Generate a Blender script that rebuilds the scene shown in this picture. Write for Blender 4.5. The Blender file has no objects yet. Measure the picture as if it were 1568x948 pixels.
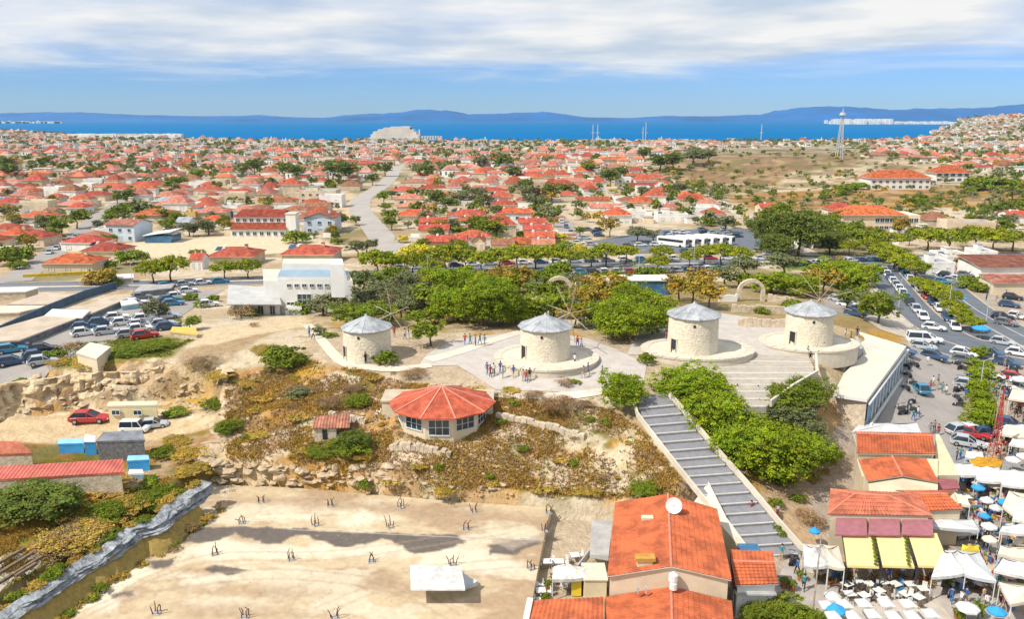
import bpy, bmesh, math, random
import numpy as np
from mathutils import Vector, Matrix, Euler
from mathutils.geometry import delaunay_2d_cdt
random.seed(7)
rng = np.random.default_rng(7)
scene = bpy.context.scene
COL = scene.collection
rad = math.radians
# ------------------------------------------------------------------ camera
CAM_H, FPX, PITCH = 43.0, 1230.0, rad(13.53)
cd = bpy.data.cameras.new('camera'); cam = bpy.data.objects.new('camera', cd); COL.objects.link(cam)
cam.location = (0, 0, CAM_H); cam.rotation_euler = (math.pi/2 - PITCH, 0, 0)
cd.sensor_width = 36; cd.lens = 36*FPX/1568; cd.clip_start = 0.5; cd.clip_end = 60000
scene.camera = cam
scene.render.resolution_x, scene.render.resolution_y = 1024, 620
scene.view_settings.view_transform = 'Standard'; scene.view_settings.look = 'None'
scene.view_settings.exposure = 0.12; scene.view_settings.gamma = 1.0
cy = scene.cycles
cy.use_denoising = True; cy.max_bounces = 5; cy.diffuse_bounces = 2; cy.glossy_bounces = 2
cy.transmission_bounces = 3; cy.volume_bounces = 0; cy.transparent_max_bounces = 6
# ------------------------------------------------------------------ sun and sky
SUN_EL = rad(50); sx, sy = -0.86, -0.51
SUN = Vector((sx*math.cos(SUN_EL), sy*math.cos(SUN_EL), math.sin(SUN_EL)))
sd = bpy.data.lights.new('sun', 'SUN'); sd.energy = 4.9; sd.angle = rad(0.5); sd.color = (1.0, 0.93, 0.83)
so = bpy.data.objects.new('sun', sd); COL.objects.link(so); so.location = (-60, -40, 120)
so.rotation_euler = (-SUN).to_track_quat('-Z', 'Y').to_euler()
w = bpy.data.worlds.new('World'); scene.world = w; w.use_nodes = True
nt = w.node_tree; nt.nodes.clear(); N = nt.nodes.new; L = nt.links.new
sky = N('ShaderNodeTexSky'); sky.sky_type = 'NISHITA'; sky.sun_disc = False
sky.sun_elevation = SUN_EL; sky.sun_rotation = math.atan2(sx, sy); sky.air_density = 1.0; sky.dust_density = 0.0; sky.ozone_density = 4.0
tc = N('ShaderNodeTexCoord'); sep = N('ShaderNodeSeparateXYZ'); L(tc.outputs['Generated'], sep.inputs[0])
def mth(op, a, b=None, c=None, clamp=False):
    n = N('ShaderNodeMath'); n.operation = op; n.use_clamp = clamp
    for i, v in enumerate((a, b, c)):
        if v is None: continue
        if isinstance(v, (int, float)): n.inputs[i].default_value = v
        else: L(v, n.inputs[i])
    return n.outputs[0]
zc = mth('MAXIMUM', mth('ADD', sep.outputs[2], 0.06), 0.03)
cu = mth('DIVIDE', sep.outputs[0], zc); cv = mth('DIVIDE', sep.outputs[1], zc)
cmb = N('ShaderNodeCombineXYZ'); L(cu, cmb.inputs[0]); L(cv, cmb.inputs[1])
ns = N('ShaderNodeTexNoise'); ns.inputs['Scale'].default_value = 0.42; ns.inputs['Detail'].default_value = 8
ns.inputs['Roughness'].default_value = 0.6; ns.inputs['Distortion'].default_value = 0.4
mp = N('ShaderNodeMapping'); mp.inputs['Scale'].default_value = (0.95, 0.95, 1); mp.inputs['Rotation'].default_value = (0, 0, 0.12)
mp.inputs['Location'].default_value = (3.2, 1.0, 0.4)
L(cmb.outputs[0], mp.inputs[0]); L(mp.outputs[0], ns.inputs['Vector'])
ramp = N('ShaderNodeMapRange'); ramp.interpolation_type = 'SMOOTHSTEP'
ramp.inputs['From Min'].default_value = 0.34; ramp.inputs['From Max'].default_value = 0.58
L(ns.outputs[0], ramp.inputs[0])
el = N('ShaderNodeMapRange'); el.interpolation_type = 'SMOOTHSTEP'
el.inputs['From Min'].default_value = 0.035; el.inputs['From Max'].default_value = 0.08
L(mth('ADD', sep.outputs[2], mth('MULTIPLY', mth('SUBTRACT', ns.outputs[0], 0.5), 0.09)), el.inputs[0])
cl = mth('MULTIPLY', mth('ADD', mth('MULTIPLY', ramp.outputs[0], 0.25), 0.75), el.outputs[0], clamp=True)
ns2 = N('ShaderNodeTexNoise'); ns2.inputs['Scale'].default_value = 1.1; ns2.inputs['Detail'].default_value = 6
L(mp.outputs[0], ns2.inputs['Vector'])
ccol = N('ShaderNodeMix'); ccol.data_type = 'RGBA'
ccol.inputs[6].default_value = (5.9, 6.8, 8.0, 1); ccol.inputs[7].default_value = (9.6, 9.5, 9.3, 1)
ccr = N('ShaderNodeMapRange'); ccr.inputs['From Min'].default_value = 0.35; ccr.inputs['From Max'].default_value = 0.62
L(ns2.outputs[0], ccr.inputs[0]); L(ccr.outputs[0], ccol.inputs[0])
skm = N('ShaderNodeMix'); skm.data_type = 'RGBA'; skm.blend_type = 'MULTIPLY'; skm.inputs[0].default_value = 1.0
L(sky.outputs[0], skm.inputs[6]); skm.inputs[7].default_value = (0.47, 0.76, 1.36, 1)
mix = N('ShaderNodeMix'); mix.data_type = 'RGBA'
L(cl, mix.inputs[0]); L(skm.outputs[2], mix.inputs[6]); L(ccol.outputs[2], mix.inputs[7])
bg = N('ShaderNodeBackground'); bg.inputs[1].default_value = 0.092
L(mix.outputs[2], bg.inputs[0]); ow = N('ShaderNodeOutputWorld'); L(bg.outputs[0], ow.inputs[0])

# ------------------------------------------------------------------ helpers
def ray(px, py):
    dx, dy = (px-784)/FPX, (py-474)/FPX
    c, s = math.cos(PITCH), math.sin(PITCH)
    return Vector((dx, c - dy*s, -s - dy*c))
def P(px, py, z=0.0):
    d = ray(px, py); t = (z-CAM_H)/d.z
    return Vector((d.x*t, d.y*t, z))
def sstep(a, b, v):
    t = np.clip((v-a)/(b-a), 0, 1); return t*t*(3-2*t)
_perm = rng.permutation(512)
_val = rng.random(512)
def vnoise(x, y):
    xi = np.floor(x).astype(int); yi = np.floor(y).astype(int); fx = x-xi; fy = y-yi
    fx = fx*fx*(3-2*fx); fy = fy*fy*(3-2*fy)
    def h(a, b): return _val[_perm[(_perm[a & 511] + b) & 511]]
    return (h(xi, yi)*(1-fx)+h(xi+1, yi)*fx)*(1-fy) + (h(xi, yi+1)*(1-fx)+h(xi+1, yi+1)*fx)*fy
def fbm(x, y, o=4):
    s = 0; a = .5; f = 1.0; tt = 0
    for i in range(o):
        s = s + a*vnoise(x*f+17.3*i, y*f+5.1*i); tt += a; a *= .5; f *= 2.03
    return s/tt
def polydist(poly, x, y):
    """signed distance, positive inside"""
    d = np.full(x.shape, 1e9); ins = np.zeros(x.shape, bool)
    n = len(poly)
    for i in range(n):
        ax, ay = poly[i]; bx, by = poly[(i+1) % n]
        ex, ey = bx-ax, by-ay; wx, wy = x-ax, y-ay
        t = np.clip((wx*ex+wy*ey)/(ex*ex+ey*ey+1e-9), 0, 1)
        d = np.minimum(d, (wx-ex*t)**2 + (wy-ey*t)**2)
        c = ((ay > y) != (by > y)) & (x < (bx-ax)*(y-ay)/((by-ay) if abs(by-ay) > 1e-9 else 1e-9)+ax)
        ins ^= c
    d = np.sqrt(d)
    return np.where(ins, d, -d)
def linedist(pts, x, y):
    d = np.full(x.shape, 1e9)
    for i in range(len(pts)-1):
        ax, ay = pts[i]; bx, by = pts[i+1]
        ex, ey = bx-ax, by-ay; wx, wy = x-ax, y-ay
        t = np.clip((wx*ex+wy*ey)/(ex*ex+ey*ey+1e-9), 0, 1)
        d = np.minimum(d, (wx-ex*t)**2 + (wy-ey*t)**2)
    return np.sqrt(d)
def PP(pix, z=None):
    """pixel polygon -> world xy polygon; entries (px,py) with common z or (px,py,z)"""
    out = []
    for p in pix:
        q = P(p[0], p[1], p[2] if len(p) > 2 else z); out.append((q.x, q.y))
    return out
# ------------------------------------------------------------------ terrain heights
CP = [ # pixel x, pixel y, height
 (-250,650,4),(0,650,4),(120,655,4),(250,652,4),(0,700,4),(200,720,4),(0,760,4),(250,735,4),(100,830,3.8),(0,860,3.8),
 (-250,760,4),(-250,900,3.6),(0,960,3.5),(320,690,4.6),(330,650,5.2),
 (0,610,5.0),(60,600,6.0),(0,585,8),(-200,590,8),(100,560,8.3),(200,552,8.8),(320,548,9),(150,612,5.4),(300,612,5.4),(330,570,8),(400,560,9),
 (0,540,7.6),(250,520,8.3),(150,500,7.5),(250,460,6.2),(0,470,5.5),(-200,500,6),(350,440,4.5),(100,430,3.8),
 (440,510,9),(380,480,6.6),(450,478,6.4),(540,470,7.4),(300,430,3.5),(540,430,4),
 (420,620,7),(400,680,5.5),(360,735,3.0),(500,700,5),(500,740,2.4),(650,720,4.2),(660,765,1.6),(850,720,3.8),(850,770,1.6),(940,770,1.2),
 (560,640,7),(670,668,6.8),(760,660,6.8),(900,680,5.8),(560,600,8.4),(1000,700,5.2),(1050,740,4.4),
 (520,555,10),(560,560,10),(640,560,9.8),(480,540,9.6),(700,560,9.8),(760,590,9.0),(840,600,9.0),(900,590,9.2),(830,560,10),(950,560,10),
 (640,520,9.8),(740,510,9.6),(880,510,9.7),(960,525,10),(1000,500,9.8),(1060,545,10),(1150,505,9.8),(1250,515,9.8),(1310,510,8.6),(1262,564,8.7),(1256,590,6.8),
 (600,480,8.4),(700,460,7.4),(800,450,7.0),(900,450,7),(1000,460,7.4),(1100,462,7.8),(1200,460,7.4),(1300,455,5.4),
 (600,425,3.2),(700,410,2.4),(850,408,2.2),(1000,410,2.4),(1150,410,2.6),(1300,405,2.4),
 (1000,610,8.7),(985,590,9.3),(1100,600,7.9),(1200,605,7.3),(1240,585,7.8),(1160,560,9.2),(1120,575,8.8),
 (1060,680,6.1),(1130,760,3.2),(1180,815,1.2),(1225,860,0.15),(1075,665,5.8),(1180,640,6.0),(1250,650,4.6),(1180,730,2.2),(1250,740,1.0),
 (1290,660,3.0),(1330,665,2.0),
 (1400,420,2.4),(1500,470,2.4),(1568,520,2.2),(1450,520,2.6),(1400,500,3.2),(1380,450,3.4),(1400,600,2.2),(1500,600,1.4),(1568,600,1.2),(1360,640,2.0),
 (1450,660,0.8),(1568,660,0.4),(1400,700,0.2),(1568,750,0),(1300,750,0.3),(1300,850,0),(1450,850,0),(1568,900,0),(1200,948,0),(1000,948,0),
 (1800,500,2),(1800,650,1),(1800,900,0),(1000,830,0.3),(930,830,0.4),
 (0,400,1.5),(200,390,1),(500,395,1.6),(1568,420,2.2),
 (500,948,0),(700,948,0),(300,948,0),
]
cpts = [P(a, b, c) for a, b, c in CP]
for X in (-420,-300,-180,-90,0,90,180,300,420):
    cpts += [Vector((X, 262, 0.4)), Vector((X, 330, 0))]
cpts += [Vector((X, 20, 0)) for X in (-150, -70, 0, 70, 150)] + [Vector((-250, 60, 4)), Vector((-320, 110, 5)), Vector((-320, 180, 4)), Vector((250, 60, 0)), Vector((300, 120, 1)), Vector((300, 200, 1.5))]
cxy = np.array([(p.x, p.y) for p in cpts]); cz = np.array([p.z for p in cpts])
nn = len(cxy)
K = np.sqrt(((cxy[:, None]-cxy[None])**2).sum(-1)) + np.eye(nn)*-0.6
A = np.zeros((nn+3, nn+3)); A[:nn, :nn] = K; A[:nn, nn] = 1; A[:nn, nn+1:] = cxy; A[nn, :nn] = 1; A[nn+1:, :nn] = cxy.T
sol = np.linalg.solve(A, np.concatenate([cz, [0, 0, 0]]))
def tps(x, y):
    out = np.zeros(x.size); xf, yf = x.ravel(), y.ravel()
    for s in range(0, xf.size, 40000):
        a, b = xf[s:s+40000], yf[s:s+40000]
        d = np.sqrt((a[:, None]-cxy[:, 0])**2 + (b[:, None]-cxy[:, 1])**2)
        out[s:s+40000] = d @ sol[:nn] + sol[nn] + sol[nn+1]*a + sol[nn+2]*b
    return out.reshape(x.shape)
# level cuts: polygon (world xy), height, ramp width
CUTS = []
yard = PP([(327,738,1.2),(430,742,1.2),(560,752,1.2),(700,766,1.2),(850,776,1.2),(945,776,1.2),(1040,776,1.2)]) + PP([(1118,765,.4),(1180,860,0),(1190,948,0),(1190,1250,0),(60,1250,0)]) + PP([(-60,1010,0),(40,948,0),(150,868,0),(250,800,0)])
CUTS.append((yard, 0.0, 0.5))
CLIFF = [(-90,606),(-40,600),(0,592),(30,584),(62,580),(100,574),(140,573),(175,570),(215,566),(250,560),(285,556),(318,556),(336,562),(346,570)]
_ct = [P(a, b, 8.7) for a, b in CLIFF]
CUTS.append(([(p.x, p.y-1.4) for p in _ct] + PP([(352,640,4.6),(240,646,4.4),(100,650,4.2),(-90,652,4.2)]), 4.4, 1.2))
rockmask = PP([(-20,590,7),(60,560,8.5),(250,545,9),(340,545,9),(350,600,7),(360,640,6),(250,638,4.4),(0,642,4.2),(-60,630,4.5)])
slopemask = PP([(330,560,9),(480,548,9.6),(620,580,9.5),(760,602,8.6),(920,612,9),(985,640,8),(1060,745,4.3),(940,768,1.6),(700,764,1.8),(500,748,2),(340,736,2.6),(330,660,5)])
_gx = np.arange(-420, 420.01, 1.0); _gy = np.arange(12, 420.01, 1.0)
GX, GY = np.meshgrid(_gx, _gy)
TG = tps(GX, GY)
def base_near(x, y):
    fx = np.clip((x+420), 0, 839.99); fy = np.clip(y-12, 0, 407.99)
    ix = fx.astype(int); iy = fy.astype(int); fx = fx-ix; fy = fy-iy
    return (TG[iy, ix]*(1-fx)+TG[iy, ix+1]*fx)*(1-fy) + (TG[iy+1, ix]*(1-fx)+TG[iy+1, ix+1]*fx)*fy
def coast(x):
    return np.interp(x, [-3000,-1700,-1250,-900,-450,0,700,960,1250,2500], [2900,2500,2150,1750,1490,1460,1480,1700,2300,2600])
def far_z(x, y):
    hl = P(1205, 245, 8)
    b = 13*np.exp(-(((x-hl.x)/170)**2 + ((y-hl.y)/110)**2)**1.5)
    r = 44*sstep(620, 1500, x + (y-1500)*0.12)*sstep(700, 1500, y)
    l = 6*sstep(-500, -1500, x)*sstep(900, 1700, y)
    u = 1.8*(fbm(x/90+9, y/90)-.5)*sstep(400, 700, y)
    z = b + r + l + u
    return z + (-8.0)*sstep(0, 60, y-coast(x)) - r*sstep(-100, 250, y-coast(x))*0.98
def Hn(x, y, rough=True):
    x = np.asarray(x, float); y = np.asarray(y, float)
    w = sstep(270, 350, y)
    w = np.maximum(w, sstep(330, 410, np.abs(x)))
    z = base_near(x, y)*(1-w) + far_z(x, y)*w
    if rough:
        near = (y < 300) & (np.abs(x) < 250)
        if near.any():
            xs, ys = x[near], y[near]
            r1 = sstep(-2, 3, polydist(rockmask, xs, ys))
            r2 = sstep(-1, 3, polydist(slopemask, xs, ys))
            n1 = fbm(xs/3.2+4, ys/3.2, 5)-.5; n2 = fbm(xs/6+40, ys/2.3+7, 4)-.5
            ridge = 1-np.abs(fbm(xs/4.5+80, ys/4.5+3, 4)*2-1)*2
            stt = (fbm(xs/2.2+11, ys/1.1+2, 4)-.5); q_ = base_near(xs, ys)+n1*3.0+stt*1.4; st_ = (np.floor(q_/.9)+sstep(.25,.9,q_/.9-np.floor(q_/.9)))*.9 - base_near(xs, ys)
            dz = r1*(st_ + ridge*1.3 - .5) + r2*(1-r1)*(n2*1.2+n1*.6)
            z = z.copy(); z[near] += dz
    for poly, h, rw in CUTS:
        near = (y < 140)
        if near.any():
            d = polydist(poly, x[near], y[near]); t = sstep(0, rw, d)
            z = z.copy(); z[near] = z[near]*(1-t) + h*t
    return z
_hx = np.arange(-260, 260.01, .5); _hy = np.arange(20, 320.01, .5)
HX, HY = np.meshgrid(_hx, _hy); HG = Hn(HX, HY)
def Hz(x, y):
    if -259 < x < 259 and 21 < y < 319:
        fx = (x+260)*2; fy = (y-20)*2; ix = int(fx); iy = int(fy); fx -= ix; fy -= iy
        return float((HG[iy, ix]*(1-fx)+HG[iy, ix+1]*fx)*(1-fy) + (HG[iy+1, ix]*(1-fx)+HG[iy+1, ix+1]*fx)*fy)
    return float(Hn(np.array([x]), np.array([y]))[0])
def G(px, py):
    """where the camera ray meets the ground"""
    d = ray(px, py); t = 30.0/max(-d.z, 1e-3)*0.25; o = Vector((0, 0, CAM_H)); prev = t
    for i in range(2000):
        p = o + d*t
        if p.z <= Hz(p.x, p.y):
            a, b = prev, t
            for k in range(18):
                m = (a+b)/2; p = o+d*m
                if p.z <= Hz(p.x, p.y): b = m
                else: a = m
            p = o+d*b; return Vector((p.x, p.y, Hz(p.x, p.y)))
        prev = t; t += max(.4, t*.006)
        if t > 6000: break
    return P(px, py, 0)
def mpp(p):  # metres per photo pixel at a point
    c, s = math.cos(PITCH), math.sin(PITCH)
    return (p.y*c - (p.z-CAM_H)*s)/FPX
# ------------------------------------------------------------------ materials
MATS = {}
def mat(name, col, rough=.8, var=.15, scale=1.0, bump=0.0, bscale=None, metal=0.0, spec=0.3, orand=0.0, coord='Object', col2=None, stripes=None, attr=None, emit=None, vor=None, patch=None):
    if name in MATS: return MATS[name]
    m = bpy.data.materials.new(name); m.use_nodes = True; t = m.node_tree; n = t.nodes; l = t.links
    b = n['Principled BSDF']; b.inputs['Roughness'].default_value = rough; b.inputs['Metallic'].default_value = metal
    b.inputs['Specular IOR Level'].default_value = spec
    c = n.new('ShaderNodeTexCoord'); no = n.new('ShaderNodeTexNoise'); no.inputs['Scale'].default_value = scale; no.inputs['Detail'].default_value = 6
    no.inputs['Roughness'].default_value = .65
    l.new(c.outputs[coord], no.inputs['Vector'])
    c2 = col2 or tuple(max(0, v*(1-var*1.6)) for v in col); c1 = tuple(min(1, v*(1+var*.9)) for v in col) if col2 is None else col
    mx = n.new('ShaderNodeMix'); mx.data_type = 'RGBA'; mx.inputs[6].default_value = (*c2, 1); mx.inputs[7].default_value = (*c1, 1)
    mr = n.new('ShaderNodeMapRange'); mr.inputs['From Min'].default_value = .32; mr.inputs['From Max'].default_value = .68
    l.new(no.outputs[0], mr.inputs[0]); l.new(mr.outputs[0], mx.inputs[0]); out = mx.outputs[2]
    if patch: # broad weathering stains
        n9 = n.new('ShaderNodeTexNoise'); n9.inputs['Scale'].default_value = patch; n9.inputs['Detail'].default_value = 8; n9.inputs['Roughness'].default_value = .7; l.new(c.outputs[coord], n9.inputs['Vector'])
        r9 = n.new('ShaderNodeMapRange'); r9.inputs['From Min'].default_value = .40; r9.inputs['From Max'].default_value = .56; r9.inputs['To Min'].default_value = .66; r9.inputs['To Max'].default_value = 1.04; l.new(n9.outputs[0], r9.inputs[0])
        c9 = n.new('ShaderNodeCombineColor'); m9 = n.new('ShaderNodeMix'); m9.data_type = 'RGBA'; m9.blend_type = 'MULTIPLY'; m9.inputs[0].default_value = 1
        for q_ in range(3): l.new(r9.outputs[0], c9.inputs[q_])
        l.new(out, m9.inputs[6]); l.new(c9.outputs[0], m9.inputs[7]); out = m9.outputs[2]
    if vor: # stones: a tone per stone and sunk joints
        ve = n.new('ShaderNodeTexVoronoi'); ve.feature = 'F1'; ve.inputs['Scale'].default_value = vor; vd = n.new('ShaderNodeTexVoronoi'); vd.feature = 'DISTANCE_TO_EDGE'; vd.inputs['Scale'].default_value = vor
        mp_ = n.new('ShaderNodeMapping'); mp_.inputs['Scale'].default_value = (1, 1, 1.7); l.new(c.outputs[coord], mp_.inputs[0]); l.new(mp_.outputs[0], ve.inputs['Vector']); l.new(mp_.outputs[0], vd.inputs['Vector'])
        sc_ = n.new('ShaderNodeSeparateColor'); l.new(ve.outputs['Color'], sc_.inputs[0]); r3 = n.new('ShaderNodeMapRange'); r3.inputs['To Min'].default_value = .89; r3.inputs['To Max'].default_value = 1.06; l.new(sc_.outputs[0], r3.inputs[0])
        r4_ = n.new('ShaderNodeMapRange'); r4_.inputs['From Max'].default_value = .07; r4_.inputs['To Min'].default_value = .76; r4_.inputs['To Max'].default_value = 1; l.new(vd.outputs['Distance'], r4_.inputs[0])
        m4 = n.new('ShaderNodeMath'); m4.operation = 'MULTIPLY'; l.new(r3.outputs[0], m4.inputs[0]); l.new(r4_.outputs[0], m4.inputs[1])
        m5 = n.new('ShaderNodeMix'); m5.data_type = 'RGBA'; m5.blend_type = 'MULTIPLY'; m5.inputs[0].default_value = 1; cc_ = n.new('ShaderNodeCombineColor')
        for q_ in range(3): l.new(m4.outputs[0], cc_.inputs[q_])
        l.new(out, m5.inputs[6]); l.new(cc_.outputs[0], m5.inputs[7]); out = m5.outputs[2]
    if attr:
        at = n.new('ShaderNodeAttribute'); at.attribute_name = attr
        mm = n.new('ShaderNodeMix'); mm.data_type = 'RGBA'; mm.blend_type = 'MULTIPLY'; mm.inputs[0].default_value = 1
        l.new(at.outputs['Color'], mm.inputs[6]); l.new(out, mm.inputs[7]); out = mm.outputs[2]
    if orand:
        oi = n.new('ShaderNodeObjectInfo'); hs = n.new('ShaderNodeHueSaturation')
        r1 = n.new('ShaderNodeMapRange'); r1.inputs['To Min'].default_value = 1-orand; r1.inputs['To Max'].default_value = 1+orand
        r2 = n.new('ShaderNodeMapRange'); r2.inputs['To Min'].default_value = .5-orand*.035; r2.inputs['To Max'].default_value = .5+orand*.035
        mu = n.new('ShaderNodeMath'); mu.operation = 'MULTIPLY'; mu.inputs[1].default_value = 7.13
        fr = n.new('ShaderNodeMath'); fr.operation = 'FRACT'
        l.new(oi.outputs['Random'], r1.inputs[0]); l.new(oi.outputs['Random'], mu.inputs[0]); l.new(mu.outputs[0], fr.inputs[0]); l.new(fr.outputs[0], r2.inputs[0])
        l.new(r1.outputs[0], hs.inputs['Value']); l.new(r2.outputs[0], hs.inputs['Hue']); l.new(out, hs.inputs['Color']); out = hs.outputs[0]
    hgt = no.outputs[0]
    if stripes: # (axis, period m, strength): corrugation as fine relief
        ax, per, st = stripes
        sp = n.new('ShaderNodeSeparateXYZ'); l.new(c.outputs['Object'], sp.inputs[0])
        q = n.new('ShaderNodeMath'); q.operation = 'MULTIPLY'; q.inputs[1].default_value = 2*math.pi/per; l.new(sp.outputs[ax], q.inputs[0])
        sn = n.new('ShaderNodeMath'); sn.operation = 'SINE'; l.new(q.outputs[0], sn.inputs[0])
        bm_ = n.new('ShaderNodeBump'); bm_.inputs['Strength'].default_value = st; bm_.inputs['Distance'].default_value = per*.25
        l.new(sn.outputs[0], bm_.inputs['Height']); l.new(bm_.outputs[0], b.inputs['Normal'])
    elif bump:
        n3 = n.new('ShaderNodeTexNoise'); n3.inputs['Scale'].default_value = bscale or scale*4; n3.inputs['Detail'].default_value = 5
        l.new(c.outputs[coord], n3.inputs['Vector'])
        bm_ = n.new('ShaderNodeBump'); bm_.inputs['Strength'].default_value = 1.0; bm_.inputs['Distance'].default_value = bump
        l.new(n3.outputs[0], bm_.inputs['Height']); l.new(bm_.outputs[0], b.inputs['Normal'])
    if emit: b.inputs['Emission Color'].default_value = (*emit, 1); b.inputs['Emission Strength'].default_value = 1
    l.new(out, b.inputs['Base Color'])
    MATS[name] = m; return m
# ------------------------------------------------------------------ mesh builder
class MB:
    def __init__(s): s.v = []; s.f = []; s.m = []; s.mats = []
    def mi(s, m):
        if m not in s.mats: s.mats.append(m)
        return s.mats.index(m)
    def add(s, vs, fs, m, mtx=None):
        o = len(s.v); k = s.mi(m)
        s.v += [tuple(mtx @ Vector(q)) if mtx else tuple(q) for q in vs]
        s.f += [tuple(o+i for i in f) for f in fs]; s.m += [k]*len(fs); return s
    def box(s, x0, y0, z0, x1, y1, z1, m, mtx=None):
        vs = [(x0,y0,z0),(x1,y0,z0),(x1,y1,z0),(x0,y1,z0),(x0,y0,z1),(x1,y0,z1),(x1,y1,z1),(x0,y1,z1)]
        return s.add(vs, [(0,3,2,1),(4,5,6,7),(0,1,5,4),(1,2,6,5),(2,3,7,6),(3,0,4,7)], m, mtx)
    def beam(s, a, b, w, m, h=None):
        a, b = Vector(a), Vector(b); d = (b-a); ln = d.length
        if ln < 1e-6: return s
        q = d.to_track_quat('Z', 'Y').to_matrix().to_4x4(); q.translation = a
        h = h or w
        return s.box(-w/2, -h/2, 0, w/2, h/2, ln, m, q)
    def cyl(s, c, r0, r1, h, m, n=12, cap=True, mtx=None, a0=0.0):
        x, y, z = c
        vs = [(x+r0*math.cos(a0+i*2*math.pi/n), y+r0*math.sin(a0+i*2*math.pi/n), z) for i in range(n)]
        if r1 > 1e-4:
            vs += [(x+r1*math.cos(a0+i*2*math.pi/n), y+r1*math.sin(a0+i*2*math.pi/n), z+h) for i in range(n)]
            fs = [(i, (i+1) % n, n+(i+1) % n, n+i) for i in range(n)]
            if cap: fs += [tuple(range(n, 2*n)), tuple(range(n-1, -1, -1))]
        else:
            vs += [(x, y, z+h)]; fs = [(i, (i+1) % n, n) for i in range(n)]
            if cap: fs += [tuple(range(n-1, -1, -1))]
        return s.add(vs, fs, m, mtx)
    def tube(s, a, b, r0, r1, m, n=8):
        a, b = Vector(a), Vector(b); d = b-a
        q = d.to_track_quat('Z', 'Y').to_matrix().to_4x4(); q.translation = a
        return s.cyl((0,0,0), r0, r1, d.length, m, n, True, q)
    def prism(s, poly, z0, z1, m, mtop=None):
        """poly ccw list of xy; z0,z1 numbers or lists"""
        n = len(poly); Z0 = z0 if hasattr(z0, '__len__') else [z0]*n; Z1 = z1 if hasattr(z1, '__len__') else [z1]*n
        ar = sum(poly[i][0]*poly[(i+1) % n][1]-poly[(i+1) % n][0]*poly[i][1] for i in range(n))
        if ar < 0: poly = poly[::-1]; Z0 = list(Z0)[::-1]; Z1 = list(Z1)[::-1]
        vs = [(p[0], p[1], Z0[i]) for i, p in enumerate(poly)] + [(p[0], p[1], Z1[i]) for i, p in enumerate(poly)]
        s.add(vs, [(i, (i+1) % n, n+(i+1) % n, n+i) for i in range(n)] + [tuple(range(n-1, -1, -1))], m)
        return s.add(vs[n:], [tuple(range(n))], mtop or m)
    def mesh(s, name, smooth=False):
        me = bpy.data.meshes.new(name); me.from_pydata(s.v, [], s.f)
        for q in s.mats: me.materials.append(q)
        me.polygons.foreach_set('material_index', s.m)
        if smooth: me.polygons.foreach_set('use_smooth', [True]*len(s.f))
        me.update(); return me
    def obj(s, name, parent=None, smooth=False):
        return link(name, s.mesh(name, smooth), parent)
def link(name, me, parent=None, loc=None, rz=0):
    o = bpy.data.objects.new(name, me); COL.objects.link(o)
    if parent: o.parent = parent
    if loc is not None: o.location = loc
    if rz: o.rotation_euler = (0, 0, rz)
    return o
def tag(o, label=None, cat=None, group=None, kind=None):
    if label: o['label'] = label
    if cat: o['category'] = cat
    if group: o['group'] = group
    if kind: o['kind'] = kind
    return o
def thing(name, loc=(0,0,0), rz=0, label=None, cat=None, group=None):
    return tag(link(name, None, None, loc, rz), label, cat, group)
KIDS = {}
def register(root):
    """remember a tree of parts so that copying is quick"""
    KIDS[root.name] = [(c, [g for g in ALLK.get(c.name, [])]) for c in ALLK.get(root.name, [])]
ALLK = {}
_link0 = link
def link(name, me, parent=None, loc=None, rz=0):
    o = _link0(name, me, parent, loc, rz)
    if parent is not None: ALLK.setdefault(parent.name, []).append(o)
    return o
def copy_tree(o, loc, rz, sc=1.0, parent=None):
    c = o.copy(); COL.objects.link(c)
    if parent is None:
        c.location = loc; c.rotation_euler = (0, 0, rz)
        c.scale = (sc, sc, sc) if not hasattr(sc, '__len__') else sc
    else:
        c.parent = parent; ALLK.setdefault(parent.name, []).append(c)
    for ch in ALLK.get(o.name, []): copy_tree(ch, None, None, 1, c)
    return c
def sheet(name, poly, m, dz=.05, cell=2.0, parent=None, kind='structure', zf=None, thick=0):
    """a sheet laid on the ground, following its height"""
    xs = [p[0] for p in poly]; ys = [p[1] for p in poly]
    # densify outline
    out = []
    for i in range(len(poly)):
        a, b = Vector(poly[i]), Vector(poly[(i+1) % len(poly)]); k = max(1, int((b-a).length/cell))
        out += [a+(b-a)*j/k for j in range(k)]
    gx, gy = np.meshgrid(np.arange(min(xs), max(xs), cell), np.arange(min(ys), max(ys), cell))
    gx = gx.ravel(); gy = gy.ravel(); ok = polydist(poly, gx, gy) > cell*.35
    pts = out + [Vector((float(a), float(b))) for a, b in zip(gx[ok], gy[ok])]
    n = len(out)
    vo, eo, fo, *_ = delaunay_2d_cdt(pts, [(i, (i+1) % n) for i in range(n)], [], 1, 1e-4)
    me = bpy.data.meshes.new(name)
    vs = [(p.x, p.y, (zf(p.x, p.y) if zf else Hz(p.x, p.y))+dz) for p in vo]
    fs = []
    for f in fo:
        a, b, c = [vo[i] for i in f[:3]]
        fs.append(tuple(f) if (b-a).cross(c-a) > 0 else tuple(reversed(f)))
    me.from_pydata(vs, [], fs); me.materials.append(m); me.update()
    o = link(name, me, parent)
    if kind and parent is None: o['kind'] = kind
    return o
def smooth_line(pts, step=2.0):
    """Catmull-Rom through points, resampled"""
    P_ = [Vector(p[:2]) for p in pts]; P_ = [P_[0]*2-P_[1]] + P_ + [P_[-1]*2-P_[-2]]
    out = []
    for i in range(1, len(P_)-2):
        a, b, c, d = P_[i-1:i+3]; k = max(2, int((c-b).length/step))
        for j in range(k):
            t = j/k; out.append(.5*((2*b)+(-a+c)*t+(2*a-5*b+4*c-d)*t*t+(-a+3*b-3*c+d)*t**3))
    out.append(P_[-2]); return out
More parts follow.
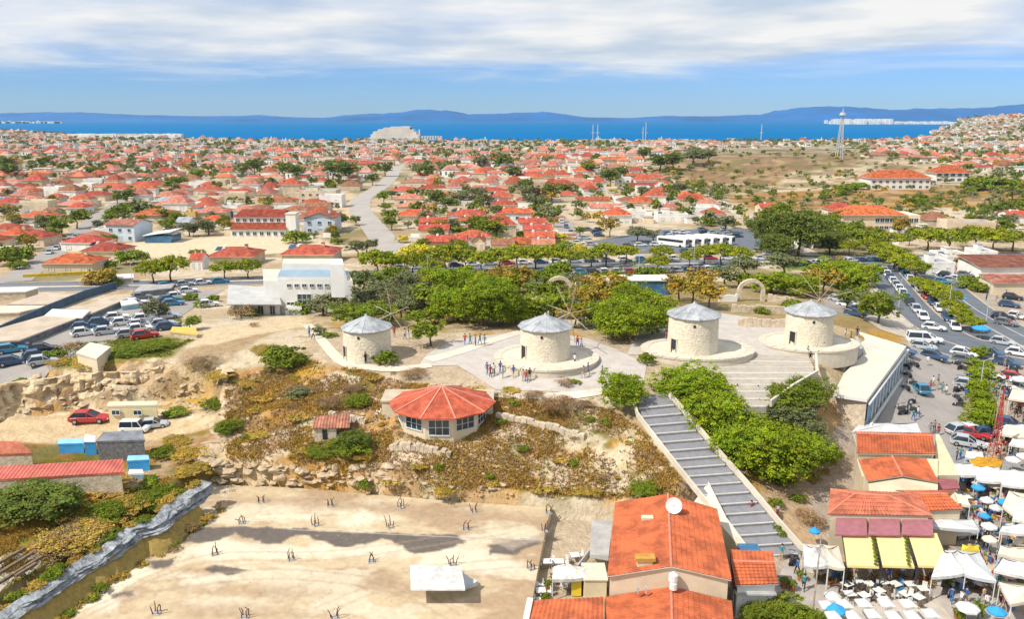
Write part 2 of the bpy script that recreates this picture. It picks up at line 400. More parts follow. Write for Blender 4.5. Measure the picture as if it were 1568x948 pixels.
def ribbon(name, pts, w, m, dz=.06, z1=None, parent=None, kind='structure', off=0.0, nseg=3, step=2.0, smooth=True):
    """strip following the ground along a line: a road, kerb or painted line"""
    ln = smooth_line(pts, step) if smooth else [Vector(p[:2]) for p in pts]; vs = []; fs = []
    for i, p in enumerate(ln):
        t = (ln[min(i+1, len(ln)-1)]-ln[max(i-1, 0)]).normalized(); nr = Vector((-t.y, t.x))
        for j in range(nseg+1):
            q = p + nr*(off + w*(j/nseg-.5)); vs.append((q.x, q.y, Hz(q.x, q.y)+dz))
    for i in range(len(ln)-1):
        for j in range(nseg):
            a = i*(nseg+1)+j; fs.append((a, a+nseg+1, a+nseg+2, a+1)[::-1])
    if z1: # give thickness (kerb)
        k = len(vs); vs += [(x, y, z-z1) for x, y, z in vs]
        for i in range(len(ln)-1):
            a = i*(nseg+1); b = a+nseg
            fs += [(a, a+nseg+1, k+a+nseg+1, k+a), (b+nseg+1, b, k+b, k+b+nseg+1)]
    me = bpy.data.meshes.new(name); me.from_pydata(vs, [], fs); me.materials.append(m); me.update()
    o = link(name, me, parent)
    if kind and parent is None: o['kind'] = kind
    return o
# ------------------------------------------------------------------ ground mesh
STEP = .0047
ys = [14.0]
while ys[-1] < 2900: ys.append(ys[-1] + max(.32, ys[-1]*STEP*(1 if ys[-1] < 420 else 2.2)))
ys = np.array(ys); us = np.arange(-.95, .951, .0050)
U, Y = np.meshgrid(us, ys); X = U*(Y+12)
Z = np.zeros_like(X)
for r in range(0, len(ys), 60): Z[r:r+60] = Hn(X[r:r+60], Y[r:r+60])
def mixc(C, col, t): return C*(1-t[..., None]) + np.array(col)*t[..., None]
n1 = fbm(X/7, Y/7, 5); n2 = fbm(X/2.1+31, Y/2.1, 4); n3 = fbm(X/28+7, Y/28+3, 4); n4 = fbm(X/11+70, Y/11+9, 4)
C_S = 1; cream = (.56,.45,.31); tan = (.46,.32,.17); ochre = (.47,.27,.05); grn = (.13,.145,.018); pale = (.66,.59,.47); brown = (.30,.18,.10)
C = np.ones(X.shape+(3,))*np.array((.50,.42,.31))
C = mixc(C, (.62,.56,.47), sstep(.5, .62, n1)); C = mixc(C, (.16,.16,.05), sstep(.56, .66, n3)*.7)
C = mixc(C, (.36,.25,.14), sstep(.55, .66, n4)*.6)
sd = {}
def D(poly): return polydist(poly, X+ (n2-.5)*1.6, Y + (n1-.5)*1.6)
sm = sstep(-1, 1, D(slopemask))
S_ = np.ones_like(C)*np.array(tan)
S_ = mixc(S_, ochre, sstep(.47, .60, n1)); S_ = mixc(S_, brown, sstep(.54, .64, n4)*.7); S_ = mixc(S_, (.52,.31,.13), sstep(.50, .60, n2)*.7)
S_ = mixc(S_, grn, sstep(.56, .64, fbm(X/5+11, Y/5+5, 4))*.85); S_ = mixc(S_, pale, sstep(.54, .64, fbm(X/3+90, Y/2.2+1, 4))*.85)
C = C*(1-sm[..., None]) + S_*sm[..., None]
hilltop = PP([(330,560,9),(440,500,9),(600,440,5),(900,430,6),(1200,430,6),(1330,440,5),(1390,520,3.5),(1330,650,3),(1270,760,1),(1150,760,3),(1000,640,8.5),(760,602,9),(600,580,9.5),(480,548,9.6)])
t = sstep(-1, 1, D(hilltop)); Q = np.ones_like(C)*np.array((.50,.40,.27)); Q = mixc(Q, ochre, sstep(.52,.62,n1)*.7); Q = mixc(Q, (.60,.53,.42), sstep(.5,.6,n4))
Q = mixc(Q, grn, sstep(.56,.64,n2)*.4); C = C*(1-t[..., None])+Q*t[..., None]
left = PP([(-300,640,4),(330,640,5.5),(345,735,3),(250,800,2.5),(60,948,3),(-100,1100,3),(-300,1000,4)])
t = sstep(-1, 1, D(left)); Q = np.ones_like(C)*np.array((.44,.34,.22)); Q = mixc(Q, (.26,.20,.03), sstep(.44,.56,n1)*.9); Q = mixc(Q, (.12,.12,.02), sstep(.5,.6,n4)*.8); Q = mixc(Q, (.33,.16,.05), sstep(.55,.62,n2)*.6)
C = C*(1-t[..., None])+Q*t[..., None]
t = sstep(-1.5, .5, D(rockmask)); Q = np.ones_like(C)*np.array((.52,.40,.27)); Q = mixc(Q, (.68,.58,.43), sstep(.48,.58,n2)); Q = mixc(Q, (.48,.28,.09), sstep(.55,.62,n1)*.8); Q = mixc(Q, (.26,.19,.13), sstep(.53,.60,fbm(X/2.4+5, Y/1.0+50, 4))*.8); Q = mixc(Q, (.30,.25,.20), sstep(.55,.64,n4)*.6); Q = mixc(Q, (.74,.66,.52), sstep(.56,.6,fbm(X/1.8+5, Y/.9+15, 4))*.8)
C = C*(1-t[..., None])+Q*t[..., None]
yel = P(288, 585, 7.5); t = np.exp(-(((X-yel.x)/3.2)**2+((Y-yel.y)/3)**2)); C = mixc(C, (.62,.40,.06), t*.9)
def zone(pix, col, z=None, a=1.0, soft=.6):
    global C
    C = mixc(C, col, sstep(-soft, soft, D(PP(pix, z)))*a)
zone([(-80,645,4),(120,640,4),(270,645,4.4),(330,640,5),(330,655,5),(240,672,4.3),(100,680,4),(-80,672,4)], (.62,.50,.34))       # dirt track, left
zone([(290,505,8.6),(380,495,7.6),(470,486,7.2),(475,500,8.4),(400,512,8.8),(330,530,9),(270,530,8.6)], (.66,.55,.40))
zone([(590,682,6),(720,672,6.2),(800,685,6),(900,690,5.6),(1000,678,5.6),(1050,700,5),(900,700,5.4),(760,697,5.6),(620,696,5.8)], (.66,.57,.44))
for ln_, w_ in (([(600,690,6),(720,694,5.8),(840,700,5.6),(930,694,5.6),(985,670,6),(1000,650,7)], .5), ([(380,690,5.5),(470,668,6.4),(560,664,6.8),(620,676,6.8)], .6), ([(470,640,7),(520,612,8.2),(600,596,9),(680,600,9)], .45), ([(860,705,5.4),(940,715,5),(1020,712,5)], .35), ([(760,660,7),(850,668,6.4),(960,690,5.8)], .4)):
    C = mixc(C, (.68,.58,.44), sstep(w_+.35, w_-.25, linedist(PP(ln_), X+(n2-.5)*1.5, Y+(n1-.5)*1.5))*.9)
zone([(770,635,7.6),(900,672,6.2),(890,680,6),(765,655,7)], (.64,.56,.44))
zone([(330,732,3),(340,650,5.5),(360,640,6),(370,680,5),(400,700,5),(420,740,2)], (.66,.52,.34), a=.8)
zone([(370,705,5),(560,715,4.4),(560,730,3.4),(380,738,2.6)], (.70,.55,.34), a=.85)
zone([(60,525,8.5),(250,512,8.6),(300,520,8.8),(260,545,9),(150,556,8.8),(60,560,8.4)], (.20,.20,.03), a=.8)
zone([(560,505,8),(700,490,8),(860,470,7.6),(1000,480,8),(1200,500,9),(1340,500,7.5),(1340,440,5),(1100,425,6),(560,425,3.6)], (.28,.22,.09), a=.7, soft=2)
zone([(560,505,9.4),(700,515,9.6),(980,520,9.8),(1220,500,9.6),(1220,600,8.6),(1000,600,9.2),(760,600,9),(640,582,9.4),(500,560,9.6),(470,530,9.4)], (.50,.42,.33), soft=1)
zone([(1300,520,8.6),(1360,505,6),(1385,530,4),(1370,540,4),(1290,525,8)], (.46,.30,.09))
zone([(1310,500,8.6),(1350,490,7),(1388,520,4),(1300,520,8.4)], (.48,.30,.08))
zone([(1240,625,5.5),(1330,615,3.6),(1300,660,3),(1240,700,3)], (.50,.33,.17))
# lower ground to the right: paving and market
zone([(1240,750,.3),(1290,655,2.5),(1340,640,2),(1395,540,2.6),(1340,400,2),(2300,400,2),(2300,1250,0),(1100,1250,0),(1180,860,0)], (.44,.38,.34), soft=.4)
zone([(1160,740,2),(1240,740,1),(1250,860,0),(1190,860,.3)], (.50,.38,.26))
zone([(1040,740,4.2),(1130,765,.4),(1120,1000,0),(820,1000,0),(830,780,1)], (.52,.44,.35))
yd = np.array(yard); C = mixc(C, (.24,.18,.06), sstep(-.3,.5, D([tuple(q) for q in PP([(345,735,0),(250,790,0),(130,890,0),(0,990,0),(60,1000,0),(335,752,0)])])))
# far zones
def fz(pix, col, a=1.0, soft=4): zone(pix, col, 0, a, soft)
fz([(1000,272),(1050,235),(1180,222),(1330,232),(1345,262),(1250,285),(1080,283)], (.30,.20,.12), soft=12)
fz([(1060,305),(1200,292),(1568,288),(1600,318),(1300,318),(1100,325)], (.40,.24,.09), soft=4)
fz([(1210,275),(1330,271),(1330,287),(1160,296)], (.60,.52,.40), soft=3)
fz([(1050,285),(1075,285),(1180,335),(1130,345)], (.55,.48,.38), soft=2)
fz([(820,300),(880,312),(1010,325),(1010,345),(930,348),(880,340)], (.58,.52,.44), soft=3)
fz([(180,375),(340,362),(460,362),(540,385),(430,392),(300,405),(200,398)], (.70,.62,.48), soft=3)
fz([(0,395),(120,372),(190,385),(60,425),(0,430)], (.55,.42,.26), soft=3)
fz([(440,300),(540,295),(560,318),(530,330),(440,330)], (.60,.50,.38), soft=3)
fz([(1200,395),(1330,400),(1340,425),(1200,430)], (.14,.19,.02), soft=3)
fz([(1430,318),(1568,322),(1568,345),(1420,338)], (.62,.56,.47), soft=3)
fld = D(PP([(1000,272),(1050,235),(1180,222),(1330,232),(1345,262),(1600,290),(1600,318),(1300,318),(1100,325),(1060,300)], 0)); tf = sstep(-10, 10, fld)
C = mixc(C, (.17,.17,.05), tf*sstep(.52,.62,fbm(X/16+3,Y/14,5))*.8); C = mixc(C, (.50,.38,.24), tf*sstep(.55,.63,fbm(X/9+30,Y/12+4,4))*.7); C = mixc(C, (.20,.12,.08), tf*sstep(.54,.62,fbm(X/12+60,Y/9+4,4))*.6)
# the hazy far town floor
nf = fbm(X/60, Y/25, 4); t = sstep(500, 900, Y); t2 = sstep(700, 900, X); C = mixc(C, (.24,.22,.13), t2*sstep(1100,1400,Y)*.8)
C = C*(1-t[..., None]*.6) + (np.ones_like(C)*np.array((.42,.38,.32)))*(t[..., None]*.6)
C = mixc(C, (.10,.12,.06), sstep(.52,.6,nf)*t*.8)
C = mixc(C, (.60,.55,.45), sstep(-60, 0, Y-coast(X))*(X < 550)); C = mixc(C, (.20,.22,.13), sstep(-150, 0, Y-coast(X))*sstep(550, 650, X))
C *= np.array((1.0,.95,.86)); C *= (.80+.30*fbm(X/1.1+3, Y/1.1+8, 3))[..., None]
me = bpy.data.meshes.new('ground')
nr, nc = X.shape; V = np.stack([X, Y, Z], -1).reshape(-1, 3)
i = np.arange(nr-1)[:, None]*nc + np.arange(nc-1)[None]; F = np.stack([i, i+1, i+nc+1, i+nc], -1).reshape(-1, 4)
me.vertices.add(len(V)); me.vertices.foreach_set('co', V.astype(np.float32).ravel())
me.loops.add(F.size); me.loops.foreach_set('vertex_index', F.ravel().astype(np.int32))
me.polygons.add(len(F)); me.polygons.foreach_set('loop_start', np.arange(0, F.size, 4, dtype=np.int32)); me.polygons.foreach_set('loop_total', np.full(len(F), 4, np.int32))
me.polygons.foreach_set('use_smooth', np.ones(len(F), bool)); me.update(calc_edges=True); me.validate()
ca = me.color_attributes.new('tint', 'FLOAT_COLOR', 'POINT')
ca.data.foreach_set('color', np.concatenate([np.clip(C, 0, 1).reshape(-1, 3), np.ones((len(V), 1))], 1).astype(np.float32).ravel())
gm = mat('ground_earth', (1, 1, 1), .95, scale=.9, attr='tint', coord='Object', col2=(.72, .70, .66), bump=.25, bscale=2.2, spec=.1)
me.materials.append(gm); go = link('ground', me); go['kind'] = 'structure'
# ------------------------------------------------------------------ sea, far hills
sea_m = mat('sea_water', (.001,.14,.36), .75, scale=.0012, spec=.0, col2=(.0,.12,.31))
mb = MB(); mb.add([(-30000,1200,-1.5),(30000,1200,-1.5),(30000,9400,-1.5),(-30000,9400,-1.5)], [(0,1,2,3)], sea_m)
tag(mb.obj('sea'), kind='structure')
def hillrange(name, D0, prof, depth, col):
    """ridge at distance D0: prof = list of (px, py of the crest)"""
    xs_ = np.linspace(prof[0][0], prof[-1][0], 260); pys = np.interp(xs_, [p[0] for p in prof], [p[1] for p in prof])
    vs = []; fs = []; rows = 15
    for k in range(rows):
        t_ = k/(rows-1)
        for x_, y_ in zip(xs_, pys):
            dist = D0 + depth*(t_-.5)*2 + 0
            crest = CAM_H - D0*math.tan(PITCH+math.atan((y_-474)/FPX))
            crest += (fbm(np.array([x_/9.0]), np.array([k*.7]), 4)[0]-.5)*max(crest, 0)*.35
            h_ = -6 + (max(crest, -4)+6)*math.sin(math.pi*t_)**.9
            vs.append(((x_-784)/FPX*D0*(1+.0*t_), dist, h_))
    n_ = len(xs_)
    for k in range(rows-1):
        for a in range(n_-1): fs.append((k*n_+a, k*n_+a+1, (k+1)*n_+a+1, (k+1)*n_+a))
    mb = MB(); mb.add(vs, fs, mat(name+'_colour', col, .95, .25, scale=.002, spec=.05)); o = mb.obj(name, smooth=True); o['kind'] = 'structure'; return o
hillrange('hills', 8000, [(-300,176),(-60,174),(60,173),(130,172),(230,176),(330,178),(410,176),(450,179),(505,180.5),(540,176),(590,174),(650,168),(690,169),(720,175),(770,173),(840,171),(890,179),(960,180.5),(1010,177),(1070,178),(1160,175),(1200,166),(1250,163),(1290,164),(1340,168),(1400,166),(1470,166),(1568,158),(1700,154),(1900,160)], 900, (.0,.105,.36))  # blue of distant haze painted into the far hills' base colour
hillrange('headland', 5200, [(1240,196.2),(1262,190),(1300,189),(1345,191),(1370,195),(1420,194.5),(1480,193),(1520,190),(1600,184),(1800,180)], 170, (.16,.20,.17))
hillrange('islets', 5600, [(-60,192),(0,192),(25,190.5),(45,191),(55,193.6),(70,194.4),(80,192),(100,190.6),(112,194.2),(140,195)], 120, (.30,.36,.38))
# ------------------------------------------------------------------ common materials
M_cream = mat('cream_render', (.66,.56,.40), .9, .10, scale=.35, bump=.01, bscale=6)
M_white = mat('white_render', (.70,.70,.68), .85, .07, scale=.3, bump=.01, bscale=6)
M_yellow = mat('yellow_render', (.66,.46,.16), .9, .10, scale=.35)
M_stonew = mat('pale_stone_wall', (.62,.52,.39), .9, .2, scale=1.6, bump=.05, bscale=5, vor=2.2)
M_grey = mat('grey_concrete', (.38,.37,.36), .9, .18, scale=.6, bump=.02, bscale=5)
M_dark = mat('dark_opening', (.03,.035,.04), .5, .2)
M_glass = mat('window_glass', (.035,.06,.085), .12, .3, scale=.7, spec=.6)
M_blueglass = mat('blue_glass', (.04,.15,.28), .15, .3, scale=.4, spec=.6)
M_frame = mat('white_frame', (.64,.64,.62), .5, .05)
M_wood = mat('weathered_wood', (.20,.14,.09), .8, .3, scale=3)
M_pwood = mat('pale_wood', (.42,.35,.27), .8, .25, scale=3)
M_bark = mat('bark', (.13,.095,.065), .9, .3, scale=4)
M_rooft = {
 'orange': mat('orange_roof_tile', patch=.45, col=(.53,.12,.04), rough=.8, var=.3, scale=.9, stripes=(0,.45,.5), orand=.22),
 'red': mat('red_roof_tile', patch=.45, col=(.44,.095,.05), rough=.8, var=.3, scale=.8, stripes=(0,.45,.5), orand=.24),
 'pink': mat('pinkish_roof_tile', patch=.45, col=(.48,.19,.125), rough=.8, var=.28, scale=.8, stripes=(0,.45,.5), orand=.22),
 'brown': mat('brown_roof_tile', patch=.45, col=(.30,.13,.07), rough=.8, var=.25, scale=.8, stripes=(0,.45,.5), orand=.12),
 'flat': mat('pale_flat_roof', (.58,.53,.45), .9, .2, scale=.3, patch=.3),
 'grey': mat('grey_flat_roof', (.34,.36,.39), .85, .2, scale=.3)}
WALLM = {'white': mat('house_white', (.76,.74,.70), .9, .1, scale=.3, orand=.06), 'cream': mat('house_cream', (.66,.55,.40), .9, .12, scale=.3, orand=.10),
 'yellow': M_yellow, 'beige': mat('house_beige', (.54,.43,.31), .9, .12, scale=.3, orand=.10), 'blueish': mat('house_bluish', (.52,.60,.68), .9, .1, scale=.3)}
AUTO = []   # (object, look phrase, category) labelled at the end
def auto(o, look, cat, group):
    o['category'] = cat; o['group'] = group; AUTO.append((o, look, cat)); return o
# ------------------------------------------------------------------ windows shared by all houses
def window_mesh(w, h, fm, gm, nx=2, ny=1):
    mb = MB(); t = .09
    mb.box(-w/2-t, -.10, -t, -w/2, .02, h+t, fm); mb.box(w/2, -.10, -t, w/2+t, .02, h+t, fm)
    mb.box(-w/2, -.10, h, w/2, .02, h+t, fm); mb.box(-w/2-.06, -.16, -t-.03, w/2+.06, .02, 0, fm)
    for i in range(1, nx): x = -w/2+w*i/nx; mb.box(x-.035, -.07, 0, x+.035, .0, h, fm)
    for i in range(1, ny): z = h*i/ny; mb.box(-w/2, -.065, z-.03, w/2, .0, z+.03, fm)
    fr = mb.mesh('window_frame')
    mb = MB(); mb.box(-w/2, -.045, 0, w/2, .015, h, gm); return fr, mb.mesh('window_pane')
WM = window_mesh(1.3, 1.2, M_frame, M_glass); WMD = window_mesh(1.0, 2.1, M_frame, M_glass); WMB = window_mesh(2.6, 1.7, M_frame, M_glass, 3, 2)
def put_window(parent, loc, rz=0, meshes=None, sc=(1,1,1), pane=True):
    fr, pn = meshes or WM
    a = link('window', fr, parent, loc, rz); a.scale = sc
    if pane: link('pane', pn, a)
    return a
def roof_part(mb, kind, w, d, z, rise, m, ov=.45, fascia=None):
    x, y = w/2+ov, d/2+ov; f = fascia or m
    if kind == 'hip':
        r = max(w-d, 0)/2 if w >= d else 0; ry = max(d-w, 0)/2
        top = [(-r-.02, -ry, z+rise), (r+.02, ry, z+rise)]
        vs = [(-x,-y,z),(x,-y,z),(x,y,z),(-x,y,z)] + top
        if w >= d: fs = [(0,1,5,4),(1,2,5),(2,3,4,5),(3,0,4)]
        else: fs = [(0,1,4),(1,2,5,4),(2,3,5),(3,0,4,5)]
        mb.add(vs, fs, m); mb.box(-x, -y, z-.16, x, y, z-.004, f)
    elif kind == 'gable':   # ridge along x
        vs = [(-x,-y,z),(x,-y,z),(x,0,z+rise),(-x,0,z+rise),(x,y,z),(-x,y,z)]
        vs += [(a, b, c-.16) for a, b, c in vs]
        mb.add(vs, [(0,1,2,3),(3,2,4,5),(6,9,8,7),(9,11,10,8),(0,6,7,1),(5,4,10,11),(0,3,9,6),(3,5,11,9),(1,7,8,2),(2,8,10,4)], m)
        mb.add([(-w/2,-d/2,z-.1),(-w/2,d/2,z-.1),(-w/2,0,z+rise-.25),(w/2,-d/2,z-.1),(w/2,d/2,z-.1),(w/2,0,z+rise-.25)], [(0,2,1),(3,4,5)], f)
    elif kind == 'gabley':  # ridge along y, gable towards the front
        vs = [(-x,-y,z),(0,-y,z+rise),(0,y,z+rise),(-x,y,z),(x,-y,z),(x,y,z)]
        vs += [(a, b, c-.16) for a, b, c in vs]
        mb.add(vs, [(0,1,2,3),(1,4,5,2),(6,9,8,7),(7,8,11,10),(0,6,7,1),(1,7,10,4),(3,2,8,9),(2,5,11,8),(0,3,9,6),(4,10,11,5)], m)
        mb.add([(-w/2,-d/2,z-.1),(w/2,-d/2,z-.1),(0,-d/2,z+rise-.25),(-w/2,d/2,z-.1),(w/2,d/2,z-.1),(0,d/2,z+rise-.25)], [(0,1,2),(3,5,4)], f)
    else:
        mb.box(-w/2, -d/2, z, w/2, d/2, z+.12, m)
        t = .22
        for a in ((-w/2-.03,-d/2-.03,w/2+.03,-d/2+t),(-w/2-.03,d/2-t,w/2+.03,d/2+.03),(-w/2-.03,-d/2+t,-w/2+t,d/2-t),(w/2-t,-d/2+t,w/2+.03,d/2-t)):
            mb.box(a[0], a[1], z-.05, a[2], a[3], z+.55, f)
def make_house(w=13, d=10, st=1, wall='cream', roof='red', kind='hip', rise=2.6, win=True, chim=True, veranda=False, wing=False, name='house'):
    r = thing(name); h = 3.3*st; wm, rm = WALLM[wall], M_rooft[roof]
    mb = MB(); mb.box(-w/2, -d/2, -1.5, w/2, d/2, h, wm)
    if wing: mb.box(-w*.42, -d/2-2.6, -1.5, -w*.02, -d/2, h-.5, wm)
    mb.obj('wall', r)
    mb = MB(); roof_part(mb, kind, w, d, h, rise, rm, fascia=wm); ro = mb.obj('roof', r)
    if wing:
        mb = MB(); mb.add([(-w*.42-.3,-d/2-3,h-.5),(-w*.02+.3,-d/2-3,h-.5),(-w*.02+.3,-d/2+.05,h+.35),(-w*.42-.3,-d/2+.05,h+.35),(-w*.42-.3,-d/2-3,h-.7),(-w*.02+.3,-d/2-3,h-.7)], [(0,1,2,3),(4,5,1,0)], rm); mb.obj('porch_roof', r)
    if chim and kind != 'flat':
        mb = MB(); mb.box(w*.2, -.35, h+rise*.45, w*.2+.7, .35, h+rise+.55, wm); mb.box(w*.2-.08, -.43, h+rise+.55, w*.2+.78, .43, h+rise+.7, rm); mb.obj('chimney', ro)
    if kind == 'flat': mb = MB(); mb.box(-w*.3, -d*.1, h+.12, -w*.05, d*.2, h+2.2, wm); mb.box(-w*.32, -d*.12, h+2.2, -w*.03, d*.22, h+2.35, rm); mb.obj('stair_hut', r)
    if roof in ('red','flat','pink') and kind != 'gabley':
        zt = h+(.12 if kind == 'flat' else rise*.62); mb = MB(); mb.box(-w*.28,-d*.12,zt-.6,-w*.28+1.1,-d*.12+1.0,zt+.3,M_grey); mb.cyl((-w*.28+.55,-d*.12+.5,zt+.3),.42,.42,.8,WALLM['white'],8); mb.obj('water_tank', ro); mb = MB(); mb.add([(-w*.28-1.9,-d*.2,zt-.1),(-w*.28-.3,-d*.2,zt-.1),(-w*.28-.3,d*.02,zt+.7),(-w*.28-1.9,d*.02,zt+.7)],[(0,1,2,3),(3,2,1,0)],M_blueglass); mb.obj('solar_panel', ro)
    if win:
        n = max(2, int(w/3.6))
        for s in range(st):
            for i in range(n):
                x = -w/2 + w*(i+.5)/n
                if wing and x < 0 and s == 0: continue
                if s == 0 and i == n//2: put_window(r, (x, -d/2, .1), 0, WMD, pane=False).name = 'door'
                else: put_window(r, (x, -d/2, s*3+.95), 0, pane=False if st == 1 else True)
            put_window(r, (-w/2, 0, s*3+.95), -math.pi/2, pane=False); put_window(r, (w/2, 0, s*3+.95), math.pi/2, pane=False)
    if veranda:
        mb = MB(); mb.box(-w*.4, -d/2-2.2, 2.6, w*.4, -d/2, 2.75, rm)
        for x in (-w*.38, 0, w*.38): mb.box(x-.12, -d/2-2.1, -1, x+.12, -d/2-1.86, 2.6, wm)
        mb.obj('veranda', r)
    return r
# ------------------------------------------------------------------ foliage
def leafmat(name, col, col2, var=.25, trans=.0):
    m = mat(name, col, .75, 0, scale=.5, col2=col2, orand=.14, spec=.15, attr='tint'); return m
LEAF = {
 'pine': leafmat('pine_foliage', (.29,.32,.014), (.15,.19,.009)),
 'bright': leafmat('bright_foliage', (.275,.335,.014), (.13,.195,.009)),
 'green': leafmat('green_foliage', (.20,.25,.02), (.11,.15,.012)),
 'dark': leafmat('dark_foliage', (.17,.21,.035), (.09,.12,.02)),
 'olive': leafmat('olive_foliage', (.19,.21,.10), (.12,.13,.06)),
 'autumn': leafmat('autumn_foliage', (.36,.22,.025), (.22,.19,.03)),
 'dry': leafmat('dry_twigs', (.36,.25,.14), (.26,.16,.09)),
 'ochre': leafmat('ochre_brush', (.47,.31,.06), (.33,.22,.045)),
 'yellow': leafmat('yellow_flowers', (.62,.48,.02), (.34,.34,.03)),
 'flower': leafmat('red_flowers', (.45,.05,.03), (.14,.18,.02)),
}
def crown_mesh(name, m, n_cl, per, rx, rz_, cz_, leaf, flat=0.0, seed=0, gap=0, base=-.35, clr=.24, lobes=0):
    """leaf-sized faces gathered in clumps spread through the crown's volume"""
    g = np.random.default_rng(seed); cs = []
    lob = [(g.normal(0, .42, 2), .55+.3*g.random()) for _ in range(lobes)]
    while len(cs) < n_cl:
        v = g.normal(size=3); v /= np.linalg.norm(v)
        if v[2] < base: continue
        rr = g.uniform(.55, 1.0)**.6
        if lob:
            c_, s_ = lob[g.integers(len(lob))]; v = v*rr*s_; v[0] += c_[0]; v[1] += c_[1]; rr = 1
            if np.hypot(v[0], v[1]) > 1.05: continue
        v = v*rr; v[2] = v[2]*(1-flat) if v[2] < 0 else v[2]
        v *= 1 + .22*(fbm(np.array([v[0]*2.2+seed*3.1]), np.array([v[1]*2.2+v[2]*1.7]), 3)[0]-.5)*2
        cs.append(v*np.array([rx, rx, rz_]) + np.array([0, 0, cz_]))
    cs = np.array(cs); N_ = n_cl*per
    c = np.repeat(cs, per, 0); cr = np.repeat(g.uniform(.45, 1.45, n_cl), per)*clr*rx; tn = np.repeat(g.uniform(.72, 1.25, n_cl), per)*g.uniform(.8, 1.2, N_); ty = 1+np.repeat(g.normal(0, .10, n_cl), per)
    d = g.normal(size=(N_, 3)); d /= np.linalg.norm(d, axis=1)[:, None]; d[:, 2] = np.abs(d[:, 2])*.8 + d[:, 2]*.2
    p = c + d*(cr*g.uniform(.5, 1.0, N_))[:, None]*np.array([1, 1, .85])
    lo = g.random(N_) < .22; p = p + lo[:, None]*g.normal(size=(N_, 3))*rx*np.array([.09, .09, .07])
    nrm = d + g.normal(size=(N_, 3))*.45 + np.array([0, 0, .35]); nrm /= np.linalg.norm(nrm, axis=1)[:, None]
    a = np.cross(nrm, g.normal(size=(N_, 3))); a /= np.linalg.norm(a, axis=1)[:, None]; b = np.cross(nrm, a)
    s = (leaf*g.uniform(.6, 1.3, N_))[:, None]
    V = np.stack([p-a*s, p-b*s*.62, p+a*s, p+b*s*.62], 1).reshape(-1, 3)
    F = np.arange(N_*4).reshape(-1, 4)
    me = bpy.data.meshes.new(name); me.vertices.add(len(V)); me.vertices.foreach_set('co', V.astype(np.float32).ravel())
    me.loops.add(F.size); me.loops.foreach_set('vertex_index', F.ravel().astype(np.int32))
    me.polygons.add(N_); me.polygons.foreach_set('loop_start', np.arange(0, N_*4, 4, dtype=np.int32)); me.polygons.foreach_set('loop_total', np.full(N_, 4, np.int32))
    me.update(calc_edges=True); me.materials.append(m)
    ca_ = me.color_attributes.new('tint', 'FLOAT_COLOR', 'CORNER'); k_ = np.clip(np.stack([tn*ty, tn, tn*.9, np.ones(N_)], 1), 0, 2); ca_.data.foreach_set('color', np.repeat(k_, 4, 0).astype(np.float32).ravel()); return me
def trunk_mesh(h, r, spread, m=None, nl=6, seed=0, wob=.12):
    g = random.Random(seed); mb = MB(); m = m or M_bark; pts = [Vector((0, 0, -.6))]; k = 4
    for i in range(1, k+1): pts.append(Vector((g.uniform(-wob, wob)*i/k, g.uniform(-wob, wob)*i/k, h*i/k)))
    for i in range(k): mb.tube(pts[i], pts[i+1]+Vector((0,0,.02)), r*(1-.13*i), r*(1-.13*(i+1)), m, 7)
    for i in range(nl):
        a = i*2*math.pi/nl + g.uniform(-.3, .3); st = pts[-1] - Vector((0, 0, h*g.uniform(0, .3)))
        mid = st + Vector((math.cos(a)*spread*.5, math.sin(a)*spread*.5, spread*g.uniform(.3, .55)))
        en = mid + Vector((math.cos(a+.3)*spread*.45, math.sin(a+.3)*spread*.45, spread*g.uniform(.15, .4)))
        mb.tube(st, mid, r*.45, r*.28, m, 5); mb.tube(mid, en, r*.28, r*.1, m, 5)
    return mb.mesh('trunk')
# prototype trees at unit crown radius 1 (scaled when placed)
TREES = {}
def treeproto(key, leaf, **k):
    TREES[key] = []
    for s in range(3):
        cm = crown_mesh(key+'_crown', LEAF[leaf], seed=s*11+len(TREES)*5, **k['c'])
        TREES[key].append((cm, trunk_mesh(seed=s+3, **k['t'])))
treeproto('umbrella_pine', 'pine', c=dict(n_cl=110, per=48, rx=1, rz_=.45, cz_=.92, leaf=.055, flat=.55, base=-.5, clr=.17), t=dict(h=.74, r=.06, spread=.75))
treeproto('broadleaf_tree', 'bright', c=dict(n_cl=220, per=36, rx=1, rz_=.85, cz_=.80, leaf=.05, base=-.75, clr=.12, lobes=6), t=dict(h=.6, r=.08, spread=.7))
treeproto('round_tree', 'green', c=dict(n_cl=90, per=34, rx=1, rz_=.85, cz_=1.05, leaf=.075, base=-.6, clr=.19, lobes=4), t=dict(h=.8, r=.07, spread=.6))
treeproto('dark_tree', 'dark', c=dict(n_cl=100, per=36, rx=1, rz_=1.0, cz_=1.2, leaf=.075, base=-.7, clr=.2, lobes=5), t=dict(h=.9, r=.08, spread=.7))
treeproto('olive_tree', 'olive', c=dict(n_cl=70, per=34, rx=1, rz_=.72, cz_=.95, leaf=.07, base=-.5, clr=.2, lobes=5), t=dict(h=.7, r=.08, spread=.6))
treeproto('autumn_tree', 'autumn', c=dict(n_cl=64, per=30, rx=1, rz_=.72, cz_=1.0, leaf=.07, base=-.5, clr=.2, lobes=5), t=dict(h=.8, r=.06, spread=.7))
treeproto('bush', 'green', c=dict(n_cl=60, per=34, rx=1, rz_=.7, cz_=.35, leaf=.085, base=-.3, clr=.22, lobes=4), t=dict(h=.3, r=.06, spread=.5))
treeproto('ochre_bush', 'ochre', c=dict(n_cl=50, per=30, rx=1, rz_=.6, cz_=.3, leaf=.085, base=-.3, clr=.24, lobes=4), t=dict(h=.3, r=.05, spread=.5))
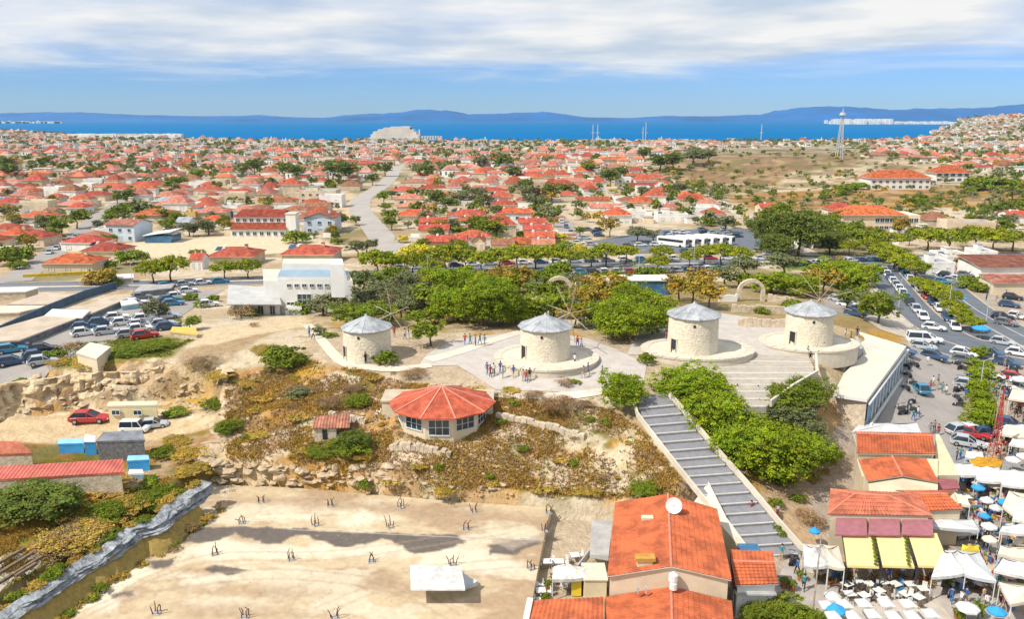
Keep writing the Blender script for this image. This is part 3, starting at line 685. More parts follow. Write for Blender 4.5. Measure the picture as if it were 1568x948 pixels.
treeproto('dry_bush', 'dry', c=dict(n_cl=46, per=30, rx=1, rz_=.6, cz_=.4, leaf=.05, base=-.3, clr=.26, lobes=4), t=dict(h=.4, r=.04, spread=.7))
treeproto('yellow_bush', 'yellow', c=dict(n_cl=50, per=30, rx=1, rz_=.7, cz_=.4, leaf=.07, base=-.3, clr=.22, lobes=4), t=dict(h=.3, r=.05, spread=.5))
treeproto('flower_bush', 'flower', c=dict(n_cl=30, per=26, rx=1, rz_=.7, cz_=.4, leaf=.09, base=-.3, clr=.25, lobes=3), t=dict(h=.3, r=.05, spread=.5))
BIG = {}
for s in range(3):
    BIG.setdefault('round_tree', []).append((crown_mesh('large_round_crown', LEAF['green'], 380, 66, 1, .85, .8, .03, base=-.7, clr=.10, lobes=7, seed=150+s), trunk_mesh(.8, .06, .7, seed=s+21)))
    BIG.setdefault('broadleaf_tree', []).append((crown_mesh('large_crown', LEAF['bright'], 520, 80, 1, .88, .78, .026, base=-.8, clr=.095, lobes=9, seed=50+s), trunk_mesh(.55, .05, .75, seed=s)))
    BIG.setdefault('olive_tree', []).append((crown_mesh('large_olive_crown', LEAF['olive'], 330, 66, 1, .75, .75, .027, base=-.75, clr=.10, lobes=7, seed=60+s), trunk_mesh(.7, .05, .7, seed=s+5)))
    BIG.setdefault('bush', []).append((crown_mesh('large_bush_crown', LEAF['green'], 360, 66, 1, .65, .35, .028, base=-.3, clr=.10, lobes=7, seed=70+s), trunk_mesh(.3, .04, .5, seed=s+8)))
    BIG.setdefault('dark_tree', []).append((crown_mesh('large_dark_crown', LEAF['dark'], 430, 66, 1, 1.0, 1.0, .033, base=-.7, clr=.105, lobes=8, seed=80+s), trunk_mesh(.9, .06, .7, seed=s+11)))
    BIG.setdefault('dry_bush', []).append((crown_mesh('large_dry_crown', LEAF['dry'], 110, 70, 1, .5, .35, .022, base=-.3, clr=.2, lobes=6, seed=90+s), trunk_mesh(.4, .03, .8, seed=s+14, nl=9)))
    BIG.setdefault('ochre_bush', []).append((crown_mesh('large_ochre_crown', LEAF['ochre'], 110, 70, 1, .5, .3, .04, base=-.3, clr=.17, lobes=6, seed=95+s), trunk_mesh(.3, .03, .5, seed=s+17)))
TLOOK = {'umbrella_pine': ('umbrella pine with a flat domed crown', 'pine tree'), 'broadleaf_tree': ('bright green leafy tree', 'tree'), 'round_tree': ('mid green rounded tree', 'tree'),
 'dark_tree': ('dark green tall tree', 'tree'), 'olive_tree': ('grey green olive tree', 'olive tree'), 'autumn_tree': ('orange brown autumn tree', 'tree'),
 'bush': ('green bush', 'bush'), 'ochre_bush': ('ochre yellow bush', 'bush'), 'dry_bush': ('dry brown leafless bush', 'bush'), 'yellow_bush': ('yellow flowering bush', 'bush'), 'flower_bush': ('red flowered shrub', 'shrub')}
tcount = [0]
def tree_at(kind, p, R, hs=1.0, big=False, group=None, label=None):
    tcount[0] += 1; k = (int(p.x*7+p.y*13) + tcount[0]) % 3
    cm, tm = (BIG[kind] if big and kind in BIG else TREES[kind])[k]
    r = thing(kind, (p.x, p.y, p.z), (p.x*1.7+p.y*2.3) % 6.28); r.scale = (R, R, R*hs)
    link('crown', cm, r); link('trunk', tm, r)
    look, cat = TLOOK[kind]
    if label: tag(r, label, cat, group)
    else:
        sz = 'small' if R < 2 else ('large' if R > 5 else '')
        auto(r, (sz+' '+look).strip(), cat, group or cat+'s')
    return r
def tree(kind, px, py, wpx, hs=1.0, big=False, group=None, label=None, z=None):
    """px,py = foot of the trunk in the photo, wpx = crown width in photo pixels"""
    p = G(px, py) if z is None else P(px, py, z)
    return tree_at(kind, p, wpx*mpp(p)/2, hs, big, group, label)
# ------------------------------------------------------------------ cars
CARC = {'white': (.72,.73,.74), 'silver': (.42,.45,.48), 'black': (.02,.022,.026), 'dark blue': (.03,.08,.17), 'teal blue': (.04,.22,.36), 'red': (.42,.03,.03), 'grey': (.16,.17,.19), 'orange': (.6,.22,.04)}
M_tyre = mat('tyre_rubber', (.02,.02,.02), .9, .1); M_rim = mat('wheel_rim', (.5,.5,.52), .3, .1, metal=.8); M_cglass = mat('car_glass', (.02,.03,.045), .08, .1, spec=.7)
M_lamp = mat('headlight_glass', (.8,.8,.78), .1, .05, spec=.8); M_tail = mat('tail_light', (.45,.02,.02), .2, .05)
def loft(mb, secs, m):
    n = len(secs[0]); vs = [v for s in secs for v in s]; fs = []
    for i in range(len(secs)-1):
        for j in range(n): a = i*n+j; b = i*n+(j+1) % n; fs.append((a, b, b+n, a+n))
    fs += [tuple(range(n-1, -1, -1)), tuple(range((len(secs)-1)*n, len(secs)*n))]
    mb.add(vs, fs, m)
_wm = {}
def wheel_meshes():
    if not _wm:
        q = Matrix.Rotation(math.pi/2, 4, 'X'); mb = MB(); mb.cyl((0,0,-.11), .32, .32, .22, M_tyre, 14, True, q); _wm['t'] = mb.mesh('tyre', True)
        mb = MB(); mb.cyl((0,0,-.125), .2, .2, .25, M_rim, 10, True, q); _wm['r'] = mb.mesh('rim')
    return _wm['t'], _wm['r']
def make_car(cname, kind='car'):
    m = mat('car_paint_'+cname.replace(' ', '_'), CARC[cname], .3, .04, spec=.6); r = thing('parked_car' if kind == 'car' else kind); r.name = 'parked_'+kind
    van = kind in ('van',); Ln, W, H1 = (4.9, .92, 1.05) if van else (4.3, .86, .82); H2 = 2.0 if van else 1.45
    def sec(x, w, zb, zt, ch=.08): return [(x,-w+ch,zb),(x,w-ch,zb),(x,w,zb+ch*1.5),(x,w,zt-ch),(x,w-ch,zt),(x,-w+ch,zt),(x,-w,zt-ch),(x,-w,zb+ch*1.5)]
    mb = MB(); l = Ln/2
    loft(mb, [sec(-l,W*.86,.35,H1-.16), sec(-l+.25,W*.98,.22,H1+.02), sec(-l+1.0,W,.2,H1+.05), sec(.4,W,.2,H1+.02), sec(l-1.0,W,.2,H1-.02), sec(l-.3,W*.97,.22,H1-.12), sec(l,W*.82,.34,H1-.3)][::1], m); mb.obj('body', r)
    fx = l-.9 if van else l-1.25
    def cab(x, w, z, t): return [(x,-w,z),(x,w,z),(x,w*t,z+.01),(x,-w*t,z+.01)]
    b0, b1, t0, t1 = -l+.12, fx, (-l+.3 if van else -l+.75), (fx-.7 if van else fx-.95)
    wv = [(b0,-W*.95,H1),(b1,-W*.95,H1),(b1,W*.95,H1),(b0,W*.95,H1),(t0,-W*.78,H2-.06),(t1,-W*.78,H2-.06),(t1,W*.78,H2-.06),(t0,W*.78,H2-.06)]
    mb = MB(); mb.add(wv, [(0,3,2,1),(4,5,6,7),(0,1,5,4),(1,2,6,5),(2,3,7,6),(3,0,4,7)], M_cglass); mb.obj('windows', r)
    mb = MB(); mb.box(t0-.04, -W*.8, H2-.07, t1+.04, W*.8, H2, m)
    for sgn in (-1, 1):
        for a, b in (((b0,sgn*W*.96,H1),(t0,sgn*W*.79,H2-.03)), ((b1,sgn*W*.96,H1),(t1,sgn*W*.79,H2-.03)), ((0.0,sgn*W*.965,H1),(-.05,sgn*W*.79,H2-.03))): mb.beam(a, b, .09, m)
    mb.obj('roof', r)
    t_, ri = wheel_meshes()
    for x in (-l+.8, l-.85):
        for y in (-W+.06, W-.06): wh = link('wheel', t_, r, (x, y, .32)); link('rim', ri, wh)
    for y in (-W*.62, W*.62):
        mb = MB(); mb.box(l-.12, y-.16, H1-.42, l+.01, y+.16, H1-.28, M_lamp); mb.obj('headlight', r)
        mb = MB(); mb.box(-l-.01, y-.14, H1-.36, -l+.1, y+.14, H1-.18, M_tail); mb.obj('tail_light', r)
    return r
CARP = {}
def car_at(p, heading, cname, kind='car', group='cars parked on the streets', extra='', label=None):
    key = (cname, kind)
    if key not in CARP: o = CARP[key] = make_car(cname, kind); o.location = p; o.rotation_euler = (0, 0, heading)
    else: o = copy_tree(CARP[key], p, heading)
    o.location = (p.x, p.y, p.z+.05)
    if label: tag(o, label, kind, group)
    else: auto(o, ('parked '+cname+' '+kind+extra), kind, group)
    return o
CPOS = []
def rcar(px, py, hd, cname, group):
    p = G(px, py)
    if any((p.x-a)**2+(p.y-b)**2 < 9.5 for a, b in CPOS): return
    CPOS.append((p.x, p.y)); car_at(p, hd, cname, group=group)
def cars_along(line, n, cols, jitter=.3, angle=0.0, group='cars parked on the streets', start=0.0, kinds=None):
    """n cars spread along a pixel polyline"""
    pts = [G(*q) for q in line]; ln = smooth_line([(p.x, p.y) for p in pts], 1.0); tot = len(ln)-1
    for i in range(n):
        t = (i+.5+start)/n*tot; k = min(int(t), tot-1); a = ln[k]; b = ln[k+1]; q = a + (b-a)*(t-k); d = b-a
        h = math.atan2(d.y, d.x)+angle+random.uniform(-.04, .04)
        c = cols[i % len(cols)]; kd = 'car'
        if c.startswith('v:'): kd = 'van'; c = c[2:]
        CPOS.append((q.x, q.y)); car_at(Vector((q.x, q.y, Hz(q.x, q.y))), h, c, kd, group)
# ------------------------------------------------------------------ people
M_skin = mat('skin', (.50,.30,.20), .6, .05); M_hair = mat('hair', (.03,.02,.015), .7, .2)
CLOTH = {'white': (.7,.7,.7), 'black': (.02,.02,.025), 'blue': (.05,.13,.35), 'red': (.45,.04,.04), 'grey': (.2,.2,.22), 'beige': (.45,.36,.25), 'teal': (.04,.25,.3)}
for k_, v_ in CLOTH.items(): mat('cloth_'+k_, v_, .9, .1)
def body_mesh(pose):
    J = {'p': (0,0,.95,.14), 'c': (0,0,1.18,.13), 's': (0,0,1.40,.15), 'n': (0,0,1.52,.06), 'h': (0,.01,1.62,.10), 'ht': (0,.01,1.72,.085)}
    st = {'stand': 0, 'walk': 1, 'step': -1}[pose]; E = [('p','c'),('c','s'),('s','n'),('n','h'),('h','ht')]
    for s, sg in (('l', 1), ('r', -1)):
        f = st*sg*.24
        J[s+'h'] = (sg*.10,0,.90,.10); J[s+'k'] = (sg*.105,-f*.6+(-.02),.50,.065); J[s+'a'] = (sg*.11,-f*(1.0),.09,.04); J[s+'t'] = (sg*.12,-f-.14,.035,.035)
        J[s+'u'] = (sg*.20,0,1.40,.06); J[s+'e'] = (sg*.26,f*.5+.02,1.12,.042); J[s+'w'] = (sg*.27,f*.8-.08,.88,.03); J[s+'f'] = (sg*.27,f*.8-.12,.80,.028)
        E += [('p',s+'h'),(s+'h',s+'k'),(s+'k',s+'a'),(s+'a',s+'t'),('s',s+'u'),(s+'u',s+'e'),(s+'e',s+'w'),(s+'w',s+'f')]
    ks = list(J); me = bpy.data.meshes.new('person_body'); me.from_pydata([J[k][:3] for k in ks], [(ks.index(a), ks.index(b)) for a, b in E], [])
    o = bpy.data.objects.new('tmp', me); COL.objects.link(o); o.modifiers.new('s', 'SKIN')
    for i, k in enumerate(ks): me.skin_vertices[0].data[i].radius = (J[k][3], J[k][3]*(.75 if k in 'pcs' else 1)); me.skin_vertices[0].data[i].use_root = (i == 0)
    q = o.modifiers.new('u', 'SUBSURF'); q.levels = 1
    dg = bpy.context.evaluated_depsgraph_get(); ev = o.evaluated_get(dg); out = bpy.data.meshes.new_from_object(ev)
    bpy.data.objects.remove(o); return out
BODY = {k: body_mesh(k) for k in ('stand', 'walk', 'step')}
mb = MB(); mb.cyl((0,.03,1.60), .115, .10, .10, M_hair, 10); mb.cyl((0,.03,1.70), .10, .03, .07, M_hair, 10); HAIR = mb.mesh('hair')
_bm = {}
def person_at(p, rz, pose='stand', top='white', legs='black', act=None, near=None, label=None):
    key = (pose, top, legs)
    if key not in _bm:
        me = BODY[pose].copy(); me.materials.clear()
        for q in (M_skin, MATS['cloth_'+top], MATS['cloth_'+legs]): me.materials.append(q)
        for f in me.polygons:
            z = f.center.z; f.material_index = 0 if z > 1.47 or (abs(f.center.x) > .23 and z < 1.1) or z < .02 else (1 if z > .93 else 2); f.use_smooth = True
        _bm[key] = me
    r = thing('person', (p.x, p.y, p.z+.03), rz); link('body', _bm[key], r); link('hair', HAIR, r)
    if label: tag(r, label, 'person', 'people about the streets')
    else: auto(r, f"person in {top} top and {legs} trousers, {'standing' if pose=='stand' else 'walking'}", 'person', 'people about the streets')
    return r
tops = ['white','black','blue','red','grey','beige','teal']
def person(px, py, i=None, z=None):
    p = G(px, py) if z is None else P(px, py, z)
    return person_at(p, random.uniform(0, 6.28), random.choice(['stand','walk','step']), random.choice(tops), random.choice(['black','grey','blue','beige']))
# ------------------------------------------------------------------ parasols, tables, chairs
M_canv = {'white': mat('white_canvas', (.68,.68,.65), .9, .05, scale=1, patch=.7), 'blue': mat('blue_canvas', (.04,.30,.62), .9, .08, scale=1), 'cream': mat('cream_canvas', (.68,.60,.47), .9, .08, scale=1),
  'grey': mat('greyish_canvas', (.52,.53,.54), .9, .1, scale=1), 'yellow': mat('yellow_canvas', (.74,.56,.05), .9, .08), 'orange': mat('orange_canvas', (.55,.28,.02), .9, .15, scale=1.5)}
M_metal = mat('painted_metal', (.45,.46,.48), .5, .1); M_dmetal = mat('dark_metal', (.05,.05,.055), .5, .15)
def make_parasol(c, R=1.6, n=8):
    r = thing('parasol'); m = M_canv[c]; mb = MB(); mb.cyl((0,0,2.25), R, .02, R*.34, m, n, False); mb.cyl((0,0,2.05), R, R, .2, m, n, False); mb.obj('canopy', r)
    mb = MB(); mb.cyl((0,0,0), .035, .03, 2.25+R*.34+.1, M_frame, 8); mb.obj('pole', r)
    mb = MB(); mb.cyl((0,0,0), .3, .26, .12, M_grey, 10); mb.obj('base', r)
    for i in range(n): a = i*2*math.pi/n; mb = MB(); mb.beam((0,0,2.2+R*.32),(math.cos(a)*R*.98, math.sin(a)*R*.98, 2.24), .03, M_pwood); mb.obj('rib', r)
    return r
PAR = {}
def parasol(px, py, c='white', wpx=None, z=None, top=True, n=8):
    p = G(px, py); R = 1.6
    if (c, n) not in PAR: o = PAR[(c, n)] = make_parasol(c, n=n)
    else: o = copy_tree(PAR[(c, n)], p, 0)
    s = 1 if not wpx else wpx*mpp(p)/2/1.6
    o.location = p; o.scale = (s, s, min(1.25, .6+.4*s)); o.rotation_euler = (0, 0, random.uniform(0, .7) if n != 4 else math.pi/4+random.uniform(-.1, .1))
    auto(o, ('large ' if s > 1.3 else '')+c+(' square' if n == 4 else '')+' parasol', 'parasol', 'parasols over the market tables'); return o
mb = MB(); mb.box(-.45,-.45,.70,.45,.45,.75,M_frame)
for a in (-.38,.38):
    for b in (-.38,.38): mb.box(a-.03,b-.03,0,a+.03,b+.03,.70,M_pwood)
TABLE = mb.mesh('table')
def chair_mesh(m):
    mb = MB(); mb.box(-.22,-.22,.42,.22,.22,.47,m); mb.box(-.22,.18,.47,.22,.22,.92,m)
    for a in (-.19,.19):
        for b in (-.19,.19): mb.box(a-.02,b-.02,0,a+.02,b+.02,.42,m)
    return mb.mesh('chair')
CHAIR = {'white': chair_mesh(M_frame), 'wooden': chair_mesh(M_wood), 'blue': chair_mesh(mat('blue_paint', (.05,.22,.45), .6, .1))}
def table_set(px, py, cc='wooden', nch=3):
    p = G(px, py); o = link('cafe_table', TABLE, None, p, random.uniform(0, .5)); auto(o, 'small white cafe table', 'table', 'tables of the open air cafes')
    for i in range(nch):
        a = i*2*math.pi/nch + random.random(); q = p + Vector((math.cos(a)*.75, math.sin(a)*.75, 0)); q.z = Hz(q.x, q.y)+.02
        o = link('cafe_chair', CHAIR[cc], None, q, a-math.pi/2); auto(o, cc+' cafe chair', 'chair', 'chairs of the open air cafes')
# ------------------------------------------------------------------ roads and paving
M_asph = mat('asphalt', (.155,.17,.195), .85, .18, scale=.35, bump=.01, bscale=9, col2=(.105,.12,.145))
M_asph2 = mat('worn_pale_asphalt', (.34,.31,.285), .9, .12, scale=.25, bump=.01, bscale=9, col2=(.27,.25,.235))
M_pave = mat('pale_paving', (.50,.44,.37), .9, .15, scale=.5, bump=.01, bscale=8)
M_conc = mat('pale_concrete', (.62,.56,.46), .9, .12, scale=.3, bump=.01, bscale=7)
M_line = mat('road_paint', (.72,.71,.68), .7, .1)
M_dirt = mat('pale_dirt_road', (.52,.46,.37), .95, .12, scale=.2, col2=(.43,.38,.31))
def gl(*pix): return [tuple(G(*p)[:2]) for p in pix]
boul = [(-250,447),(60,440),(230,437),(330,432),(450,428),(560,421),(700,414),(850,409),(1000,405),(1150,402),(1290,398),(1430,396),(1700,390)]
boul_w = gl(*boul)
ribbon('road', boul_w, 15, M_asph, .07)
ribbon('road', boul_w, 2.4, M_pave, .16, z1=.14)
for o_ in (-7.6, 7.6): ribbon('kerb', boul_w, .35, M_pave, .2, z1=.2, off=o_, nseg=1)
for o_ in (-4.2, 4.2): ribbon('road_marking', boul_w, .18, M_line, .10, off=o_, nseg=1)
curv = gl((597,398),(590,372),(570,345),(552,322),(556,303),(580,288),(598,272),(604,262),(612,252)); ribbon('road', curv, 10, mat('old_town_asphalt', (.40,.37,.335), .9, .1, scale=.15, col2=(.33,.305,.28)), .09)
lroad = gl((20,432),(52,408),(100,372),(130,350),(158,328),(190,308),(225,292)); ribbon('road', lroad, 8, M_asph2, .08)
ribbon('road', gl((905,398),(888,375),(868,350),(845,328),(826,312),(800,296)), 8, M_asph2, .08)
ribbon('road', gl((1250,392),(1150,338),(1108,312),(1068,288)), 6, M_dirt, .08)
ribbon('road', gl((740,300),(752,285),(766,268),(772,258)), 7, M_dirt, .08)
ribbon('road', gl((-60,560),(30,585),(-100,620)), 8, M_asph2, .06)
rst = gl((1338,400),(1362,432),(1392,468),(1428,500),(1470,522),(1510,532),(1600,545)); ribbon('road', rst, 8.4, M_asph, .09)
rst2 = gl((1410,398),(1440,430),(1482,466),(1530,496),(1590,528),(1640,560)); ribbon('road', rst2, 7.6, M_asph, .085)
sheet('road', PP([(1440,505,2.5),(1500,500,2.4),(1600,530,2.1),(1600,560,1.8),(1500,560,1.9),(1420,545,2.5)]), M_asph, .11, 1.5)
for ln_, o_ in ((rst, -4.3), (rst, 4.3), (rst2, -3.9), (rst2, 3.9)): ribbon('kerb', ln_, .3, M_pave, .20, z1=.18, off=o_, nseg=1)
ribbon('road_marking', rst2, .16, M_line, .12, nseg=1)
sheet('pavement', PP([(1392,545,2.5),(1470,545,2.3),(1482,600,1.5),(1470,660,.7),(1452,700,.3),(1400,700,.2),(1340,660,1.9)]), M_asph2, .06, 1.5)
sheet('pavement', PP([(1300,470,6),(1352,430,3),(1400,505,3),(1405,540,2.6),(1392,560,2.5),(1388,525,3.6),(1350,500,6)]), M_pave, .05, 1.5)
sheet('car_park', PP([(-300,560,8),(0,535,7.6),(70,520,7.4),(150,483,6.8),(215,452,5.6),(345,445,4.6),(300,470,6.3),(270,490,7.2),(180,520,8.2),(90,556,8.4),(0,598,7.8),(-300,640,7)]), M_asph2, .06, 2)
sheet('car_park', PP([(905,395,0),(900,372,0),(1010,352,0),(1140,350,0),(1235,390,0),(1140,392,0)]), M_asph, .07, 2.5)
sheet('car_park', PP([(1320,445,4),(1340,470,4),(1300,480,6.4),(1265,470,6.8),(1260,455,6)]), M_asph2, .06, 1.5)
# ------------------------------------------------------------------ the wide concrete platform on the lower left
pf = PP([(330,743,1.2),(440,747,1.2),(560,757,1.2),(700,769,1.2),(845,778,1.2)]) + PP([(838,800,1.2),(826,860,1.2),(815,920,1.2),(800,1060,1.2)]) + PP([(0,1060,1.2),(88,948,1.2),(215,842,1.2)])
M_slab = mat('stained_concrete', (.66,.55,.38), .9, .1, scale=.16, col2=(.50,.385,.25), bump=.015, bscale=5)
mb = MB(); mb.prism(pf, -1.2, 1.2, M_slab); sl = mb.obj('concrete_platform'); sl['kind'] = 'structure'
from mathutils.geometry import tessellate_polygon
x0_, x1_ = min(p[0] for p in pf), max(p[0] for p in pf); y0_, y1_ = 38, max(p[1] for p in pf)
ox, oy = np.meshgrid(np.arange(x0_, x1_, .22), np.arange(y0_, y1_, .22)); okp = polydist(pf, ox.ravel(), oy.ravel()) > .15
outl = []
for i in range(len(pf)):
    a_, b_ = Vector(pf[i]), Vector(pf[(i+1) % len(pf)]); k_ = max(1, int((b_-a_).length/.5)); outl += [a_+(b_-a_)*j/k_ for j in range(k_)]
pts_ = outl + [Vector((float(p), float(q))) for p, q in zip(ox.ravel()[okp], oy.ravel()[okp])]
vo, eo, fo, *_ = delaunay_2d_cdt(pts_, [(i, (i+1) % len(outl)) for i in range(len(outl))], [], 1, 1e-4)
vx = np.array([p.x for p in vo]); vy = np.array([p.y for p in vo]); wa = fbm(vx/1.6, vy/1.6, 5)-.5; wb = fbm(vx/1.3+40, vy/1.3, 5)-.5; wc = fbm(vx/.5+40, vy/.5, 4)-.5
CC = np.ones((len(vo), 3))*np.array((.55,.44,.29))
def pm(pix, col, a=1.0, soft=.5, wob=2.6):
    global CC
    t = (sstep(-soft, soft, polydist(PP(pix, 1.2), vx+wa*wob+wc*.5, vy+wb*wob*.7+wc*.4))*a)[:, None]; CC = CC*(1-t) + np.array(col)*t
big = fbm(vx/7+3, vy/3.2+1, 5); t = (sstep(.46,.60,big)*.75)[:, None]; CC = CC*(1-t)+np.array((.38,.26,.165))*t
big2 = fbm(vx/5+33, vy/2.6+21, 5); t = (sstep(.52,.62,big2)*.7)[:, None]; CC = CC*(1-t)+np.array((.66,.58,.44))*t
for q in ([(300,766),(420,762),(640,774),(830,790),(832,802),(640,792),(420,774),(300,776)], [(620,786),(700,782),(740,792),(680,802),(625,800)], [(270,892),(460,900),(520,912),(400,918),(260,904)], [(560,880),(700,905),(660,918),(540,900)], [(240,925),(380,930),(500,945),(300,950)]): pm(q, (.40,.29,.19), .8, 1.2)
for q in ([(395,790),(470,785),(495,790),(440,800),(380,798)], [(520,790),(550,783),(580,795),(545,808),(520,800)], [(290,834),(345,818),(372,832),(470,838),(500,828),(520,840),(600,832),(640,852),(400,856),(270,850)], [(640,850),(700,834),(800,862),(780,880),(640,872)], [(100,930),(200,870),(230,880),(160,940)], [(250,880),(330,884),(380,890),(300,900)]): pm(q, (.72,.65,.51), .85, .9)
for q in ([(262,812),(345,807),(372,808),(450,810),(485,814),(590,818),(640,819),(702,821),(716,828),(672,845),(632,849),(616,838),(600,828),(585,824),(560,836),(525,840),(500,831),(480,822),(455,821),(430,832),(395,834),(374,822),(354,819),(334,830),(272,834)], [(222,862),(272,857),(262,868),(228,877)], [(318,872),(345,866),(375,876),(350,883),(322,879)], [(172,911),(198,908),(195,916),(171,918)], [(745,836),(800,824),(834,831),(792,850),(748,851)]): pm(q, (.14,.12,.108), .97, .2, 1.6)
pm([(745,828),(830,822),(834,830),(770,840)], (.40,.33,.27), .7, .4)
for trk in ([(120,948,0),(300,860,0),(520,850,0),(780,812,0)], [(700,948,0),(600,900,0),(420,880,0),(230,900,0)], [(820,860,0),(640,880,0),(480,940,0)]):
    base_ = [Vector(p) for p in PP([(a_, b_) for a_, b_, _ in trk], 1.2)]; sm_ = smooth_line(base_, 1.0)
    for off_ in (-.8, .8):
        t = (sstep(.28, .08, linedist([(p.x, p.y+off_) for p in sm_], vx+wa*.8, vy))*.35)[:, None]; CC = CC*(1-t)+np.array((.36,.27,.19))*t
cr = np.abs(fbm(vx/3+60, vy/3+9, 5)-.5); CC *= (1-.16*sstep(.02, 0, cr))[:, None]*(.84+.28*fbm(vx/.45, vy/.45, 3))[:, None]
me = bpy.data.meshes.new('concrete_floor'); fs = []
for f in fo:
    a_, b_, c_ = [vo[i] for i in f[:3]]; fs.append(tuple(f) if (b_-a_).cross(c_-a_) > 0 else tuple(reversed(f)))
hz_ = 1.215 + .05*(fbm(vx/2, vy/2, 3)-.5)
me.from_pydata([(p.x, p.y, float(z)) for p, z in zip(vo, hz_+.02)], [], fs); me.update()
ca = me.color_attributes.new('tint', 'FLOAT_COLOR', 'POINT'); ca.data.foreach_set('color', np.concatenate([CC, np.ones((len(vo), 1))], 1).astype(np.float32).ravel())
me.materials.append(mat('worn_concrete_floor', (1,1,1), .9, .5, scale=2.2, attr='tint', col2=(.86,.85,.83), bump=.02, bscale=6, spec=.1)); o = link('concrete_floor', me); o['kind'] = 'structure'
# edge kerb of the platform
mb = MB(); e0 = PP([(330,743),(215,842),(88,948),(0,1060)], 1.2)
for a, b in zip(e0[:-1], e0[1:]): mb.beam((a[0], a[1], 1.26), (b[0], b[1], 1.26), .35, M_conc, .14)
tag(mb.obj('kerb'), kind='structure')
mb = MB(); e0 = PP([(440,812),(700,824),(835,829)], 1.2)
for a, b in zip(e0[:-1], e0[1:]): mb.beam((a[0], a[1], 1.225), (b[0], b[1], 1.225), .10, M_grey, .05)
tag(mb.obj('expansion_joint'), kind='structure')
# column starters: bundles of bent rods left in the platform
M_rust = mat('rusty_steel', (.13,.07,.04), .9, .3, scale=8)
def starter(px, py, h=1.0, label=None):
    p = P(px, py, 1.2); r = thing('rebar_stub', p, random.uniform(0, 1))
    for a in (-.22, .22):
        for b in (-.22, .22):
            mb = MB(); q = Vector((a+random.uniform(-.12,.12), b+random.uniform(-.12,.12), h*random.uniform(.5,.75)))
            mb.tube((a,b,-.05), q, .055, .045, M_rust, 5); mb.tube(q, q+Vector((random.uniform(-.3,.3), random.uniform(-.3,.3), h*random.uniform(.2,.5))), .045, .03, M_rust, 5); mb.obj('rod', r)
    mb = MB(); mb.box(-.34,-.34,0,.34,.34,.10,M_grey); mb.obj('footing', r)
    auto(r, 'bundle of rusty reinforcing rods', 'steel rods', 'rusty rod bundles left in the concrete platform')
for q in ((400,770),(506,776),(614,778),(726,785),(840,786),(371,802),(483,805),(597,808),(713,812),(835,815),(329,850),(446,858),(569,861),(693,866),(813,872),(240,940),(375,946),(512,948)): starter(q[0], q[1], 1.0)
# ------------------------------------------------------------------ retaining wall of the left terrace
M_rock_shade = mat('rough_stone_wall', (.42,.46,.50), .9, .3, scale=1.6, bump=.2, bscale=2.5, col2=(.17,.17,.17), vor=1.6)  # blue-grey cast of the shaded face mixed into the stone colour
wl = [(318,735,4.4,.0),(296,752,4.3,0),(276,765,4.2,0),(262,775,4.1,0),(245,795,4.0,0),(205,808,4.0,0),(170,835,3.9,0),(130,860,3.8,0),(98,880,3.8,0),(60,905,3.8,0),(20,935,3.6,0),(-60,985,3.6,0)]
mb = MB(); tops_ = [P(a, b, c) for a, b, c, _ in wl]; gx = np.random.default_rng(3)
pts = smooth_line([(p.x, p.y) for p in tops_], .3); zz = np.interp(np.linspace(0, 1, len(pts)), np.linspace(0, 1, len(wl)), [q[2] for q in wl])
rows = 14; vs = []; fs = []; foot = []
for i, (p, z_) in enumerate(zip(pts, zz)):
    t = (pts[min(i+1, len(pts)-1)]-pts[max(0, i-1)]).normalized(); nr = Vector((t.y, -t.x)); nr = nr if nr.x > 0 else -nr
    vs.append((p.x-nr.x*.8, p.y-nr.y*.8, z_-.1))
    for k in range(rows+1):
        f = k/rows; bz = (z_-.4)*(1-f) + 2.7*f; o_ = .15+f*.35 + (fbm(np.array([i*.16]), np.array([k*.5]), 4)[0]-.5)*1.1 + (fbm(np.array([i*.7]), np.array([k*1.3]), 2)[0]-.5)*.35
        vs.append((p.x+nr.x*o_, p.y+nr.y*o_, bz + (.9*(fbm(np.array([i*.25]), np.array([9.]), 4)[0]-.5)*(1-f)**2)))
for i in range(int(len(pts)*.09), len(pts), 2):
    t = (pts[min(i+1, len(pts)-1)]-pts[max(0, i-1)]).normalized(); nr = Vector((t.y, -t.x)); nr = nr if nr.x > 0 else -nr; foot.append((pts[i]+nr*.2, pts[i]+nr*1.1, pts[i]+nr*2.3))
bv = []; bf = []
for i, (p_, q_, r_) in enumerate(foot): bv += [(p_.x, p_.y, 2.85+random.uniform(-.15,.15)), (q_.x, q_.y, 1.9+random.uniform(-.2,.2)), (r_.x, r_.y, .55)]
for i in range(len(foot)-1):
    for j in (0, 1): bf.append((i*3+j, i*3+j+1, i*3+j+4, i*3+j+3))
bk = MB(); bk.add(bv, bf, mat('ochre_bank', (.40,.27,.08), .95, .3, scale=2.2, col2=(.22,.17,.05))); bk.obj('grass_bank')['kind'] = 'structure'
for i in range(len(pts)-1):
    for k in range(rows+1): a = i*(rows+2)+k; fs.append((a, a+1, a+rows+3, a+rows+2))
mb.add(vs, fs, M_rock_shade); o = mb.obj('retaining_wall', smooth=False)
tag(o, 'rough stone retaining wall between the left terrace and the concrete platform', 'wall')
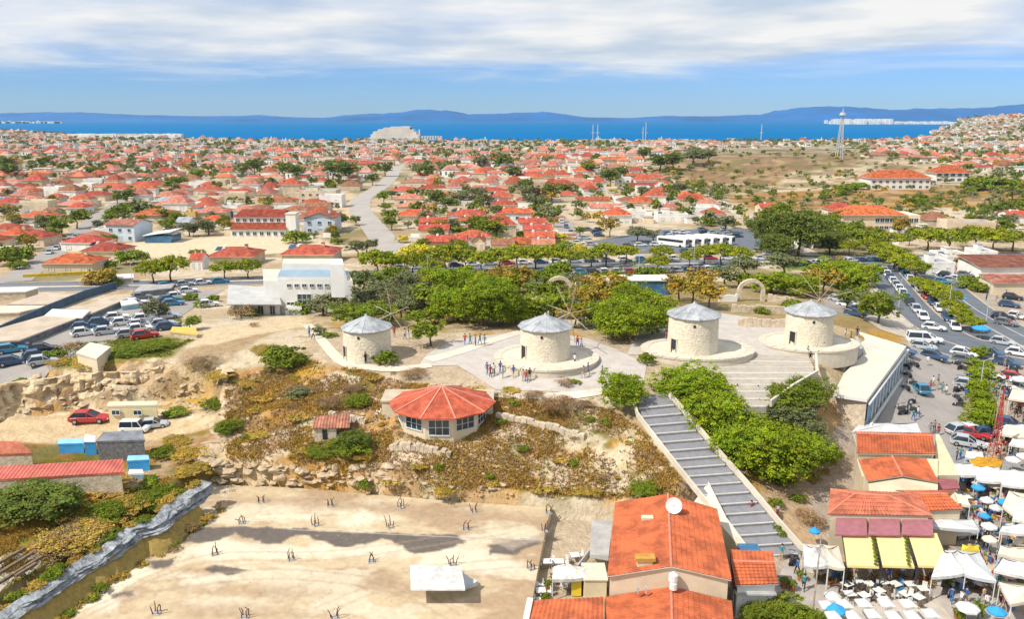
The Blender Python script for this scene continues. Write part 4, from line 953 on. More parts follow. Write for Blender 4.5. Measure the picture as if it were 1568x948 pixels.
# low concrete kerb path above it
cp_ = [P(-30,935,3.9), P(60,895,3.9), P(140,850,4.0), P(215,812,4.1)]
ribbon('path', [(p.x-1.3, p.y+.2) for p in cp_], 2.2, M_pave, .08)
sheet('path', PP([(-60,860,4),(0,842,4),(60,850,4),(70,880,4),(40,905,3.9),(-60,955,3.9)]), M_pave, .05, 1)
for i, (a, b) in enumerate((((-20,876,4.1),(38,843,4.1)), ((-20,893,4.1),(52,849,4.1)), ((-20,908,4.1),(64,856,4.1)), ((24,886,4.1),(56,866,4.1)))):
    mb = MB(); mb.beam(P(*a)+Vector((0,0,.18)), P(*b)+Vector((0,0,.18)), .28, M_wood, .25); o = mb.obj('timber_beam')
    tag(o, ('upper','second','third','short')[i]+' dark timber beam lying on the pale slab at the lower left', 'beam', 'dark beams on the slab')
# ------------------------------------------------------------------ quarried cliff below the left car park
M_cliff = mat('cliff_limestone', (.70,.57,.38), .95, .3, scale=.55, bump=.25, bscale=2.4, col2=(.42,.29,.16))
cp2 = smooth_line([(p.x, p.y) for p in _ct], .35); vs = []; fs = []; rows = 20
for i, p in enumerate(cp2):
    t = (cp2[min(i+1, len(cp2)-1)]-cp2[max(0, i-1)]).normalized(); nr = Vector((t.y, -t.x)); s_ = i*.35
    butt = (fbm(np.array([s_/5.0]), np.array([3.3]), 3)[0]-.5)*3.0
    for k in range(rows+1):
        f_ = k/rows; z = 8.75*(1-f_)+3.9*f_ + (.9*(fbm(np.array([s_/2.5]), np.array([7.]), 4)[0]-.5) if k < 3 else 0)
        lay = math.floor(z/.8+fbm(np.array([s_/6]), np.array([1.]), 2)[0]*2); st = (_val[int(lay*7+int(s_/3.1)*13) % 512]-.5)*.55
        fr = abs(fbm(np.array([s_/1.6]), np.array([z/4+9]), 4)[0]-.5); o_ = -.3 + f_*1.5 + butt*(.25+.75*f_) + st + (fbm(np.array([s_/1.1]), np.array([z/.8]), 4)[0]-.5)*1.5 - (.5 if fr < .035 else 0)
        vs.append((p.x+nr.x*(o_ if k else -1.2), p.y+nr.y*(o_ if k else -1.2), z-(.35 if k == 0 else 0)))
for i in range(len(cp2)-1):
    for k in range(rows): a = i*(rows+1)+k; fs.append((a, a+1, a+rows+2, a+rows+1))
mb = MB(); mb.add(vs, fs, M_cliff); mb.obj('cliff')['kind'] = 'structure'
# ------------------------------------------------------------------ windmills
M_zinc = mat('zinc_roof', (.43,.45,.47), .6, .12, scale=1.2, metal=.0, spec=.3, patch=.8, col2=(.34,.36,.38), orand=.06)
M_mill = mat('mill_stone', (.77,.71,.58), .95, .16, scale=1.6, bump=.14, bscale=3.5, col2=(.68,.58,.43), vor=3.2)
M_plat = mat('platform_stone', (.62,.56,.46), .95, .12, scale=1.0, bump=.03, bscale=4, col2=(.52,.46,.37))
def windmill(px, py, R, H, zt, label, hub=None, door=(-2.6), pr=None, nslab=26, platform=True, rise=1.6, arms=8, al=4.6):
    p = P(px, py, zt); p.y += R*.97
    r = thing('windmill', p, 0, label, 'windmill', 'stone windmills on the hill')
    mb = MB(); n = 40; ring = []
    for k, (rr, z) in enumerate(((R*1.03,-.5),(R*1.02,0),(R*1.005,H*.33),(R*.995,H*.66),(R*.985,H))): ring.append((rr, z))
    vs = []
    for rr, z in ring:
        for i in range(n): a = i*2*math.pi/n; q = rr*(1+random.uniform(-.006,.006)); vs.append((q*math.cos(a), q*math.sin(a), z))
    fs = [(k*n+i, k*n+(i+1) % n, (k+1)*n+(i+1) % n, (k+1)*n+i) for k in range(len(ring)-1) for i in range(n)]
    mb.add(vs, fs, M_mill); mb.obj('tower', r, True)
    mb = MB(); mb.cyl((0,0,H-.22), R*1.02, R*1.02, .2, M_plat, 40, True); mb.obj('cornice', r)
    ns_ = 12; Re = R*1.10
    for i in range(ns_):
        a0, a1 = (i+.03)*2*math.pi/ns_, (i+.97)*2*math.pi/ns_; mb = MB()
        b = [(Re*math.cos(a0), Re*math.sin(a0), H+.05), (Re*math.cos(a1), Re*math.sin(a1), H+.05), (.15*math.cos(a1), .15*math.sin(a1), H+rise), (.15*math.cos(a0), .15*math.sin(a0), H+rise)]
        mb.add(b + [(x, y, z-.09) for x, y, z in b], [(0,1,2,3),(7,6,5,4),(0,4,5,1),(1,5,6,2),(2,6,7,3),(3,7,4,0)], M_zinc); mb.obj('roof_panel', r)
        a = i*2*math.pi/ns_; mb = MB(); mb.beam((Re*math.cos(a)*1.005, Re*math.sin(a)*1.005, H+.06), (0,0,H+rise+.03), .09, M_zinc, .09); mb.obj('roof_ridge', r)
    mb = MB(); mb.cyl((0,0,H+rise-.05), .28, .04, .35, M_zinc, 10); mb.obj('finial', r)
    # door and small windows cut dark with stone frames
    a = door; q = Matrix.Rotation(a+math.pi/2, 4, 'Z')
    mb = MB(); mb.box(-.5, -R-.04, 0, .5, -R+.3, 1.95, M_dark, q); mb.box(-.66, -R-.08, 0, -.5, -R+.3, 2.1, M_plat, q); mb.box(.5, -R-.08, 0, .66, -R+.3, 2.1, M_plat, q); mb.box(-.5, -R-.08, 1.95, .5, -R+.3, 2.1, M_plat, q); mb.obj('door', r)
    for aa, zz_ in ((-1.75, H*.78), (-1.2, .35)):
        q = Matrix.Rotation(aa+math.pi/2, 4, 'Z'); mb = MB(); mb.box(-.16, -R-.03, zz_, .16, -R+.2, zz_+.38, M_dark, q); mb.obj('window', r)
    if hub:
        a, tilt = hub; d = Vector((math.cos(a), math.sin(a), .12)); c = d*(R+.2)+Vector((0,0,H+.35)); e = c+d*1.3
        mb = MB(); mb.tube(d*(R*.3)+Vector((0,0,H+.2)), e, .16, .12, M_pwood, 8); mb.obj('shaft', r)
        u = Vector((-math.sin(a), math.cos(a), 0)); v = d.cross(u).normalized()
        for i in range(arms):
            t = tilt+i*2*math.pi/arms; w_ = u*math.cos(t)+v*math.sin(t); mb = MB(); mb.beam(e, e+w_*al+d*.1, .075, M_pwood); mb.obj('sail_arm', r)
            w2 = u*math.cos(t+2*math.pi/arms)+v*math.sin(t+2*math.pi/arms)
            mb = MB(); mb.beam(e+w_*al*.96, e+w2*al*.96, .02, M_wood); mb.obj('stay_wire', r)
    if platform:
        rx, ry, cx, cy_, hgt = pr
        m2 = MB(); pl = thing('windmill_platform', (p.x+cx, p.y+cy_, zt), 0, 'round pale stone platform under the '+label.split(' ', 1)[1] if False else None, None)
        pts_ = [(rx*math.cos(i*2*math.pi/48), ry*math.sin(i*2*math.pi/48)) for i in range(48)]
        m2.prism(pts_, -hgt, -.12, M_plat); m2.obj('terrace', pl)
        for i in range(24):
            a0, a1 = (i+.04)*2*math.pi/24, (i+.96)*2*math.pi/24; m3 = MB()
            pp_ = [(rx*1.015*math.cos(a0), ry*1.015*math.sin(a0)), (rx*1.015*math.cos((a0+a1)/2), ry*1.015*math.sin((a0+a1)/2)), (rx*1.015*math.cos(a1), ry*1.015*math.sin(a1)), (rx*.87*math.cos(a1), ry*.87*math.sin(a1)), (rx*.87*math.cos(a0), ry*.87*math.sin(a0))]
            m3.prism(pp_, -.3, -.02+random.uniform(-.02,.02), M_plat); m3.obj('coping_stone', pl)
        m2 = MB(); m2.prism([(x*.86, y*.86) for x, y in pts_], -.2, -.05, M_conc); m2.obj('paving', pl)
        return r, pl
    return r, None
w1, _ = windmill(557, 556, 3.3, 4.3, 10.1, 'leftmost stone windmill, half hidden by brush at its foot', hub=(.9, .2), platform=False, arms=5, al=3.8)
w2, pl = windmill(836, 556, 3.45, 4.3, 10.7, 'second stone windmill from the left, on a round walled terrace', hub=(.75, .1), pr=(7.2,6.6,.2,.1,2.0), al=4.4, arms=7)
tag(pl, 'round white-walled terrace under the second windmill from the left', 'terrace', 'round terraces under the windmills')
w3, pl = windmill(1068, 545, 3.5, 5.1, 10.8, 'third stone windmill from the left, the tallest, with a plain zinc roof', pr=(8.0,5.6,.9,.6,1.4))
tag(pl, 'broad oval stone terrace under the third windmill from the left', 'terrace', 'round terraces under the windmills')
w4, pl = windmill(1249, 532, 3.4, 4.6, 10.3, 'rightmost stone windmill with wooden sail arms behind its roof', hub=(.95, .25), pr=(7.2,5.6,.2,.2,2.6), al=4.8, arms=10)
tag(pl, 'round stone terrace under the rightmost windmill', 'terrace', 'round terraces under the windmills')
# paving of the hilltop
sheet('plaza', PP([(640,560,9.9),(700,560,9.8),(760,596,9),(900,602,9),(985,590,9.3),(990,560,9.8),(900,520,9.8),(820,505,9.7),(700,520,9.7),(655,545,9.8)]), mat('plaza_paving', (.47,.43,.39), .9, .1, scale=.6), .05, 1.2)
sheet('plaza', PP([(1100,542,10.05),(1236,542,10.0),(1300,530,9),(1210,500,9.5),(1080,480,8.6),(980,500,9.8),(960,545,10)]), mat('plaza_paving'  , (.47,.43,.39)), .04, 1.2)
ribbon('path', gl((655,592),(720,600),(800,608),(880,606),(930,598)), 1.6, M_conc, .10)
ribbon('path', gl((470,498),(520,552),(560,562),(610,566),(660,560)), 1.6, M_plat, .10)
ribbon('path', gl((655,552),(700,540),(760,520),(800,508)), 2.2, M_conc, .09)
# ------------------------------------------------------------------ steps
M_tread = mat('dark_step_paving', (.25,.25,.265), .85, .15, scale=1.5, bump=.01, bscale=10, col2=(.19,.19,.21)); M_nose = mat('pale_step_edge', (.60,.58,.54), .8, .1, scale=2)
def lerp(a, b, t): return a+(b-a)*t
def flight(name, left, right, zs, tread, label, cat, dark=None):
    """left,right: pixel positions of the step edges; zs heights; last entry closes the flight"""
    r = thing(name, (0,0,0), 0, label, cat); r.location = P(*left[-1], zs[-1]); off = Vector(r.location)
    for i in range(len(zs)-1):
        z = zs[i]; a, b = P(*left[i], z), P(*right[i], z); c, d = P(*right[i+1], z), P(*left[i+1], z); mb = MB()
        q = [tuple((v-off)[:2]) for v in (a, b, c, d)]
        zf_ = z-(z-zs[i+1])*.72; mb.prism(q, z-(1.3 if name == 'stairway' else 2.6)-off.z, [z-off.z, z-off.z, zf_-off.z, zf_-off.z], tread); mb.obj('step', r)
        mb = MB(); u = (Vector((d.x-a.x, d.y-a.y))).normalized()*.30
        e = [(d.x-u.x-off.x, d.y-u.y-off.y), (c.x-u.x-off.x, c.y-u.y-off.y), (c.x-off.x+u.x*.05, c.y-off.y+u.y*.05), (d.x-off.x+u.x*.05, d.y-off.y+u.y*.05)]
        mb.prism(e, zf_-.10-off.z, zf_+.018-off.z, M_nose); mb.obj('step_edge', r)
    return r
yl = [604,618,631,644,657,670,683,696,709,722,736,751,766,781,797,813,829,845]
def ex(tab, y): return float(np.interp(y, [t[1] for t in tab], [t[0] for t in tab]))
Lt = [(972,598),(981,631),(1018,680),(1060,733),(1114,800),(1146,843),(1160,860)]; Rt = [(1015,598),(1038,624),(1094,690),(1142,744),(1188,800),(1228,845),(1240,860)]
flight('stairway', [(ex(Lt, y+ (3 if i else 0)), y+3) for i, y in enumerate(yl)], [(ex(Rt, y), y-2) for y in yl], list(np.linspace(9.25, .55, len(yl))), M_tread, 'wide grey stairway with pale step edges climbing from the market to the windmills', 'stairway')
for nm, tab in (('left', Lt), ('right', Rt)):
    mb = MB(); prev = None
    for i, y in enumerate(yl):
        z = 9.35 - (9.35-.65)*i/(len(yl)-1); q = P(ex(tab, y)+(-5 if nm == 'left' else 4), y+(4 if nm == 'left' else -1), z+.25)
        if prev: mb.beam(prev, q, .2, M_conc, .7)
        prev = q
    tag(mb.obj('stair_wall'), f'low pale side wall along the {nm} of the grey stairway', 'wall', 'side walls of the stairway')
flight('plaza_steps', [(925,533),(922,545),(920,556),(918,566),(926,576)], [(972,532),(974,545),(978,556),(984,566),(990,577)], [10.0,9.85,9.7,9.55,9.4], M_tread, 'short flight of dark plaza steps right of the second windmill terrace', 'steps')
flight('terrace_steps', [(1150,543),(1130,551),(1050,561),(1056,570),(1066,579),(1078,588),(1090,598),(1100,609),(1112,621)], [(1238,545),(1242,553),(1246,561),(1246,570),(1240,579),(1224,588),(1206,598),(1190,609),(1174,620)], [10.05,9.8,9.6,9.4,9.2,9.0,8.75,8.5,8.2], mat('terrace_step_paving', (.40,.36,.30), .9, .12, scale=1), 'broad pale stone terrace steps in front of the third windmill', 'steps')
mb = MB(); prev = None
for q in ((1249,545,10.4),(1251,572,9.7),(1215,593,9.2),(1180,618,8.6)):
    v = P(*q)
    if prev: mb.beam(prev, v, .3, M_conc, .9)
    prev = v
tag(mb.obj('parapet'), 'white parapet bending round the right end of the terrace steps', 'wall')
# ------------------------------------------------------------------ white sloping roof building right of the mills
def up(name, pts, z0, m, mtop=None, parent=None, zs=None):
    """prism from pixel corners at given roof heights (px,py,z) down to z0"""
    v = [P(*q) for q in pts]; mb = MB(); mb.prism([(p.x, p.y) for p in v], [z0]*len(v), [p.z for p in v], m, mtop); return mb.obj(name, parent)
M_wroof = mat('white_membrane', (.62,.58,.49), .85, .06, scale=.3, col2=(.55,.51,.42))
r = thing('terrace_building', (0,0,0), 0, 'long pale flat-roofed building with a blue glazed side right of the rightmost windmill', 'building')
up('roof', [(1276,604,7.2),(1328,612,7.2),(1388,530,7.5),(1316,508,7.9),(1318,520,7.7),(1322,543,7.6),(1292,572,7.4)], 6.8, M_white, M_wroof, r)
up('wall', [(1280,606,6.75),(1327,616,6.75),(1386,535,6.75),(1318,522,6.75)], 1.2, M_stonew, None, r)
a, b = P(1331,618,6.6), P(1391,535,6.6); dirv = (b-a); n_ = 12
for i in range(n_):
    p0 = a+dirv*(i+.06)/n_; p1 = a+dirv*(i+.94)/n_; mb = MB()
    mb.prism([(p0.x,p0.y),(p1.x,p1.y),(p1.x-.15,p1.y+.02),(p0.x-.15,p0.y+.02)], 3.9, 6.3, mat('sky_blue_glass', (.10,.26,.42), .2, .3, scale=.6, spec=.6)); mb.obj('window', r)
    mb = MB(); mb.beam((p1.x+.05,p1.y,1.2), (p1.x+.05,p1.y,6.5), .16, M_frame); mb.obj('post', r)
mb = MB(); mb.beam((a.x,a.y,6.5),(b.x,b.y,6.5),.3,M_white,.25); mb.obj('eaves_beam', r); mb = MB(); mb.beam((a.x+.5,a.y,3.6),(b.x+.5,b.y,3.6),.3,M_white,.25); mb.obj('balcony_edge', r)
mb = MB(); q = [(1338,655,1.7),(1405,565,2.4)]; v0, v1 = P(*q[0]), P(*q[1]); mb.beam(v0, v1, .35, M_conc, .8); tag(mb.obj('street_wall'), 'low pale wall between the glazed building and the beige street', 'wall')
mb = MB(); prev = None
for q in ((1310,522,8.6),(1318,540,8.0),(1290,562,7.6)):
    v = P(*q)
    if prev: mb.beam(prev, v, .5, M_grey, 1.6)
    prev = v
tag(mb.obj('stone_wall'), 'short grey retaining wall below the rightmost windmill terrace', 'wall')
# ------------------------------------------------------------------ round red-roofed cafe on the slope
cz0 = 6.9; c0 = P(672, 670, cz0); R0 = 5.75; c0.y += R0*.86
r = thing('round_house', c0, 0, 'round cream house with a red many-sided roof and white-framed windows on the slope', 'house'); ns_ = 10
an = [(-math.pi/2 + (i-.5)*2*math.pi/ns_) for i in range(ns_)]; R1 = R0*.92; h = 2.55
pv = [(R1*math.cos(a), R1*.9*math.sin(a)) for a in an]; mb = MB(); mb.prism(pv, -1.5, h, M_cream); mb.obj('wall', r)
for i in range(ns_):
    a0, a1 = an[i], an[(i+1) % ns_]; mb = MB()
    e = [(R0*1.13*math.cos(a0), R0*1.03*math.sin(a0), h), (R0*1.13*math.cos(a1), R0*1.03*math.sin(a1), h), (0,0,h+2.0)]
    mb.add(e+[(x, y, z-.15) for x, y, z in e], [(0,1,2),(5,4,3),(0,3,4,1)], mat('round_roof_tile', (.52,.11,.055), .8, .22, scale=1.2, bump=.06, bscale=7, patch=.7)); mb.obj('roof_panel', r)
    mb = MB(); mb.beam((e[0][0], e[0][1], h+.03), (0,0,h+2.03), .16, mat('ridge_tile', (.62,.27,.20), .8, .1), .12); mb.obj('roof_ridge', r)
    m_ = ((pv[i][0]+pv[(i+1) % ns_][0])/2, (pv[i][1]+pv[(i+1) % ns_][1])/2); rz_ = math.atan2(pv[(i+1) % ns_][1]-pv[i][1], pv[(i+1) % ns_][0]-pv[i][0])
    if i in (9, 0, 1, 2, 8): put_window(r, (m_[0], m_[1], .55 if i else .15), rz_, WMB, (.9, 1, .82 if i else 1.05))
mb = MB(); v0 = P(592,600,9.2)-c0; v1 = P(757,600,9.2)-c0; mb.box(v0.x, .4, -1.5, v1.x-.1, v0.y, h-.15, M_cream); mb.box(v0.x-.15, .25, h-.15, v1.x, v0.y+.15, h+.02, mat('beige_roof_slab', (.50,.43,.32), .9, .15, scale=.5)); mb.obj('rear_wing', r)
# small ruin with broken red tiles left of it
p = G(500, 668); r = thing('small_ruin', p, .1, 'small ruined stone hut with patches of red tiles left of the round house', 'hut')
mb = MB(); mb.box(-1.6,-1.2,-1,1.6,1.2,1.9,M_stonew); mb.obj('wall', r); mb = MB(); mb.box(-.4,-1.26,0,.3,-1.1,1.5,M_dark); mb.obj('door', r)
mb = MB(); mb.add([(-1.9,-1.5,1.95),(3.6,-1.4,1.8),(3.4,1.8,2.9),(-1.7,1.6,2.6),(-1.9,-1.5,1.8),(3.6,-1.4,1.65),(3.4,1.8,2.7),(-1.7,1.6,2.4)], [(0,1,2,3),(7,6,5,4),(0,4,5,1),(1,5,6,2),(2,6,7,3),(3,7,4,0)], M_rooft['pink']); mb.obj('roof', r); r.scale = (.8,.8,.8)
for nm, (a, b, lab) in {'x': ((575,640),(600,632),'broken pale stone wall left of the round house'), 'y': ((505,640),(560,648),'low grey stone wall above the small ruin'), 'z': ((760,640),(895,672),'long pale rubble wall running down right of the round house'), 'w': ((598,690),(690,700),'low crumbling wall below the round house')}.items():
    mb = MB(); A_, B_ = G(*a), G(*b); k = 14
    for i in range(k):
        p0 = A_.lerp(B_, i/k); p1 = A_.lerp(B_, (i+.97)/k); p0.z = Hz(p0.x, p0.y); p1.z = Hz(p1.x, p1.y); hh = random.uniform(.6, 1.1)
        mb.beam(p0+Vector((0, random.uniform(-.06,.06), hh/2-.2)), p1+Vector((0, random.uniform(-.06,.06), hh/2-.2)), .6, M_stonew, hh)
    tag(mb.obj('stone_wall'), lab, 'wall', 'low stone walls on the slope')
# ------------------------------------------------------------------ pitched roofs with real tile ribs
M_tile = mat('bright_clay_tile', (.58,.14,.05), .75, .2, scale=.5, bump=.03, bscale=9, patch=.5, col2=(.46,.12,.05)); M_tile2 = mat('faded_clay_tile', (.56,.17,.10), .8, .2, scale=.6, bump=.03, bscale=9, patch=.6, col2=(.44,.14,.08))
M_ridge = mat('ridge_tile_pale', (.60,.22,.14), .8, .15, scale=3); M_gut = mat('eave_board', (.60,.50,.40), .8, .1)
def ribs(mb, a, b, c, d, m, per=.36, amp=.06, rows=1):
    """corrugated slope: a-b the eave, d-c the ridge"""
    a, b, c, d = map(Vector, (a, b, c, d)); n = max(2, int((b-a).length/per)); nrm = (b-a).cross(d-a).normalized()
    if nrm.z < 0: nrm = -nrm
    rows = max(1, int(((a+b)/2-(c+d)/2).length/.42)); fl = (b-a).cross(d-a).z > 0
    for k in range(rows):
        vs = []; t0, t1 = k/rows, min(1, (k+1.04)/rows)
        for i in range(n*2+1):
            t = i/(n*2); u = a.lerp(b, t); v = d.lerp(c, t); h = amp if i % 2 else 0; j = random.uniform(-.008, .012)
            vs += [u.lerp(v, t0)+nrm*(h+.045+j), u.lerp(v, t1)+nrm*(h+j*.5)]
        fs = []
        for i in range(n*2): q = (i*2, i*2+2, i*2+3, i*2+1); fs.append(q if fl else q[::-1])
        mb.add(vs, fs, m)
    z = [v-nrm*.12 for v in (a, b, c, d)]; e = [v-nrm*.01 for v in (a, b, c, d)]
    mb.add(e+z, [(7,6,5,4),(0,4,5,1),(1,5,6,2),(2,6,7,3),(3,7,4,0)], M_gut)
def pitched(name, E, Rg, m, wallz, wm, label, cat='building', hip=False, inset=.35, extra=None):
    """E: pixel corners of the eaves (front-left, front-right, back-right, back-left), Rg: ridge ends (front, back) or (left, right)"""
    e = [P(*q) for q in E]; g = [P(*q) for q in Rg]; c = sum(e, Vector())/4; o = Vector((c.x, c.y, wallz)); e = [v-o for v in e]; g = [v-o for v in g]
    r = thing(name, o, 0, label, cat); side = abs((g[1]-g[0]).x) > abs((g[1]-g[0]).y)
    cc = c-o; ins = [v.lerp(Vector((cc.x, cc.y, v.z)), inset/max(1, (v-cc).length)) for v in e]
    mb = MB(); mb.prism([(v.x, v.y) for v in ins], -.5, [v.z-.06 for v in ins], wm)
    if not hip:
        pairs = ((ins[0], ins[1], g[0]), (ins[2], ins[3], g[1])) if not side else ((ins[3], ins[0], g[0]), (ins[1], ins[2], g[1]))
        for a, b, k in pairs:
            k2 = Vector((k.x, (a.y+b.y)/2, k.z-.12)) if not side else Vector(((a.x+b.x)/2, k.y, k.z-.12)); mb.add([a-Vector((0,0,.07)), b-Vector((0,0,.07)), k2], [(0,1,2)], wm)
    mb.obj('wall', r)
    def part(a, b, c_, d, nm='roof'):
        mb = MB(); ribs(mb, a, b, c_, d, m); return mb.obj(nm, r)
    if not side: # ridge runs front-back; g[0] front, g[1] back
        part(e[3], e[0], g[0], g[1]); part(e[1], e[2], g[1], g[0])
        if hip: part(e[0], e[1], g[0], g[0]); part(e[2], e[3], g[1], g[1])
    else: # g[0] left, g[1] right
        part(e[0], e[1], g[1], g[0]); part(e[2], e[3], g[0], g[1])
        if hip: part(e[3], e[0], g[0], g[0]); part(e[1], e[2], g[1], g[1])
    mb = MB(); mb.tube(g[0]+Vector((0,0,.03)), g[1]+Vector((0,0,.03)), .12, .12, M_ridge, 8); mb.obj('ridge', r)
    if hip:
        for k, gi in ((0, 0), (1, 1 if side else 0), (2, 1), (3, 0 if side else 1)): mb = MB(); mb.tube(e[k]+Vector((0,0,.05)), g[gi]+Vector((0,0,.03)), .1, .1, M_ridge, 6); mb.obj('hip_ridge', r)
    return r, o
# main building
rm, om = pitched('market_hall', [(930,883,5),(1120,889,5),(1098,780,5),(942,770,5)], [(1028,868,6.05),(1023,757,6.05)], M_tile, 0, M_cream, 'largest building, long orange tiled roof with a satellite dish, at the bottom of the photo')
mb = MB(); e = [P(928,915,3.0)-om, P(1028,899,3.95)-om, P(1120,922,3.0)-om]
r2, o2 = pitched('lower_hall', [(925,1010,3.0),(1128,1014,3.0),(1120,921,3.0),(926,915,3.0)], [(1030,990,3.95),(1028,899,3.95)], M_tile, 0, M_cream, 'lower orange tiled hall joined to the front of the largest building')
r3, o3 = pitched('side_hall', [(792,1010,2.9),(924,1010,3.2),(924,916,3.3),(814,921,2.8)], [(792,985,3.0),(925,985,3.6)], M_tile, 0, M_white, 'low orange tiled annex at the bottom left of the largest building')
mb = MB(); v0, v1 = P(812,918,2.95)-o3, P(793,1010,3.05)-o3; mb.beam(v0, v1, .5, M_white, .25); mb.obj('verge', r3)
# roof furniture: dish, skylight, chimney, vents
def on(px, py, z): return P(px, py, z)-om
def dish(parent, loc, R, m, face=(-.1,-.8,.5)):
    mb = MB(); q = Vector(face).to_track_quat('Z', 'Y').to_matrix().to_4x4(); q.translation = Vector(loc)+Vector((0,0,.75)); n = 18; vs = [(0,0,0)]; fs = []
    for k in (1, 2, 3):
        for i in range(n): a = i*2*math.pi/n; vs.append((R*k/3*math.cos(a), R*k/3*math.sin(a), .28*R*(k/3)**2))
    for i in range(n): fs.append((0, 1+i, 1+(i+1) % n))
    for k in (0, 1):
        for i in range(n): a = 1+k*n+i; b = 1+k*n+(i+1) % n; fs.append((a, a+n, b+n, b))
    mb.add(vs, fs, m, q); mb.add([(x, y, z-.03) for x, y, z in vs], [f[::-1] for f in fs], m, q)
    d = mb.obj('satellite_dish', parent); mb = MB(); b = Vector(loc); mb.tube(b-Vector((0,0,.3)), b+Vector((0,0,.75)), .05, .05, M_dmetal, 6); mb.tube(b+Vector((0,0,.75)), b+Vector((0,0,.75))+Vector(face).normalized()*R*.9, .03, .02, M_dmetal, 5); mb.obj('mast', d); return d
dish(rm, on(1031,786,5.9), .78, M_white)
p = on(991,796,5.6); mb = MB(); mb.box(p.x-.55,p.y-.3,p.z-.2,p.x+.55,p.y+.3,p.z+.3,M_cream); mb.obj('skylight', rm)
p = on(987,866,5.55); mb = MB(); mb.box(p.x-.65,p.y-.3,p.z-.5,p.x+.65,p.y+.3,p.z+.55,M_cream); mb.box(p.x-.85,p.y-.42,p.z+.55,p.x+.85,p.y+.42,p.z+.85,mat('ochre_chimney_cap',(.50,.28,.06),.8,.2)); mb.obj('chimney', rm)
for q, s in (((1030,880,5.3), .42), ((1030,893,4.6), .34)):
    p = on(*q); p.y -= .35; mb = MB(); mb.cyl((p.x,p.y,p.z-.35), s, s*.95, .55, M_white, 12); mb.cyl((p.x,p.y,p.z+.2), s*.95, .05, .25, M_white, 12); mb.obj('roof_vent', rm)
for x in (976, 988): p = on(x, 905, 4.1); mb = MB(); mb.box(p.x-.05,p.y-.35,p.z-.1,p.x+.05,p.y-.15,p.z+.5,M_metal); mb.obj('pipe', rm)
# small right shop with awning
r4, o4 = pitched('corner_shop', [(1127,897,3.4),(1192,895,3.4),(1184,846,3.6),(1118,843,3.6)], [(1120,860,3.75),(1186,862,3.75)], M_tile, 0, M_white, 'small orange tiled corner shop beside the largest building, grey shopfront below')
mb = MB(); e = [P(*q)-o4 for q in ((1121,897,2.5),(1182,897,2.5))]; mb.box(e[0].x, e[0].y-1.4, 2.35, e[1].x, e[0].y+.3, 2.5, M_grey); mb.obj('awning', r4)
mb = MB(); mb.box(e[0].x+.2, e[0].y+.05, .1, e[1].x-.2, e[0].y+.32, 2.2, M_glass); mb.obj('shopfront', r4)
for k in range(5): x = e[0].x+.2+(e[1].x-e[0].x-.4)*k/4; mb = MB(); mb.box(x-.06, e[0].y-.02, 0, x+.06, e[0].y+.06, 2.3, M_frame); mb.obj('mullion', r4)
mb = MB(); q = [P(*v)-o4 for v in ((1118,842,3.2),(1127,842,3.2),(1138,896,3.0),(1122,896,3.0))]; mb.prism([(v.x,v.y) for v in q], 2.6, 3.2, mat('dark_red_panel',(.16,.015,.015),.7,.1)); mb.obj('link_roof', r4)
mb = MB(); a = P(1148,832,3.0)-o4; b = P(1166,838,3.0)-o4; mb.box(a.x-1.0, b.y, 1.2, b.x, a.y+.6, 2.6, M_blueglass); mb.obj('glass_canopy', r4)
# pale wall between the hall and the stairway
up('terrace_wall', [(1085,738,4.4),(1062,770,3.0),(1100,800,3.0),(1140,845,2.4),(1146,838,2.4),(1112,792,3.2)], 0, M_cream, M_conc)
tag(bpy.data.objects['terrace_wall'], 'cream wall filling the gap between the orange hall and the stairway', 'wall')
